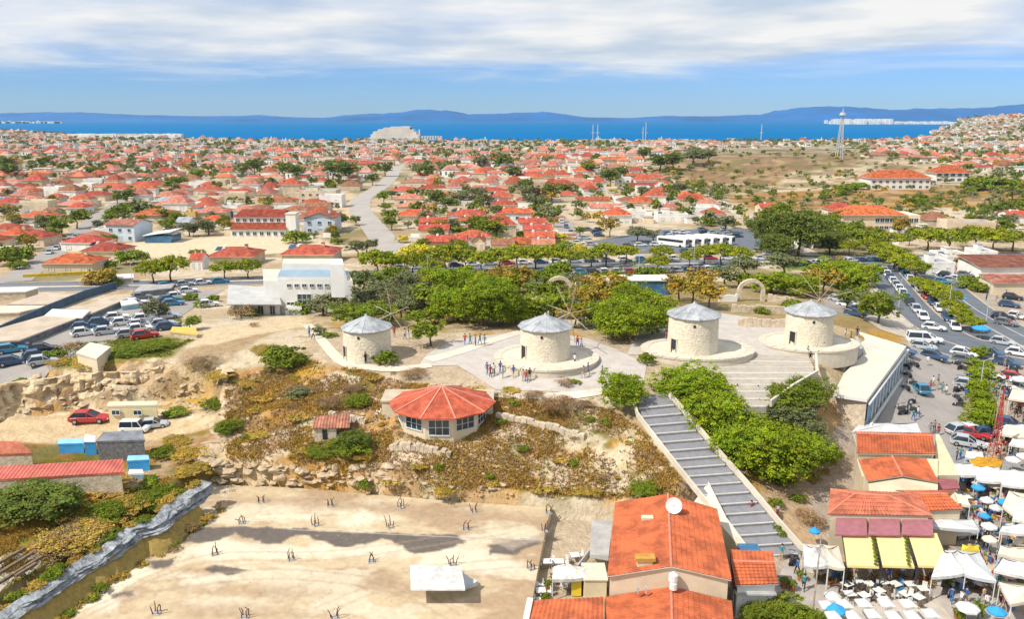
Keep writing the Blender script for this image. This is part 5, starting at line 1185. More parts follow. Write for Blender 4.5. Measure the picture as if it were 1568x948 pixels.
# grey slab roof and yard left of the hall
r = thing('yard_shed', P(920,830,0), 0, 'flat grey roofed shed against the left side of the largest building', 'shed'); ob = r.location.copy()
def upl(name, pts, z0, m, mtop, parent, off):
    v = [P(*q)-off for q in pts]; mb = MB(); mb.prism([(p.x, p.y) for p in v], [z0]*len(v), [p.z for p in v], m, mtop); return mb.obj(name, parent)
upl('roof', [(906,797,3.0),(938,797,3.0),(932,852,3.2),(903,850,3.0)], 2.7, M_grey, M_grey, r, ob); upl('wall', [(908,800,2.7),(936,800,2.7),(931,848,2.7),(905,846,2.7)], -.2, M_stonew, M_stonew, r, ob)
mb = MB(); mb.box(-.6,-1.3,0,.1,-1.15,2,M_dark); mb.obj('door', r)
def tent(name, pts, peak, c, label, group=None, legs=True, cat='tent', valance=.3):
    """stretched canopy: pixel corners at height, one raised peak or ridge"""
    v = [P(*q) for q in pts]; o = sum(v, Vector())/len(v); o.z = 0; pk = [P(*q)-o for q in peak]; m = M_canv[c]
    o.z = Hz(o.x, o.y); v = [a-Vector((o.x,o.y,o.z)) for a in v]; pk = [Vector((a.x, a.y, a.z-o.z)) for a in pk]
    r = thing(name, o, 0, label, cat, group); mb = MB(); n = len(v)
    for i in range(n):
        a, b = v[i], v[(i+1) % n]; mid = (a+b)/2
        k = min(pk, key=lambda q: (q-mid).length) if len(pk) > 1 else pk[0]; k2 = min(pk, key=lambda q: (q-b).length); k1 = min(pk, key=lambda q: (q-a).length)
        s = 5; grid = []
        for u in range(s+1):
            row = []
            for w_ in range(s+1):
                A_ = a.lerp(k1, w_/s); B_ = b.lerp(k2, w_/s); q = A_.lerp(B_, u/s); q.z -= .22*(q.z-min(a.z,b.z))*math.sin(math.pi*w_/s)*1.2 + .10*math.sin(math.pi*u/s)*(1-w_/s); row.append(q)
            grid.append(row)
        vs = [q for row in grid for q in row]; fs = []
        for u in range(s):
            for w_ in range(s): t_ = u*(s+1)+w_; fs.append((t_, t_+s+1, t_+s+2, t_+1))
        mb.add(vs, fs, m); mb.add([grid[u][0] for u in range(s+1)]+[grid[u][0]-Vector((0,0,valance)) for u in range(s+1)], [(u, u+s+1, u+s+2, u+1) for u in range(s)], m)
    mb.obj('canopy', r)
    if legs:
        for a in v: mb = MB(); mb.tube((a.x*.96,a.y*.96,-.3), (a.x*.96,a.y*.96,a.z-.02), .05, .05, M_frame, 6); mb.obj('pole', r)
    return r
tent('yard_canopy', [(845,888,2.2),(905,884,2.2),(900,868,2.4),(848,868,2.4)], [(872,864,3.0)], 'white', 'white stretched canopy in the yard left of the largest building')
r = thing('garden_slide', P(882,912,0), 0, 'bright yellow upright slide beside the white yard canopy', 'slide'); mb = MB(); mb.box(-.45,-.3,.1,.45,.3,2.2,M_canv['yellow']); mb.cyl((0,0,2.2),.5,.1,.3,M_canv['yellow'],8); mb.obj('chute', r); mb = MB(); mb.box(-.5,.3,0,.5,.45,1.4,M_dmetal); mb.obj('ladder', r)
r = thing('hut', P(905,915,0), 0, 'small cream flat-roofed kiosk between the yellow slide and the hall', 'kiosk'); mb = MB(); mb.box(-.7,-.8,0,1.3,1.9,2.2,M_cream); mb.obj('wall', r); mb = MB(); mb.box(-.8,-.9,2.2,1.4,2.0,2.32,M_conc); mb.obj('roof', r)
mb = MB(); v0, v1 = P(912,835,1.0), P(884,873,1.0); mb.beam(v0, v1, .12, M_metal, .9); tag(mb.obj('fence_panel'), 'slanting metal fence panel in the yard', 'fence')
# big white tarpaulin awning on the platform
r = thing('white_marquee', P(672,910,1.2), 0, 'white box marquee standing alone on the concrete platform', 'marquee'); ob = r.location.copy()
upl('canopy', [(629,903,3.1),(712,903,3.1),(707,868,3.5),(628,866,3.5)], 1.75, M_canv['white'], M_canv['white'], r, ob)
upl('flap', [(712,904,2.2),(732,897,1.6),(708,874,2.6),(704,880,2.6)], .9, M_canv['grey'], M_canv['grey'], r, ob)
for q in ((632,905,1.2),(656,905,1.2),(684,905,1.2),(709,905,1.2)): v = P(*q)-ob; mb = MB(); mb.box(v.x-.05,v.y-.03,0,v.x+.05,v.y+.06,1.9,M_dmetal); mb.obj('leg', r)
# ------------------------------------------------------------------ market houses on the right
pitched('market_house', [(1312,695,4.4),(1433,696,4.4),(1428,664,4.6),(1308,662,4.6)], [(1312,664,5.0),(1428,668,5.0)], M_tile, 0, M_cream, 'orange roofed market house farthest up the row, nearest the beige street', 'house')
up('market_wall', [(1433,665,3.6),(1438,665,3.6),(1470,728,3.3),(1432,728,3.6)], 0, M_cream, mat('cream_terrace', (.66,.55,.36), .9, .1)); tag(bpy.data.objects['market_wall'], 'cream terrace roof along the right side of the upper market houses', 'terrace')
up('cream_terrace', [(1312,703,3.9),(1436,703,3.9),(1436,730,3.7),(1320,730,3.9)], 0, M_cream, mat('cream_terrace', (.66,.55,.36))); tag(bpy.data.objects['cream_terrace'], 'cream flat roof between the two uppermost orange market roofs', 'terrace')
pitched('market_house', [(1328,737,4.6),(1437,739,4.4),(1418,703,4.7),(1314,704,4.8)], [(1382,729,5.25),(1366,699,5.3)], M_tile, 0, M_cream, 'gabled orange roofed market house with a cream gable, second in its row', 'house')
up('cream_gable', [(1330,741,4.6),(1382,733,5.0),(1436,742,4.3),(1436,752,3.9),(1332,755,3.9)], 0, M_cream, M_cream); tag(bpy.data.objects['cream_gable'], 'broad cream gable wall below the second market roof', 'wall')
pitched('market_house', [(1268,788,4.6),(1428,791,4.6),(1405,757,4.9),(1272,750,4.9)], [(1308,757,5.7),(1362,760,5.7)], M_tile2, 0, M_cream, 'long hipped orange roofed restaurant above the purple and yellow awnings', 'restaurant', hip=True)
pitched('market_house', [(1405,783,4.0),(1477,781,4.0),(1463,752,4.2),(1370,752,4.4)], [(1400,757,4.75),(1450,757,4.6)], M_tile, 0, M_cream, 'orange roofed wing at the right end of the restaurant', 'house')
up('purple_roof', [(1436,733,3.3),(1466,735,3.1),(1470,748,3.0),(1437,750,3.3)], 2.9, mat('purple_sheet', (.30,.10,.11), .8, .15, scale=1), None); tag(bpy.data.objects['purple_roof'], 'small purple sheet roof right of the second market gable', 'roof')
# purple then yellow awnings
M_pur = mat('purple_awning', (.33,.13,.15), .85, .12, scale=1.5); M_yelaw = mat('pale_yellow_awning', (.80,.62,.27), .9, .05, scale=.7)
r = thing('awning_terrace', P(1360,860,0), 0, 'three wide pale yellow awnings below a purple canopy in front of the restaurant', 'awning'); ob = r.location.copy()
for k in range(3):
    x0, x1 = lerp(1278, 1430, k/3+.006), lerp(1278, 1430, (k+1)/3-.006)
    upl('purple_canopy', [(x0,819,3.7),(x1,820,3.7),(x1-1,794,4.2),(x0+2,792,4.2)], 3.55, M_pur, M_pur, r, ob)
    t0, t1 = lerp(1287, 1437, k/3+.012), lerp(1287, 1437, (k+1)/3-.012); b0, b1 = lerp(1294, 1457, k/3+.012), lerp(1294, 1457, (k+1)/3-.012)
    a = [P(t0,816,3.5), P(t1,817,3.5), P(b1,868,2.55), P(b0,866,2.55)]; a = [v-ob for v in a]; mb = MB(); n = 8
    vs = []
    for i in range(n+1):
        for j in range(n+1):
            u, w_ = i/n, j/n; q = a[0].lerp(a[1], u).lerp(a[3].lerp(a[2], u), w_); q.z -= .10*math.sin(math.pi*w_)+.06*math.sin(math.pi*u)*math.sin(math.pi*w_); vs.append(q)
    fs = [(i*(n+1)+j, i*(n+1)+j+1, (i+1)*(n+1)+j+1, (i+1)*(n+1)+j) for i in range(n) for j in range(n)]; mb.add(vs, fs, M_yelaw)
    mb.add([a[3], a[2], a[2]-Vector((0,0,.25)), a[3]-Vector((0,0,.25))], [(0,3,2,1)], M_yelaw); mb.obj('awning_panel', r)
    for q0, q1 in ((a[3], a[0]), (a[2], a[1])): mb = MB(); mb.beam(q0, q1, .07, M_dmetal); mb.obj('awning_arm', r)
    mb = MB(); mb.box(a[3].x-.05, a[3].y-.05, 0, a[3].x+.05, a[3].y+.05, 2.5, M_dmetal); mb.obj('post', r)
for q0 in (1340, 1390):
    for k in range(9): w_ = k/8; v = P(lerp(q0-3,q0+2,w_), lerp(818,864,w_), lerp(3.62,2.75,w_)); tree_at('bush', v-Vector((0,0,.15)), .22, group='climbing leaves between the yellow awnings')
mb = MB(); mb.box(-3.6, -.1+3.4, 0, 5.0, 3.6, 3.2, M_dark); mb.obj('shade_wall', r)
tent('white_tent', [(1232,868,2.5),(1270,866,2.5),(1262,834,2.9),(1230,833,2.9)], [(1248,838,3.9)], 'white', 'steep white tent left of the yellow awnings', 'white tents beside the restaurant')
tent('white_tent', [(1268,866,2.5),(1294,870,2.4),(1284,836,2.9),(1260,834,2.9)], [(1266,840,3.5)], 'cream', 'narrow pale tent squeezed between the white tent and the yellow awnings', 'white tents beside the restaurant')
tent('white_tent', [(1426,884,2.4),(1480,878,2.4),(1468,842,2.8),(1440,842,2.8)], [(1456,846,3.6)], 'white', 'white tent right of the yellow awnings', 'white tents beside the restaurant')
tent('white_tent', [(1478,880,2.4),(1526,890,2.4),(1500,846,2.8),(1462,842,2.8)], [(1480,848,3.5)], 'grey', 'greyish tent with a long ridge right of the white tent', 'white tents beside the restaurant')
tent('white_tent', [(1530,892,2.5),(1600,900,2.5),(1600,912,2.5),(1548,926,2.3)], [(1575,900,3.1)], 'cream', 'cream tent cut by the right edge of the photo near its foot', 'white tents beside the restaurant')
AW = [([(1458,726,2.6),(1495,728,2.6),(1490,710,2.9),(1452,708,2.9)], (1470,710,3.2),'white'), ([(1496,735,2.5),(1535,738,2.5),(1530,716,2.9),(1492,714,2.9)], (1512,714,3.2),'white'), ([(1534,742,2.5),(1580,746,2.5),(1575,722,2.9),(1532,720,2.9)], (1553,719,3.2),'white'),
 ([(1424,806,2.6),(1500,812,2.6),(1490,796,2.8),(1420,792,2.8)], (1455,796,3.1),'grey'), ([(1530,815,2.6),(1600,818,2.6),(1600,806,2.8),(1535,806,2.8)], (1562,802,3.4),'white'), ([(1522,873,2.4),(1600,888,2.4),(1600,860,2.8),(1535,856,2.8)], (1560,860,3.2),'white'),
 ([(1535,775,2.4),(1600,822,2.4),(1600,760,2.8),(1545,752,2.8)], (1570,764,3.2),'cream'), ([(1530,664,2.5),(1590,672,2.5),(1590,652,2.8),(1540,650,2.8)], (1565,650,3.1),'cream'), ([(1545,680,2.4),(1600,686,2.4),(1600,674,2.7),(1550,672,2.7)], (1572,672,3.0),'white'),
 ([(1303,662,3.2),(1412,664,3.0),(1404,648,3.6),(1318,646,3.6)], (1360,648,3.9),'grey'), ([(1478,700,2.5),(1508,702,2.5),(1504,692,2.7),(1480,691,2.7)], (1492,690,3.0),'white'), ([(1528,848,2.4),(1580,856,2.4),(1578,838,2.7),(1532,836,2.7)], (1555,840,3.0),'cream'),
 ([(1460,768,2.4),(1486,774,2.4),(1480,758,2.7),(1462,754,2.7)], (1472,757,2.9),'cream'), ([(1550,795,2.4),(1600,800,2.4),(1600,785,2.6),(1555,782,2.6)], (1575,783,2.9),'white'), ([(1544,610,3.4),(1600,616,3.4),(1600,598,3.6),(1550,596,3.6)], (1575,597,3.9),'cream')]
for i, (q, pk, c) in enumerate(AW):
    o = tent('market_canopy', q, [pk], c, None, None); auto(o, {'white':'white','grey':'greyish','cream':'cream'}[c]+' stretched market canopy', 'canopy', 'canopies over the market stalls')
# ochre oval awning
r = tent('oval_awning', [(1488,714,2.4),(1530,718,2.4),(1536,706,2.6),(1524,700,2.7),(1496,699,2.7),(1484,705,2.6)], [(1510,704,3.2)], 'orange', 'ochre oval awning among the white market canopies'); r['category'] = 'awning'
r = tent('yellow_stall', [(1472,844,1.6),(1500,844,1.6),(1498,834,1.9),(1474,834,1.9)], [(1486,836,2.1)], 'yellow', 'small bright yellow stall top above the white tents'); r['category'] = 'stall'
r = thing('market_truck', G(1462,822), .1, 'white open market truck with a grey deck beside the orange roofed wing', 'truck'); mb = MB(); mb.box(-2.6,-1,.6,2.4,1,1.1,M_white); mb.box(-2.6,-1,1.1,-1.2,1,2.3,M_white); mb.obj('body', r); mb = MB(); mb.box(-1.1,-.9,1.1,2.3,.9,1.35,M_grey); mb.obj('load_bed', r)
t_, ri = wheel_meshes()
for x in (-1.8, 1.7):
    for y in (-.95, .95): link('wheel', t_, r, (x, y, .35))
# red lattice tower between stalls and lamp posts
def post(px, py, h, label, m=M_metal, arm=0.0, name='street_lamp', cat='street lamp', group='lamp posts', lean=(0,0)):
    p = G(px, py); r = thing(name, p, 0); mb = MB(); mb.tube((0,0,-.3), (lean[0],lean[1],h), .10, .05, m, 8); mb.obj('pole', r)
    mb = MB(); mb.box(-.16,-.16,0,.16,.16,.3,M_grey); mb.obj('base', r)
    if arm:
        mb = MB(); mb.tube((lean[0],lean[1],h-.02), (lean[0]+arm,lean[1],h+.35), .04, .035, m, 6); mb.obj('arm', r)
        mb = MB(); mb.box(lean[0]+arm-.1,-.12+lean[1],h+.28,lean[0]+arm+(.5 if arm > 0 else -.5),.12+lean[1],h+.4,m); mb.obj('lamp_head', r)
    if label: tag(r, label, cat, group)
    else: auto(r, 'thin grey '+cat, cat, group)
    return r
post(1243,948,8.2,'tall leaning wooden pole in front of the left white tent', M_pwood, 0, 'utility_pole', 'pole', None, lean=(.25,.3))
post(1292,905,4.4,'dark slanting pole left of the cafe parasols', M_dmetal, 0, 'sign_pole', 'pole', None, lean=(2.2,2.6)) if False else None
r = thing('red_lattice_tower', G(1521,706), 0, 'slender red lattice mast among the market canopies', 'mast'); Mred = mat('red_metal', (.42,.05,.05), .6, .2, scale=3)
for a in ((-1,-1),(1,-1),(1,1),(-1,1)): mb = MB(); mb.beam((a[0]*.55,a[1]*.55,0), (a[0]*.06,a[1]*.06,9), .07, Mred); mb.obj('leg', r)
for k in range(9):
    s0, s1 = .55-.49*k/9, .55-.49*(k+1)/9; z0, z1 = k, k+1
    for a, b in (((-1,-1),(1,-1)),((1,-1),(1,1)),((1,1),(-1,1)),((-1,1),(-1,-1))): mb = MB(); mb.beam((a[0]*s0,a[1]*s0,z0), (b[0]*s1,b[1]*s1,z1), .05, Mred); mb.obj('brace', r)
for z in (.2,): mb = MB(); mb.cyl((0,0,0), 1.0, 1.0, .25, M_stonew, 14); mb.obj('base', r)
# parasols
for i in range(4):
    for j in range(8): 
        x, y = 1262+j*30+(i % 2)*9+random.uniform(-5,5), 938+i*17+random.uniform(-3,3)
        if i == 0 and j in (5,): continue
        if x > 1440 and i < 2: continue
        parasol(x, y+16, 'white', 29, n=4)
for px, py, c, wp in ((1272,940,'white',26),(1276,962,'blue',32),(1478,960,'white',34),(1522,964,'blue',28),(1495,768,'blue',20),(1536,792,'blue',22),(1511,830,'white',24),(1486,742,'white',22),(1500,520,'blue',26),(1472,470,'blue',16),(1558,895,'white',30),(1508,788,'white',20),(1520,765,'cream',20),(1548,725,'white',22),(1245,836,'blue',18),(1544,762,'white',24),(1420,812,'white',18),(1512,850,'cream',22),(1495,760,'grey',20),(1560,835,'white',26),(1540,905,'cream',26),(1505,812,'blue',16),(1560,600,'white',26),(1566,720,'white',24),(1484,724,'blue',15),(1514,745,'white',22),(1522,800,'grey',20)): parasol(px, py, c, wp)
for px, py in ((1296,905),(1312,900),(1330,905),(1352,902),(1345,915),(1370,905),(1392,905),(1412,912),(1385,920),(1322,922),(1350,925),(1300,920),(1405,925),(1500,800),(1525,830),(1508,775),(1492,745),(1540,740),(1480,770),(1514,815),(1490,820),(1548,815),(1555,760),(1470,900),(1500,905)): table_set(px, py, random.choice(['white','wooden','wooden','blue']))
for px, py, w_ in ((1300,884,20),(1340,884,18),(1378,884,20),(1418,892,24),(1268,890,24),(1252,884,12),(1470,893,20),(1502,900,28),(1478,725,10),(1508,722,12)): tree('flower_bush', px, py+4, w_, 1.0, group='potted flowering shrubs outside the restaurants')
flat_ = [(1290,893,.0),(1416,893,.0),(1470,960,0),(1300,960,0)]
sheet('pavement', PP(flat_), M_pave, .045, 1.5)
sheet('pavement', PP([(1205,862,.0),(1290,876,0),(1470,890,0),(1600,960,0),(1600,1060,0),(1180,1060,0),(1185,900,0)]), mat('plaza_stone', (.40,.355,.32), .9, .12, scale=.6), .03, 2)
ribbon('road', gl((1470,690),(1500,760),(1530,820),(1560,880)), 3.2, M_asph2, .05)
sheet('road', PP([(1415,690,.2),(1475,685,.3),(1600,720,.1),(1600,745,0),(1480,712,.1)]), mat('grey_setts', (.27,.265,.26), .9, .12, scale=.8), .08, 1.5)
# garden furniture and plants beside the stairs
tree('bush', 1188, 775, 22, 1.1); tree('bush', 1222, 768, 24, 1.0); tree('dry_bush', 1230, 800, 40, 1.2, True); tree('dry_bush', 1250, 810, 34, 1.3, True)
r = thing('parked_motorcycle', G(1190,792), 1.2, 'red and grey scooter at the right edge of the stairway', 'scooter'); mb = MB(); mb.box(-.7,-.14,.35,.5,.14,.7,mat('red_plastic',(.45,.03,.03),.4,.1)); mb.box(.45,-.12,.35,.62,.12,1.0,M_metal); mb.obj('body', r)
for x in (-.6,.65): link('wheel', t_, r, (x,0,.3)).scale = (.9,.5,.9)
mb = MB(); mb.box(-.6,-.13,.7,.15,.13,.82,M_dmetal); mb.obj('seat', r); mb = MB(); mb.beam((.55,-.32,1.05),(.55,.32,1.05),.05,M_dmetal); mb.obj('handlebar', r)
SCOOT = r
def scooter(px, py, look='dark parked scooter'):
    p = G(px, py); o = copy_tree(SCOOT, p, random.uniform(0, 3)); auto(o, look, 'scooter', 'scooters parked by the streets')
    for c in ALLK.get(o.name, []):
        if c.name.startswith('body'):
            c.data = DARKBODY
    return o
mb = MB(); mb.box(-.7,-.14,.35,.5,.14,.7,M_dmetal); mb.box(.45,-.12,.35,.62,.12,1.0,M_metal); DARKBODY = mb.mesh('dark_scooter_body')
for q in ((1212,862),(1218,866),(1385,630),(1392,626),(1382,636),(1398,632),(1295,902),(1315,906),(1340,907),(1448,905),(1455,912),(1466,560),(1470,566),(1476,568),(1464,612),(1468,616)): scooter(*q)

# stalls with goods under the canopies
GOODS = [mat('goods_'+n_, c_, .7, .3, scale=4) for n_, c_ in (('red',(.42,.06,.04)),('orange',(.6,.25,.03)),('green',(.12,.22,.04)),('cloth',(.25,.3,.5)),('white',(.65,.63,.6)),('brown',(.22,.13,.07)),('pink',(.6,.25,.3)))]
def stall(px, py, i):
    p = G(px, py); r = thing('market_stall', p, random.uniform(-.5,.5)); mb = MB(); mb.box(-1.1,-.45,.78,1.1,.45,.84,M_pwood); mb.box(-1.08,-.44,.1,1.08,-.40,.78,random.choice([M_canv['white'],M_canv['blue'],M_canv['cream']])); mb.obj('counter', r)
    for a in (-1,1):
        for b in (-.38,.38): mb = MB(); mb.box(a-.03,b-.03,0,a+.03,b+.03,.78,M_wood); mb.obj('leg', r)
    for k in range(8):
        x = -.95+k*.27; mb = MB(); h_ = random.uniform(.08,.3); mb.box(x-.11,-.36,.84,x+.11,random.uniform(0,.36),.84+h_,GOODS[(k*3+i) % 7]); mb.obj('goods', r)
    auto(r, 'market stall with mixed goods', 'stall', 'market stalls')
for i, q in enumerate(((1475,735),(1490,742),(1505,748),(1520,752),(1535,756),(1552,760),(1440,812),(1455,816),(1472,822),(1490,858),(1505,868),(1530,890),(1545,900),(1560,880),(1540,830),(1555,832),(1528,802),(1545,808),(1486,790),(1498,782),(1530,768),(1512,806),(1470,765),(1550,790),(1480,800),(1520,690),(1540,685),(1555,692),(1440,895),(1455,890),(1475,888),(1500,896),(1250,878),(1265,882),(1242,868),(1282,880))): stall(q[0], q[1], i)
def planter(px, py):
    p = G(px, py); r = thing('planter', p, 0); mb = MB(); mb.cyl((0,0,0), .28, .36, .5, mat('terracotta', (.42,.16,.08), .8, .2), 10); mb.obj('pot', r); o = link('plant', TREES['bush'][0][0], r, (0,0,.5)); o.scale = (.45,.45,.6); auto(r, 'terracotta pot with a leafy plant', 'planter', 'planters among the cafes')
for q in ((1200,900),(1212,905),(1226,890),(1290,888),(1452,905),(1508,902),(1466,948),(1470,955),(1190,820),(1196,828),(840,905),(835,925),(850,895),(890,905),(830,940),(1232,860)): planter(*q)
tree('bush', 1165, 958, 80, 1.0, True); tree('bush', 1205, 962, 90, 1.0, True); tree('bush', 1245, 960, 60, .8, True); tree('round_tree', 1497, 952, 24, 1.5)
for px, py in ((818,905),(828,915),(860,880),(872,900),(856,870),(838,870),(880,860),(812,925),(790,912),(800,918)): table_set(px, py, 'white', 2)
# ------------------------------------------------------------------ named buildings in the middle distance
r = thing('white_hall', P(484,479,6.4), 0, 'large white two storey building with a blue grey slanting roof band left of the windmills', 'building'); ob = r.location.copy(); M_bgroof = mat('bluegrey_roof', (.27,.36,.44), .7, .12, scale=.5, col2=(.20,.29,.38))
upl('wall', [(404,430,13.2),(540,430,13.2),(532,412,13.2),(402,412,13.2)], -1.5, M_white, M_conc, r, ob)
upl('roof', [(424,424,13.9),(531,424,13.9),(526,408,15.0),(432,408,15.0)], 6.85, M_white, M_bgroof, r, ob)
upl('upper_wall', [(432,404,15.8),(526,404,15.8),(524,396,15.8),(434,396,15.8)], 6, M_white, M_conc, r, ob)
upl('stair_tower', [(505,405,18.2),(526,405,18.2),(524,396,18.2),(506,396,18.2)], 6, M_white, M_white, r, ob)
def wall_window(parent, px, py, z, off, meshes=None, sc=(1,1,1), dy=-.12): v = P(px, py, z)-off; put_window(parent, (v.x, v.y+dy, v.z), 0, meshes or WM, sc)
fy = (P(428,430,13.2)-ob).y; upl('porch', [(436,470,8.6),(462,470,8.6),(460,462,8.6),(437,462,8.6)], -1, M_white, M_conc, r, ob)
def ww(parent, off, y_local, px, z, meshes=None, sc=(1,1,1)):
    Yw = off.y+y_local; x = (px-784)/FPX*(Yw*math.cos(PITCH)+(CAM_H-z-0)*math.sin(PITCH)); put_window(parent, (x-off.x, y_local-.02, z-off.z), 0, meshes or WM, sc)
for i in range(7): ww(r, ob, fy, 443+i*11.6, 12.0, None, (.6,1,.5))
ww(r, ob, fy, 467, 8.6, WMB, (1,1,1.2)); ww(r, ob, fy, 500, 9.0, None, (.9,1,.9)); ww(r, ob, fy, 446, 7.0, WMD, (1.3,1,1.0))
r2_ = thing('white_annex', P(392,490,6.6), 0, 'low white wing with grey roof and arched openings joined to the large white building', 'building'); ob2 = r2_.location.copy()
upl('wall', [(352,462,9.4),(428,462,9.4),(428,445,9.6),(352,445,9.6)], -1.5, M_white, M_white, r2_, ob2); upl('roof', [(347,466,9.5),(431,466,9.5),(425,441,10.8),(350,436,10.6)], 2.75, M_grey, mat('annex_roof',(.44,.44,.43),.85,.12,scale=.5), r2_, ob2)
fy2 = (P(352,462,9.4)-ob2).y
for i in range(4): ww(r2_, ob2, fy2, 364+i*18, 7.0, WMD, (.9,1,.75))
# hotels, school, special houses
HP = {}
def house(px, py, wpx, wall='cream', roof='red', kind='hip', st=1, dm=10, rz=0, rise=2.4, label=None, name='house', wing=False, z=None, veranda=False, look=None):
    p = G(px, py); m_ = mpp(p); w_ = wpx*m_
    wq = 8 if w_ < 10 else (12 if w_ < 15 else (18 if w_ < 22 else (26 if w_ < 32 else 40)))
    key = (wall, roof, kind, st, wq, wing, veranda, rise)
    if key not in HP: o = HP[key] = make_house(wq, max(8, wq*.6) if wq < 26 else 14, st, wall, roof, kind, rise, True, True, veranda, wing)
    else: o = copy_tree(HP[key], p, 0)
    d0 = (max(8, wq*.6) if wq < 26 else 14); s = w_/wq; ds = dm/d0
    o.location = (p.x, p.y+dm/2, min(p.z, Hz(p.x, p.y+dm))); o.rotation_euler = (0, 0, rad(rz)); o.scale = (s, ds, .92)
    rn = {'red':'red tiled','orange':'bright orange tiled','pink':'faded pinkish','brown':'brown','flat':'pale flat','grey':'grey flat'}[roof]; kn = {'hip':'hipped ','gable':'gabled ','gabley':'gabled ','flat':''}[kind]; wn = {'white':'white','cream':'cream','yellow':'yellow','beige':'beige','blueish':'bluish white'}[wall]
    if label: tag(o, label, 'house', 'houses of the town')
    else: auto(o, look or f"{'two storey ' if st > 1 else ''}{wn} house with {rn} {kn}roof".replace('  ',' '), 'house', 'houses of the town')
    HOCC.append((o.location.x, o.location.y, max(w_, dm)*.62)); return o
HOCC = []
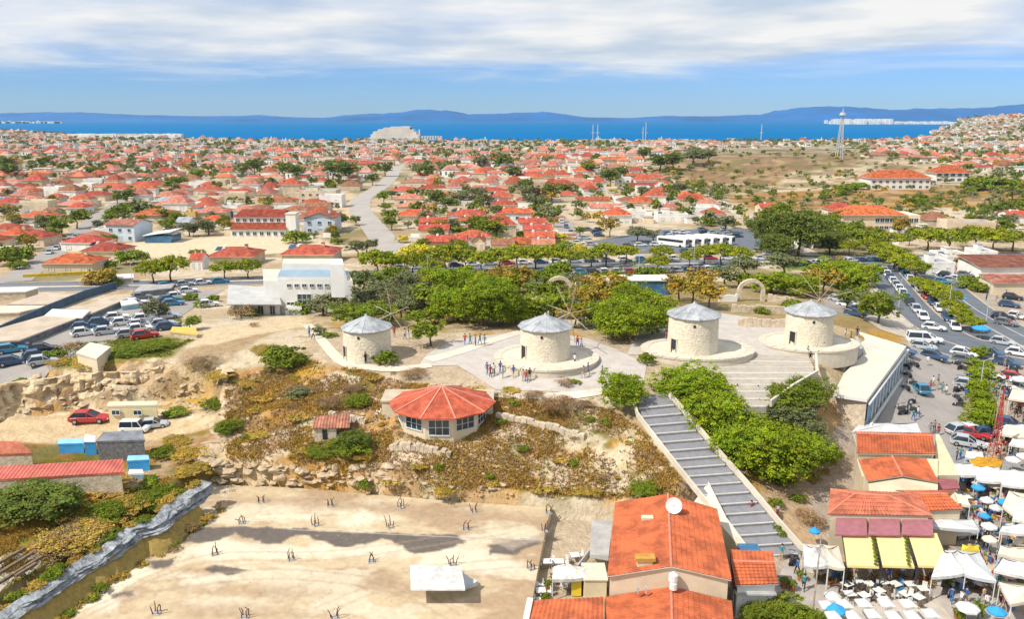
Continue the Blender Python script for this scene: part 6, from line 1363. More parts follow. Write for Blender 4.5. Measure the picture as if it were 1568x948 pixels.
HL = [ # px, base y, width px, wall, roof, kind, storeys, depth, rot
(51,344,56,'cream','red','hip',1,12,-8),(15,372,46,'cream','orange','hip',1,11,0),(48,322,60,'white','pink','hip',1,10,0),(110,324,50,'cream','pink','hip',1,10,-10),(92,298,44,'beige','red','gable',1,11,-12),(143,308,48,'cream','red','hip',1,10,-10),(166,293,46,'cream','red','hip',1,12,-8),(217,291,44,'cream','orange','hip',1,11,0),
(230,340,54,'cream','orange','hip',1,14,-6),(190,370,52,'blueish','pink','gable',2,10,-12),(252,318,42,'cream','grey','hip',1,9,0),(316,299,48,'cream','red','hip',1,10,-10),(322,284,50,'beige','flat','flat',1,9,0),(314,313,46,'cream','grey','flat',1,9,0),(321,336,52,'cream','pink','hip',1,12,0),(291,337,18,'yellow','flat','flat',1,6,0),
(155,398,62,'cream','red','hip',1,10,-4),(104,418,82,'cream','orange','hip',1,9,0),(354,406,74,'beige','red','hip',1,11,0),(301,413,20,'white','red','gable',1,5,0),(42,275,36,'cream','red','hip',1,14,0),(110,275,36,'cream','red','hip',1,14,0),(258,272,34,'cream','pink','hip',1,14,0),(8,320,40,'cream','red','hip',1,11,0),
(425,318,50,'cream','red','hip',1,12,0),(446,290,42,'cream','red','hip',1,12,0),(487,311,60,'cream','grey','flat',2,12,0),(486,326,38,'cream','brown','gable',1,8,0),(490,358,50,'blueish','red','gabley',2,12,0),(471,403,84,'cream','red','hip',1,12,0),(408,298,26,'cream','red','hip',1,10,0),(497,266,44,'cream','red','hip',1,14,0),(558,256,40,'cream','red','gable',1,16,0),(591,248,40,'cream','red','gable',1,18,0),(630,252,40,'cream','red','hip',1,16,0),(670,254,44,'cream','red','hip',1,18,0),(726,247,44,'white','red','hip',1,18,0),(749,240,34,'cream','red','hip',1,18,0),
(632,341,50,'cream','orange','hip',1,14,0),(631,326,50,'cream','pink','hip',1,9,0),(625,313,46,'cream','pink','hip',1,9,0),(620,300,46,'cream','red','hip',1,9,0),(635,286,46,'cream','pink','hip',1,10,0),(662,297,50,'cream','red','hip',1,10,0),(686,310,46,'cream','red','hip',1,10,0),(706,274,36,'white','pink','hip',1,10,0),(700,286,28,'white','red','gable',1,9,0),(722,286,28,'cream','red','gabley',1,10,0),(752,301,46,'cream','red','hip',1,10,0),(767,310,40,'cream','red','hip',1,9,0),(714,341,58,'cream','red','hip',1,13,0),(772,324,42,'cream','red','hip',1,9,0),(782,337,46,'cream','red','hip',1,9,0),(792,350,46,'white','orange','gable',2,8,0),
(663,352,42,'cream','red','gable',1,8,0),(664,364,48,'cream','red','gable',1,8,0),(683,383,64,'cream','red','gable',1,9,0),(719,350,36,'cream','red','gable',1,8,0),(732,383,22,'cream','red','gabley',1,8,0),(770,388,36,'cream','brown','gable',1,6,0),(800,386,34,'cream','orange','gable',1,8,0),
(815,353,42,'white','red','gable',1,7,0),(823,364,44,'white','red','gable',1,7,0),(826,376,46,'white','red','gable',1,7,0),(803,342,30,'white','red','gable',1,7,0),(832,388,36,'white','pink','gable',1,7,0),
(876,285,66,'cream','pink','hip',1,14,0),(908,316,52,'cream','red','gable',1,8,0),(928,328,52,'white','pink','gable',1,8,0),(940,250,38,'cream','orange','hip',1,22,0),(943,262,40,'cream','pink','hip',1,14,0),(966,276,50,'cream','red','gable',1,13,0),(999,279,48,'cream','red','hip',1,12,0),(1024,281,22,'cream','pink','gabley',1,9,0),(984,292,42,'yellow','red','gable',1,10,0),(1019,293,32,'white','grey','flat',1,8,0),(955,288,24,'white','grey','flat',2,8,0),
(826,243,34,'cream','orange','hip',1,20,0),(851,241,30,'cream','pink','hip',1,16,0),(876,252,40,'white','pink','hip',1,16,0),(815,274,36,'white','red','hip',1,12,0),(978,256,38,'beige','flat','flat',1,12,0),(1030,340,50,'white','flat','flat',1,9,0),(960,336,60,'white','flat','flat',1,9,0),(1183,328,38,'cream','red','gable',1,10,0),
(1533,262,34,'cream','red','hip',1,16,0),(1487,257,34,'cream','pink','hip',1,16,0),(1408,247,40,'cream','pink','hip',1,18,0),(1344,242,30,'cream','pink','hip',1,16,0),(1560,341,30,'white','red','gable',1,10,0),(1470,409,46,'white','flat','flat',1,10,0),(1440,421,44,'white','grey','flat',1,8,0),(1512,402,30,'white','grey','flat',1,8,0),
(365,352,20,'white','pink','gable',1,8,0),(1490,247,26,'white','pink','hip',1,14,0),(1455,240,26,'cream','red','hip',1,14,0),(1510,250,30,'cream','red','hip',1,14,0),(30,308,36,'cream','pink','hip',1,10,-8),(75,336,20,'beige','brown','gable',1,8,-10),(200,320,24,'beige','flat','flat',1,8,0),(352,326,26,'white','flat','flat',1,9,0),(280,352,22,'white','grey','gable',1,8,0),
(345,268,36,'cream','red','hip',1,14,0),(385,280,36,'cream','red','hip',1,12,0),(530,284,30,'cream','flat','flat',1,12,0),(455,262,32,'cream','pink','hip',1,14,0)]
for a in HL: house(a[0], a[1], a[2]*.93, a[3], a[4], a[5], a[6], a[7], a[8], rise=1.7 if a[5] == 'gable' else 2.1)
# special: two-tier white hotel, low blue-roof barn, hilltop villa, school
def special(nm, label, cat, pts):
    p = G(*pts); r = thing(nm, p, 0, label, cat); HOCC.append((p.x, p.y+6, 13)); return r, mpp(p)
r, m_ = special('white_villa_block', 'wide white three storey block with two tiers of red tiled roof and a square tower', 'building', (396,364)); W_ = 84*m_
mb = MB(); mb.box(-W_/2,0,-1,W_/2,5,3.2,WALLM['white']); mb.box(-W_/2,5,-1,W_/2,13,7.2,WALLM['white']); mb.obj('wall', r)
mb = MB(); ribs(mb, (-W_/2-.3,-.6,3.1),(W_/2+.3,-.6,3.1),(W_/2+.3,5,4.9),(-W_/2-.3,5,4.9), M_rooft['red'], .6); mb.obj('lower_roof', r); mb = MB(); ribs(mb, (-W_/2-.3,4.4,7.1),(W_/2+.3,4.4,7.1),(W_/2-2,9,9.4),(-W_/2+2,9,9.4), M_rooft['red'], .6); ribs(mb, (W_/2+.3,13.6,7.1),(-W_/2-.3,13.6,7.1),(-W_/2+2,9,9.4),(W_/2-2,9,9.4), M_rooft['red'], .6); mb.obj('upper_roof', r)
mb = MB(); mb.box(W_/2+.02,1,-1,W_/2+3.6,6,8.4,WALLM['white']); mb.box(W_/2-.2,.8,8.4,W_/2+3.8,6.2,8.7,M_conc); mb.obj('tower', r)
for i in range(8): put_window(r, (-W_/2+W_*(i+.5)/8, 0, .9), 0); put_window(r, (-W_/2+W_*(i+.5)/8, 4.98, 5.2), 0, None, (1,1,.9))
r, m_ = special('barn', 'low building with a white slanting roof and dark blue open side', 'building', (242,372)); mb = MB(); mb.box(-4.5,0,-1,4.5,9,2.4,M_blueglass); mb.obj('wall', r); mb = MB(); mb.prism([(-5,-.4),(5,-.4),(5,9.5),(-5,9.5)],[2.4,3.8,3.8,2.4],[2.6,4.0,4.0,2.6],M_white); mb.obj('roof', r)
r, m_ = special('hill_hotel', 'long white hotel with an orange hipped roof below the brown hill', 'hotel', (1378,290)); W_ = 92*m_; mb = MB(); mb.box(-W_/2,0,-1.5,W_/2,16,6.8,WALLM['white']); mb.obj('wall', r); mb = MB(); roof_part(mb,'hip',W_,16,6.8,4.4,M_rooft['orange'],1.0,WALLM['white']); o = mb.obj('roof', r); o.location.y = 8
for i in range(9):
    for k in (0, 3): put_window(r, (-W_/2+W_*(i+.5)/9, 0, .9+k), 0, None, (1.3,1,1.1))
r, m_ = special('hill_annex', 'white and blue annex with an orange roof right of the long white hotel', 'hotel', (1458,279)); W_ = 52*m_; mb = MB(); mb.box(-W_/2,0,-1.5,W_/2,14,6.2,WALLM['white']); mb.obj('wall', r); mb = MB(); roof_part(mb,'hip',W_,14,6.2,4.4,M_rooft['orange'],1.2,WALLM['white']); o = mb.obj('roof', r); o.location.y = 7
for i in range(5):
    for k in (0, 3): put_window(r, (-W_/2+W_*(i+.5)/5, 0, .9+k), 0, WMB, (1.0,1,1.0))
r, m_ = special('school', 'cream two storey building with a long orange roof behind the tall dark trees', 'building', (1348,352)); W_ = 118*m_; mb = MB(); mb.box(-W_/2,0,-1.5,W_/2,13,5.8,WALLM['cream']); mb.obj('wall', r); mb = MB(); roof_part(mb,'hip',W_*.80,14,5.8,3.2,M_rooft['orange'],.9,WALLM['cream']); o = mb.obj('roof', r); o.location = (-W_*.10, 7, 0)
mb = MB(); roof_part(mb,'hip',W_*.36,10,6.6,2.6,M_rooft['red'],.7,WALLM['cream']); o = mb.obj('rear_roof', r); o.location = (-W_*.32, 17, 0); mb = MB(); mb.box(-W_*.5, 12.5, -1, -W_*.14, 22, 6.5, WALLM['cream']); mb.obj('rear_wing', r)
for i in range(9): put_window(r, (-W_*.05+W_*.5*(i)/8, 0, 2.9), 0, None, (1.2,1,1.3)); put_window(r, (-W_*.05+W_*.5*(i)/8, 0, .3), 0, None, (1.2,1,1.0))
r, m_ = special('red_roof_shop', 'long low shop with a flat salmon red roof at the right edge beyond the street', 'building', (1548,428)); mb = MB(); mb.box(-8,0,-1.5,10,11,3.2,WALLM['white']); mb.obj('wall', r); mb = MB(); ribs(mb,(-8.6,-.6,3.2),(10.6,-.6,3.2),(10.6,11.5,4.6),(-8.6,11.5,4.6),M_rooft['pink'],.6); mb.obj('roof', r)
r, m_ = special('red_roof_shop', 'small shop with a red tiled roof and cream front at the far right edge', 'building', (1552,452)); mb = MB(); mb.box(-5,0,-1.5,6,6,2.8,WALLM['cream']); mb.obj('wall', r); mb = MB(); ribs(mb,(-5.3,-.4,2.8),(6.3,-.4,2.8),(6.3,6.3,3.8),(-5.3,6.3,3.8),M_rooft['pink'],.6); mb.obj('roof', r)
# kiosk with dark blue glass and ruins in the park
r = thing('glass_kiosk', G(978,452), 0, 'flat white kiosk with a wide dark blue glass front behind the park trees', 'kiosk'); mb = MB(); mb.box(-5.6,0,-.5,6,5,3.0,M_blueglass); mb.obj('glass_front', r); mb = MB(); mb.box(-7.6,-.3,-.5,-5.62,5.2,3.3,M_white); mb.box(-5.6,-.3,3.0,6.3,5.4,3.25,M_white); mb.obj('frame', r)
mb = MB(); mb.beam(G(880,452)+Vector((0,0,1)), G(930,447)+Vector((0,0,1)), .5, M_white, 3.2); tag(mb.obj('white_wall'), 'white wall left of the dark blue glass kiosk', 'wall')
def arch(px, py, W2, H2, lab):
    p = G(px, py); r = thing('stone_arch', p, 0, lab, 'arch', 'stone arches in the park'); n = 14; mb = MB(); mb.box(-W2-.7,-.4,-.5,-W2,.4,H2-W2,M_stonew); mb.obj('pillar', r); mb = MB(); mb.box(W2,-.4,-.5,W2+.7,.4,H2-W2,M_stonew); mb.obj('pillar', r); mb = MB()
    for i in range(n):
        a0, a1 = math.pi*i/n, math.pi*(i+1)/n; c = lambda a, r_: (r_*math.cos(a), H2-W2+r_*math.sin(a)*.9)
        q = [c(a0,W2), c(a0,W2+.7), c(a1,W2+.7), c(a1,W2)]; mb.add([(x,-.4,z) for x,z in q]+[(x,.4,z) for x,z in q], [(0,1,2,3),(7,6,5,4),(0,4,5,1),(1,5,6,2),(2,6,7,3),(3,7,4,0)], M_stonew)
    mb.obj('arch_ring', r); return r
arch(856,462,1.9,4.6,'dark stone arch half hidden in the park trees behind the second windmill'); arch(1149,461,2.0,4.0,'pale stone arch gateway behind the third windmill')
for a, b, l in (((1100,462),(1128,462),'white wall left of the pale arch gateway'), ((1175,462),(1215,466),'stone wall right of the pale arch gateway'), ((815,458),(838,460),'grey stone wall left of the dark arch'), ((1120,478),(1208,482),'low stone planter wall in front of the pale arch'), ((1130,500),(1215,503),'long low wall behind the terrace of the third windmill')):
    A_, B_ = G(*a), G(*b); k = 12; r = thing('park_wall', A_, 0, l, 'wall', 'walls of the park')
    for i in range(k):
        p0 = A_.lerp(B_, (i+.02)/k)-A_; p1 = A_.lerp(B_, (i+.98)/k)-A_; hh = 1.6+random.uniform(-.2,.2); mb = MB(); mb.beam(p0+Vector((0,0,hh/2-.2)), p1+Vector((0,0,hh/2-.2)), .5, M_stonew if 'white' not in l else M_white, hh); mb.obj('block', r)
# ------------------------------------------------------------------ left side sheds, terrace shacks
def shed(nm, label, pts, z0, m, mtop, cat='shed', th=.25, wallm=None, base=0):
    v = [P(*q) for q in pts]; c = sum(v, Vector())/len(v); c.z = z0; r = thing(nm, c, 0, label, cat); v = [q-c for q in v]; mb = MB(); mb.prism([(q.x,q.y) for q in v], [q.z-th for q in v], [q.z for q in v], m, mtop); mb.obj('roof', r)
    k = sum(v, Vector())/len(v); w_ = [q.lerp(Vector((k.x,k.y,q.z)), .05) for q in v]; mb = MB(); mb.prism([(q.x,q.y) for q in w_], -1.0, [q.z-th-.01 for q in w_], wallm or M_stonew); mb.obj('wall', r); return r, v
M_browf = mat('dusty_roof', (.50,.41,.32), .95, .15, scale=.4); M_dkshop = mat('dark_shopfront', (.10,.14,.17), .7, .5, scale=.6)
shed('long_shed', 'long low dusty brown roofed shed at the far left edge of the car park', [(-60,526,9.2),(30,521,9.2),(124,485,8.5),(72,482,8.7),(-20,508,9.2)], 7.2, M_grey, M_browf, wallm=mat('shed_front', (.26,.25,.24), .85, .5, scale=.8, col2=(.07,.10,.13)))
shed('long_shed', 'middle section of the brown roofed sheds beside the left car park', [(100,486,8.4),(140,480,8.3),(204,453,7.4),(178,450,7.4),(112,474,8.2)], 6.2, M_grey, M_browf, wallm=mat('shed_front', (.26,.25,.24), .85, .5, scale=.8, col2=(.07,.10,.13)))
shed('long_shed', 'white roofed strip between the brown roofed sheds at the left', [(68,483,8.9),(126,486,8.8),(138,475,8.6),(80,473,8.7)], 6.8, M_white, M_white, wallm=mat('shed_front', (.26,.25,.24), .85, .5, scale=.8, col2=(.07,.10,.13)))
shed('long_shed', 'wide pale roofed shed in the upper left field behind a dark fence', [(-40,480,7.6),(30,478,7.6),(75,468,7.2),(-40,468,7.3)], 5, M_conc, M_conc)
shed('long_shed', 'flat dusty shed roof in the upper left field above the pale one', [(10,466,7.0),(80,466,7.0),(125,450,6.4),(60,450,6.4)], 4.6, M_grey, M_browf)
shed('cabin', 'small white flat roofed cabin above the left cliff', [(116,540,10.2),(148,549,10.2),(170,531,10.3),(138,524,10.3)], 8.3, M_conc, M_wroof, 'cabin', wallm=M_cream)
shed('ochre_stall', 'small ochre yellow roofed stall at the right end of the left car park', [(260,508,9.6),(302,512,9.4),(300,502,9.8),(264,500,9.8)], 7.9, M_yellow, mat('ochre_sheet',(.62,.42,.10),.8,.1), 'stall')
mb = MB(); prev = None
for q in ((-60,512,8.0),(0,508,7.7),(75,474,7.0),(130,452,6.2),(178,438,5.2)):
    v = P(*q)
    if prev:
        mb.beam(prev, v, .3, mat('dark_blue_wall',(.07,.12,.19),.8,.2,scale=.5), 2.0)
    prev = v
tag(mb.obj('boundary_wall'), 'dark blue boundary wall running diagonally behind the sheds', 'wall')
r, v = shed('site_office', 'pale yellow site cabin with two small windows at the foot of the cliff', [(163,622,6.7),(241,620,6.7),(241,614,6.8),(166,615,6.8)], 4.5, M_cream, M_cream, 'cabin', wallm=mat('pale_yellow_panel',(.70,.60,.36),.8,.08))
for px in (184, 217): 
    q = P(px, 626, 5.9)-r.location; put_window(r, (q.x, v[0].y+.02, 1.0), 0, None, (.75,1,.5))
shed('long_red_shed', 'long low building with a faded red tiled roof on the left terrace', [(-60,738,6.6),(106,728,6.6),(191,723,6.6),(188,703,7.2),(-60,718,7.2)], 4, M_tile2, mat('faded_red_roof',(.50,.13,.10),.8,.2,scale=.8,stripes=(0,.4,.5)), 'building')
shed('brick_shack', 'pinkish red hip roofed shack at the far left edge', [(-40,697,6.3),(50,694,6.3),(30,676,7.2),(-40,676,7.2)], 4, M_tile2, M_tile2, 'shack')
shed('plank_shack', 'dark grey plank shack with a patched flat roof', [(146,676,6.6),(222,674,6.6),(218,659,7.0),(158,662,7.0)], 4, mat('grey_planks',(.17,.17,.18),.9,.3,scale=3), mat('patched_felt',(.20,.21,.24),.9,.25,scale=1), 'shack', wallm=mat('grey_planks',(.17,.17,.18),.9,.3,scale=3))
M_bt = mat('blue_tarpaulin', (.06,.34,.72), .7, .12, scale=1)
shed('tarp_shelter', 'light blue tarpaulin shelter left of the grey plank shack', [(88,680,5.1),(128,679,5.1),(126,671,5.4),(90,672,5.4)], 4, M_bt, mat('light_blue_tarp',(.25,.52,.80),.7,.1), 'shelter', wallm=M_bt)
shed('tarp_shelter', 'small bright blue tarpaulin hut touching the grey plank shack', [(128,677,5.6),(146,677,5.5),(146,668,5.9),(130,665,6.0)], 4, M_bt, M_white, 'shelter', wallm=M_bt)
shed('blue_shed', 'bright blue box shed at the right end of the long red roof', [(194,706,5.4),(229,704,5.4),(227,697,5.6),(196,698,5.6)], 4.0, M_bt, mat('light_blue_tarp',(.25,.52,.80)), 'shed', wallm=M_bt)
shed('blue_hut', 'pale blue box standing in front of the bright blue shed', [(196,726,4.7),(220,725,4.7),(218,719,4.8),(198,719,4.8)], 3.9, M_white, M_white, 'box', wallm=mat('pale_blue_panel',(.25,.42,.55),.7,.1))
shed('long_shed', 'low white roofed shed near the left edge above the dark boundary wall', [(-40,448,7.0),(40,446,6.8),(60,440,6.6),(-40,441,6.8)], 4.2, M_white, M_white)
shed('long_shed', 'grey flat roofed shed at the end of the brown sheds beside the boulevard', [(205,447,7.0),(262,441,6.8),(268,434,6.9),(214,438,7.0)], 4.6, M_grey, M_grey, wallm=mat('shed_front', (.26,.25,.24)))
shed('open_store', 'small white storage hut with blue front in the left car park', [(186,468,7.8),(212,464,7.8),(206,458,7.9),(184,461,7.9)], 5.6, M_white, M_white, wallm=mat('pale_blue_panel',(.25,.42,.55),.7,.1))
shed('open_store', 'long white canopy roof beside the boulevard left of the umbrella pines', [(150,428,5.2),(205,425,5.2),(204,419,5.3),(152,421,5.3)], 2.4, M_white, M_white)
mb = MB(); mb.beam(P(36,424,3.4), P(150,418,3.4), .8, mat('yellow_hedge', (.50,.36,.03), .95, .3, scale=2), 1.2); tag(mb.obj('low_hedge'), 'long low bright yellow hedge in front of the leftmost orange roofed house', 'hedge')
p = G(138,646)
tag(CARP.setdefault(('red','car'), make_car('red')), 'long dark red car parked under the cliff on the dirt track', 'car', 'cars parked on the streets'); c = CARP[('red','car')]; c.location = p; c.rotation_euler = (0,0,.1); c.scale = (1.15,1,1.05)
car_at(G(207,662), 0.05, 'white', 'van', label='white van parked on the dirt track beside a silver car').scale = (.72,.8,.8); car_at(G(237,655), .3, 'silver', label='silver car parked right of the white van on the dirt track').scale = (.8,.85,.85)
# fallen grey masonry and rock lumps: boulders of the cliff and slope
def rock_mesh(seed, m):
    g = random.Random(seed); bm = bmesh.new()
    for i in range(15): v = Vector((g.gauss(0,1), g.gauss(0,1), g.gauss(0,1))).normalized()*g.uniform(.65,1.1); v.z *= .6; bm.verts.new(v)
    bmesh.ops.convex_hull(bm, input=bm.verts[:]); bmesh.ops.delete(bm, geom=[v for v in bm.verts if not v.link_faces], context='VERTS')
    bmesh.ops.bevel(bm, geom=bm.edges[:], offset=.05, segments=1, affect='EDGES')
    me = bpy.data.meshes.new('rock'); bm.to_mesh(me); bm.free(); me.materials.append(m); return me
M_rock = mat('limestone', (.54,.43,.29), .95, .25, scale=1.5, bump=.1, bscale=3, col2=(.34,.25,.16))
ROCKS = [rock_mesh(s, M_rock) for s in range(6)]
RUB = []
def rock(px, py, R, z=None):
    p = G(px, py)
    if R < .62: RUB.append((p, R)); return
    o = link('rock', ROCKS[(int(px)*3+int(py)) % 6], None, p-Vector((0,0,R*.15)), random.uniform(0,6.28)); o.scale = (R*random.uniform(.8,1.5), R, R*random.uniform(.7,1.2)); auto(o, ('large' if R > 1 else 'small')+' pale limestone rock', 'rock', 'rocks on the slope'); return o
for i in range(70):   # the broken rock spur at the corner of the platform
    t = i/46; rock(336+14*math.sin(t*9)+random.uniform(-16,16), 648+t*88, random.uniform(.5,1.35)*(1.15-.3*t))
for i in range(60): rock(random.uniform(360,600), random.uniform(712,742), random.uniform(.35,.95))
for i in range(60): rock(random.uniform(5,350), random.uniform(575,634), random.uniform(.25,.9))
for i in range(150):
    x = random.uniform(350, 950); y = 720+ (x-350)*.05 + random.uniform(-14, 16) if i < 80 else random.uniform(585, 730)
    rock(x, y, random.uniform(.18, .55))
for i in range(26): rock(random.uniform(240,350), random.uniform(608,636), random.uniform(.3,.8))
_rv = [np.array([v.co[:] for v in m_.vertices]) for m_ in ROCKS]; _rf = [[tuple(p.vertices) for p in m_.polygons] for m_ in ROCKS]; mb = MB()
for i in range(500): x, y = random.choice([(random.uniform(350,940), random.uniform(715,764)), (random.uniform(0,350), random.uniform(565,640)), (random.uniform(350,980), random.uniform(580,720))]); RUB.append((G(x, y), random.uniform(.08,.3)))
for i in range(160):
    v = P(random.choice([random.uniform(330,830), random.uniform(150,830)]), random.choice([random.uniform(746,770), random.uniform(770,945)]), 1.22)
    if polydist(pf, np.array([v.x]), np.array([v.y]))[0] > .2: RUB.append((v, random.uniform(.05,.13)))
for i, (p, R) in enumerate(RUB):
    k = i % 6; q = Matrix.Translation(p) @ Matrix.Rotation(random.uniform(0,6.28), 4, 'Z') @ Matrix.Diagonal((R*random.uniform(.8,1.5), R, R*random.uniform(.6,1.1), 1)); mb.add(_rv[k].tolist(), _rf[k], M_rock, q)
mb.obj('rubble')['kind'] = 'stuff'
# ------------------------------------------------------------------ mast, resort, coast
r = thing('lattice_mast', G(1284,245), 0, 'tall grey lattice mast with a round top rising from the brown hill against the sea', 'mast'); m_ = mpp(r.location); Hm = 76*m_
for a in ((-1,-1),(1,-1),(1,1),(-1,1)): mb = MB(); mb.beam((a[0]*4*m_,a[1]*2,0), (a[0]*1.2*m_,a[1]*.6,Hm*.9), .8*m_, M_metal); mb.obj('leg', r)
for k in range(10):
    s0, s1 = lerp(4,1.2,k/10)*m_, lerp(4,1.2,(k+1)/10)*m_; z0, z1 = Hm*.9*k/10, Hm*.9*(k+1)/10
    mb = MB(); mb.beam((-s0,-1,z0),(s1,-.8,z1),.4*m_,M_metal); mb.obj('brace', r); mb = MB(); mb.beam((s0,-1,z0),(-s1,-.8,z1),.4*m_,M_metal); mb.obj('brace', r)
mb = MB(); mb.cyl((0,0,Hm*.88), 5*m_, 4*m_, 4*m_, M_metal, 10); mb.cyl((0,0,Hm*.92), 1*m_, .3*m_, 8*m_, M_metal, 6); mb.obj('head', r)
p = P(618,216,2); D0 = 1500; x0 = (570-784)/FPX*D0; k = D0/FPX; r = thing('seaside_hotel', ((608-784)*k, D0, -1), 0, 'huge pale stepped hotel with terraces standing on the shore', 'hotel'); M_hz = mat('hotel_plaster', (.56,.52,.47), .9, .1, scale=.05)
for i, (a, b, z) in enumerate(((-40,38,5),(-36,36,10),(-33,32,14),(-26,28,17),(-18,22,19.5),(-8,10,21),(8,22,21.5))):
    mb = MB(); mb.box(a*k, i*3.0, 0, b*k, 40, z*k, M_hz); mb.obj('terrace', r)
for i in range(60): x = random.uniform(-34,30); z = random.choice([3,6.2,9.2,12.4,15,17.6]); mb = MB(); mb.box(x*k,-.5+ (z/4)*2.6,z*k*.9,(x+1.4)*k,6+z*2,(z+.9)*k*.9,M_dkshop); mb.obj('window', r) if abs(x) < 36-z*1.2 else None
mb = MB()
for i in range(8): mb.box((40+i*4)*k, 4, 2, (42.6+i*4)*k, 14, 7.5*k, M_hz)
mb.box(38*k, 3, 2, 72*k, 14, 2.6*k, M_hz); mb.obj('colonnade', r); mb = MB(); mb.box(36*k,6,0,37.4*k,9,17*k,M_white); mb.obj('tower', r)
for px in (905, 912, 980, 984, 1157):
    D1 = 1380; z1 = CAM_H-D1*math.tan(PITCH+math.atan((212-474)/FPX)); r = thing('antenna_mast', ((px-784)/FPX*D1, D1, 0)); mb = MB(); mb.box(-.6,-.6,0,.6,.6,26+ (px % 7)*2,M_metal); mb.obj('mast', r); mb = MB(); mb.box(-3,-.3,16,3,.3,17,M_metal); mb.obj('crossarm', r); auto(r, 'thin pale antenna mast near the shore', 'mast', 'masts near the shore')
# ------------------------------------------------------------------ trees placed one by one
UP = 'umbrella pines along the boulevard'
for q in ((578,424,52),(600,420,40),(632,420,42),(663,424,34),(682,417,52),(712,416,44),(738,418,42),(765,416,46),(792,414,48),(820,413,46),(848,411,48),(872,412,38),(905,410,36),(928,408,44),(958,404,36),(1008,418,34),(1012,402,32),(1056,408,30),(1078,404,36),(1104,406,42),(1130,408,38),(236,434,44),(262,432,50),(344,428,36),(380,427,38),
 (1352,402,36),(1368,412,38),(1385,418,36),(1400,426,34),(1352,392,26),(1418,450,28),(1432,460,34),(1448,470,34),(1458,484,30),(1470,494,28),(1486,508,30),(1404,442,22),(1300,392,30),(1330,390,34),(1362,384,36),(1420,382,40),(1452,386,44),(1490,382,46),(1520,386,44),(1550,384,40)): tree('umbrella_pine', q[0], q[1], q[2]*(1.3 if q[0] > 1340 else 1.1), 1.0 if q[0] < 1340 else .85, group=UP)
PK = 'trees of the park behind the windmills'
for k, x, y, w_, h_ in (('broadleaf_tree',740,500,86,.95),('broadleaf_tree',700,492,60,1),('broadleaf_tree',775,496,56,1.0),('broadleaf_tree',806,492,44,1),('round_tree',660,478,50,.9),('olive_tree',620,476,62,.8),('olive_tree',575,474,50,.8),('olive_tree',650,470,56,.8),('broadleaf_tree',690,462,70,.9),('broadleaf_tree',745,464,60,.9),('autumn_tree',792,450,50,.9),('autumn_tree',770,440,40,.9),
 ('round_tree',830,470,40,1),('broadleaf_tree',848,486,44,1),('autumn_tree',880,502,44,.9),('autumn_tree',905,476,50,.8),('broadleaf_tree',890,466,44,.8),('autumn_tree',930,464,60,.8),('broadleaf_tree',962,520,78,.9),('broadleaf_tree',935,512,44,.9),('broadleaf_tree',1000,512,56,1),('broadleaf_tree',975,482,60,.9),('broadleaf_tree',1006,486,46,.9),('autumn_tree',1060,468,52,1.0),('autumn_tree',1085,474,50,.9),('autumn_tree',1040,462,44,1),('autumn_tree',1075,448,44,.9),('olive_tree',1110,440,40,.9),
 ('olive_tree',1140,425,44,.8),('round_tree',1130,440,30,.8),('broadleaf_tree',1180,448,50,.7),('broadleaf_tree',1220,452,54,.7),('autumn_tree',1260,450,50,.8),('broadleaf_tree',1282,440,56,.9),('broadleaf_tree',1310,452,50,1),('broadleaf_tree',1320,438,44,.9),('round_tree',1250,434,44,.8),('olive_tree',1200,424,50,.8),('dark_tree',1296,476,30,1.0),('bush',1212,476,36,.9),('bush',1165,480,24,.8),('broadleaf_tree',1322,440,40,1),
 ('olive_tree',560,466,40,.8),('olive_tree',515,476,44,.8),('olive_tree',495,484,44,.7),('dark_tree',552,450,22,1.5),('bush',470,478,50,.7),('olive_tree',540,484,40,.6),('round_tree',556,498,78,.55),('round_tree',660,530,44,.9),('broadleaf_tree',540,430,0,1),('olive_tree',715,450,46,.8),('olive_tree',610,452,56,.8),('round_tree',820,445,40,.8),('olive_tree',590,460,44,.8),('broadleaf_tree',725,478,50,.9),('broadleaf_tree',905,500,50,.9),('round_tree',640,500,36,.7)):
    if w_: tree(k, x, y, w_*1.22, h_*.95, big=(w_ > 50), group=PK)
for i in range(24):
    k = ['olive_tree','broadleaf_tree','round_tree','olive_tree','autumn_tree','broadleaf_tree','round_tree'][i % 7]; tree(k, 560+i*19+random.uniform(-7,7), 444+random.uniform(-6,8), random.uniform(34,52), random.uniform(.75,1), group=PK)
for i in range(14): tree(['round_tree','broadleaf_tree','olive_tree','dark_tree'][i % 4], random.uniform(590,1010), random.uniform(462,496), random.uniform(30,46), random.uniform(.7,1), group=PK)
SL = 'trees beside the stairway'
for k, x, y, w_, h_, b in (('broadleaf_tree',955,622,68,.86,True),('broadleaf_tree',1050,612,98,.55,True),('broadleaf_tree',1082,640,80,.75,True),('broadleaf_tree',1098,668,92,.8,True),('broadleaf_tree',1148,676,60,.8,True),('broadleaf_tree',1140,712,100,.75,True),('broadleaf_tree',1180,732,120,.72,True),('broadleaf_tree',1226,718,90,.7,True),('bush',1205,628,100,.75,True),('bush',1232,614,76,.9,True),('olive_tree',1200,650,76,.6,True),('olive_tree',1225,668,66,.6,True),('olive_tree',1245,690,56,.7,True),('bush',1262,706,50,.7,True),('bush',1105,655,60,.5,True),('bush',990,556,26,.9,False),('round_tree',1345,496,58,.95,True),('bush',590,556,34,.9,False),('bush',660,522,0,1,False),('bush',1195,740,40,.5,False)):
    if w_: tree(k, x, y, w_*1.1, h_*1.15, big=b, group=SL)
for x, y, w_ in ((1498,548,30),(1500,570,36),(1504,588,44),(1502,604,40),(1496,622,44),(1498,640,48),(1492,656,50)): tree('broadleaf_tree', x, y, w_, .75, group='clipped trees in the island of the beige street')
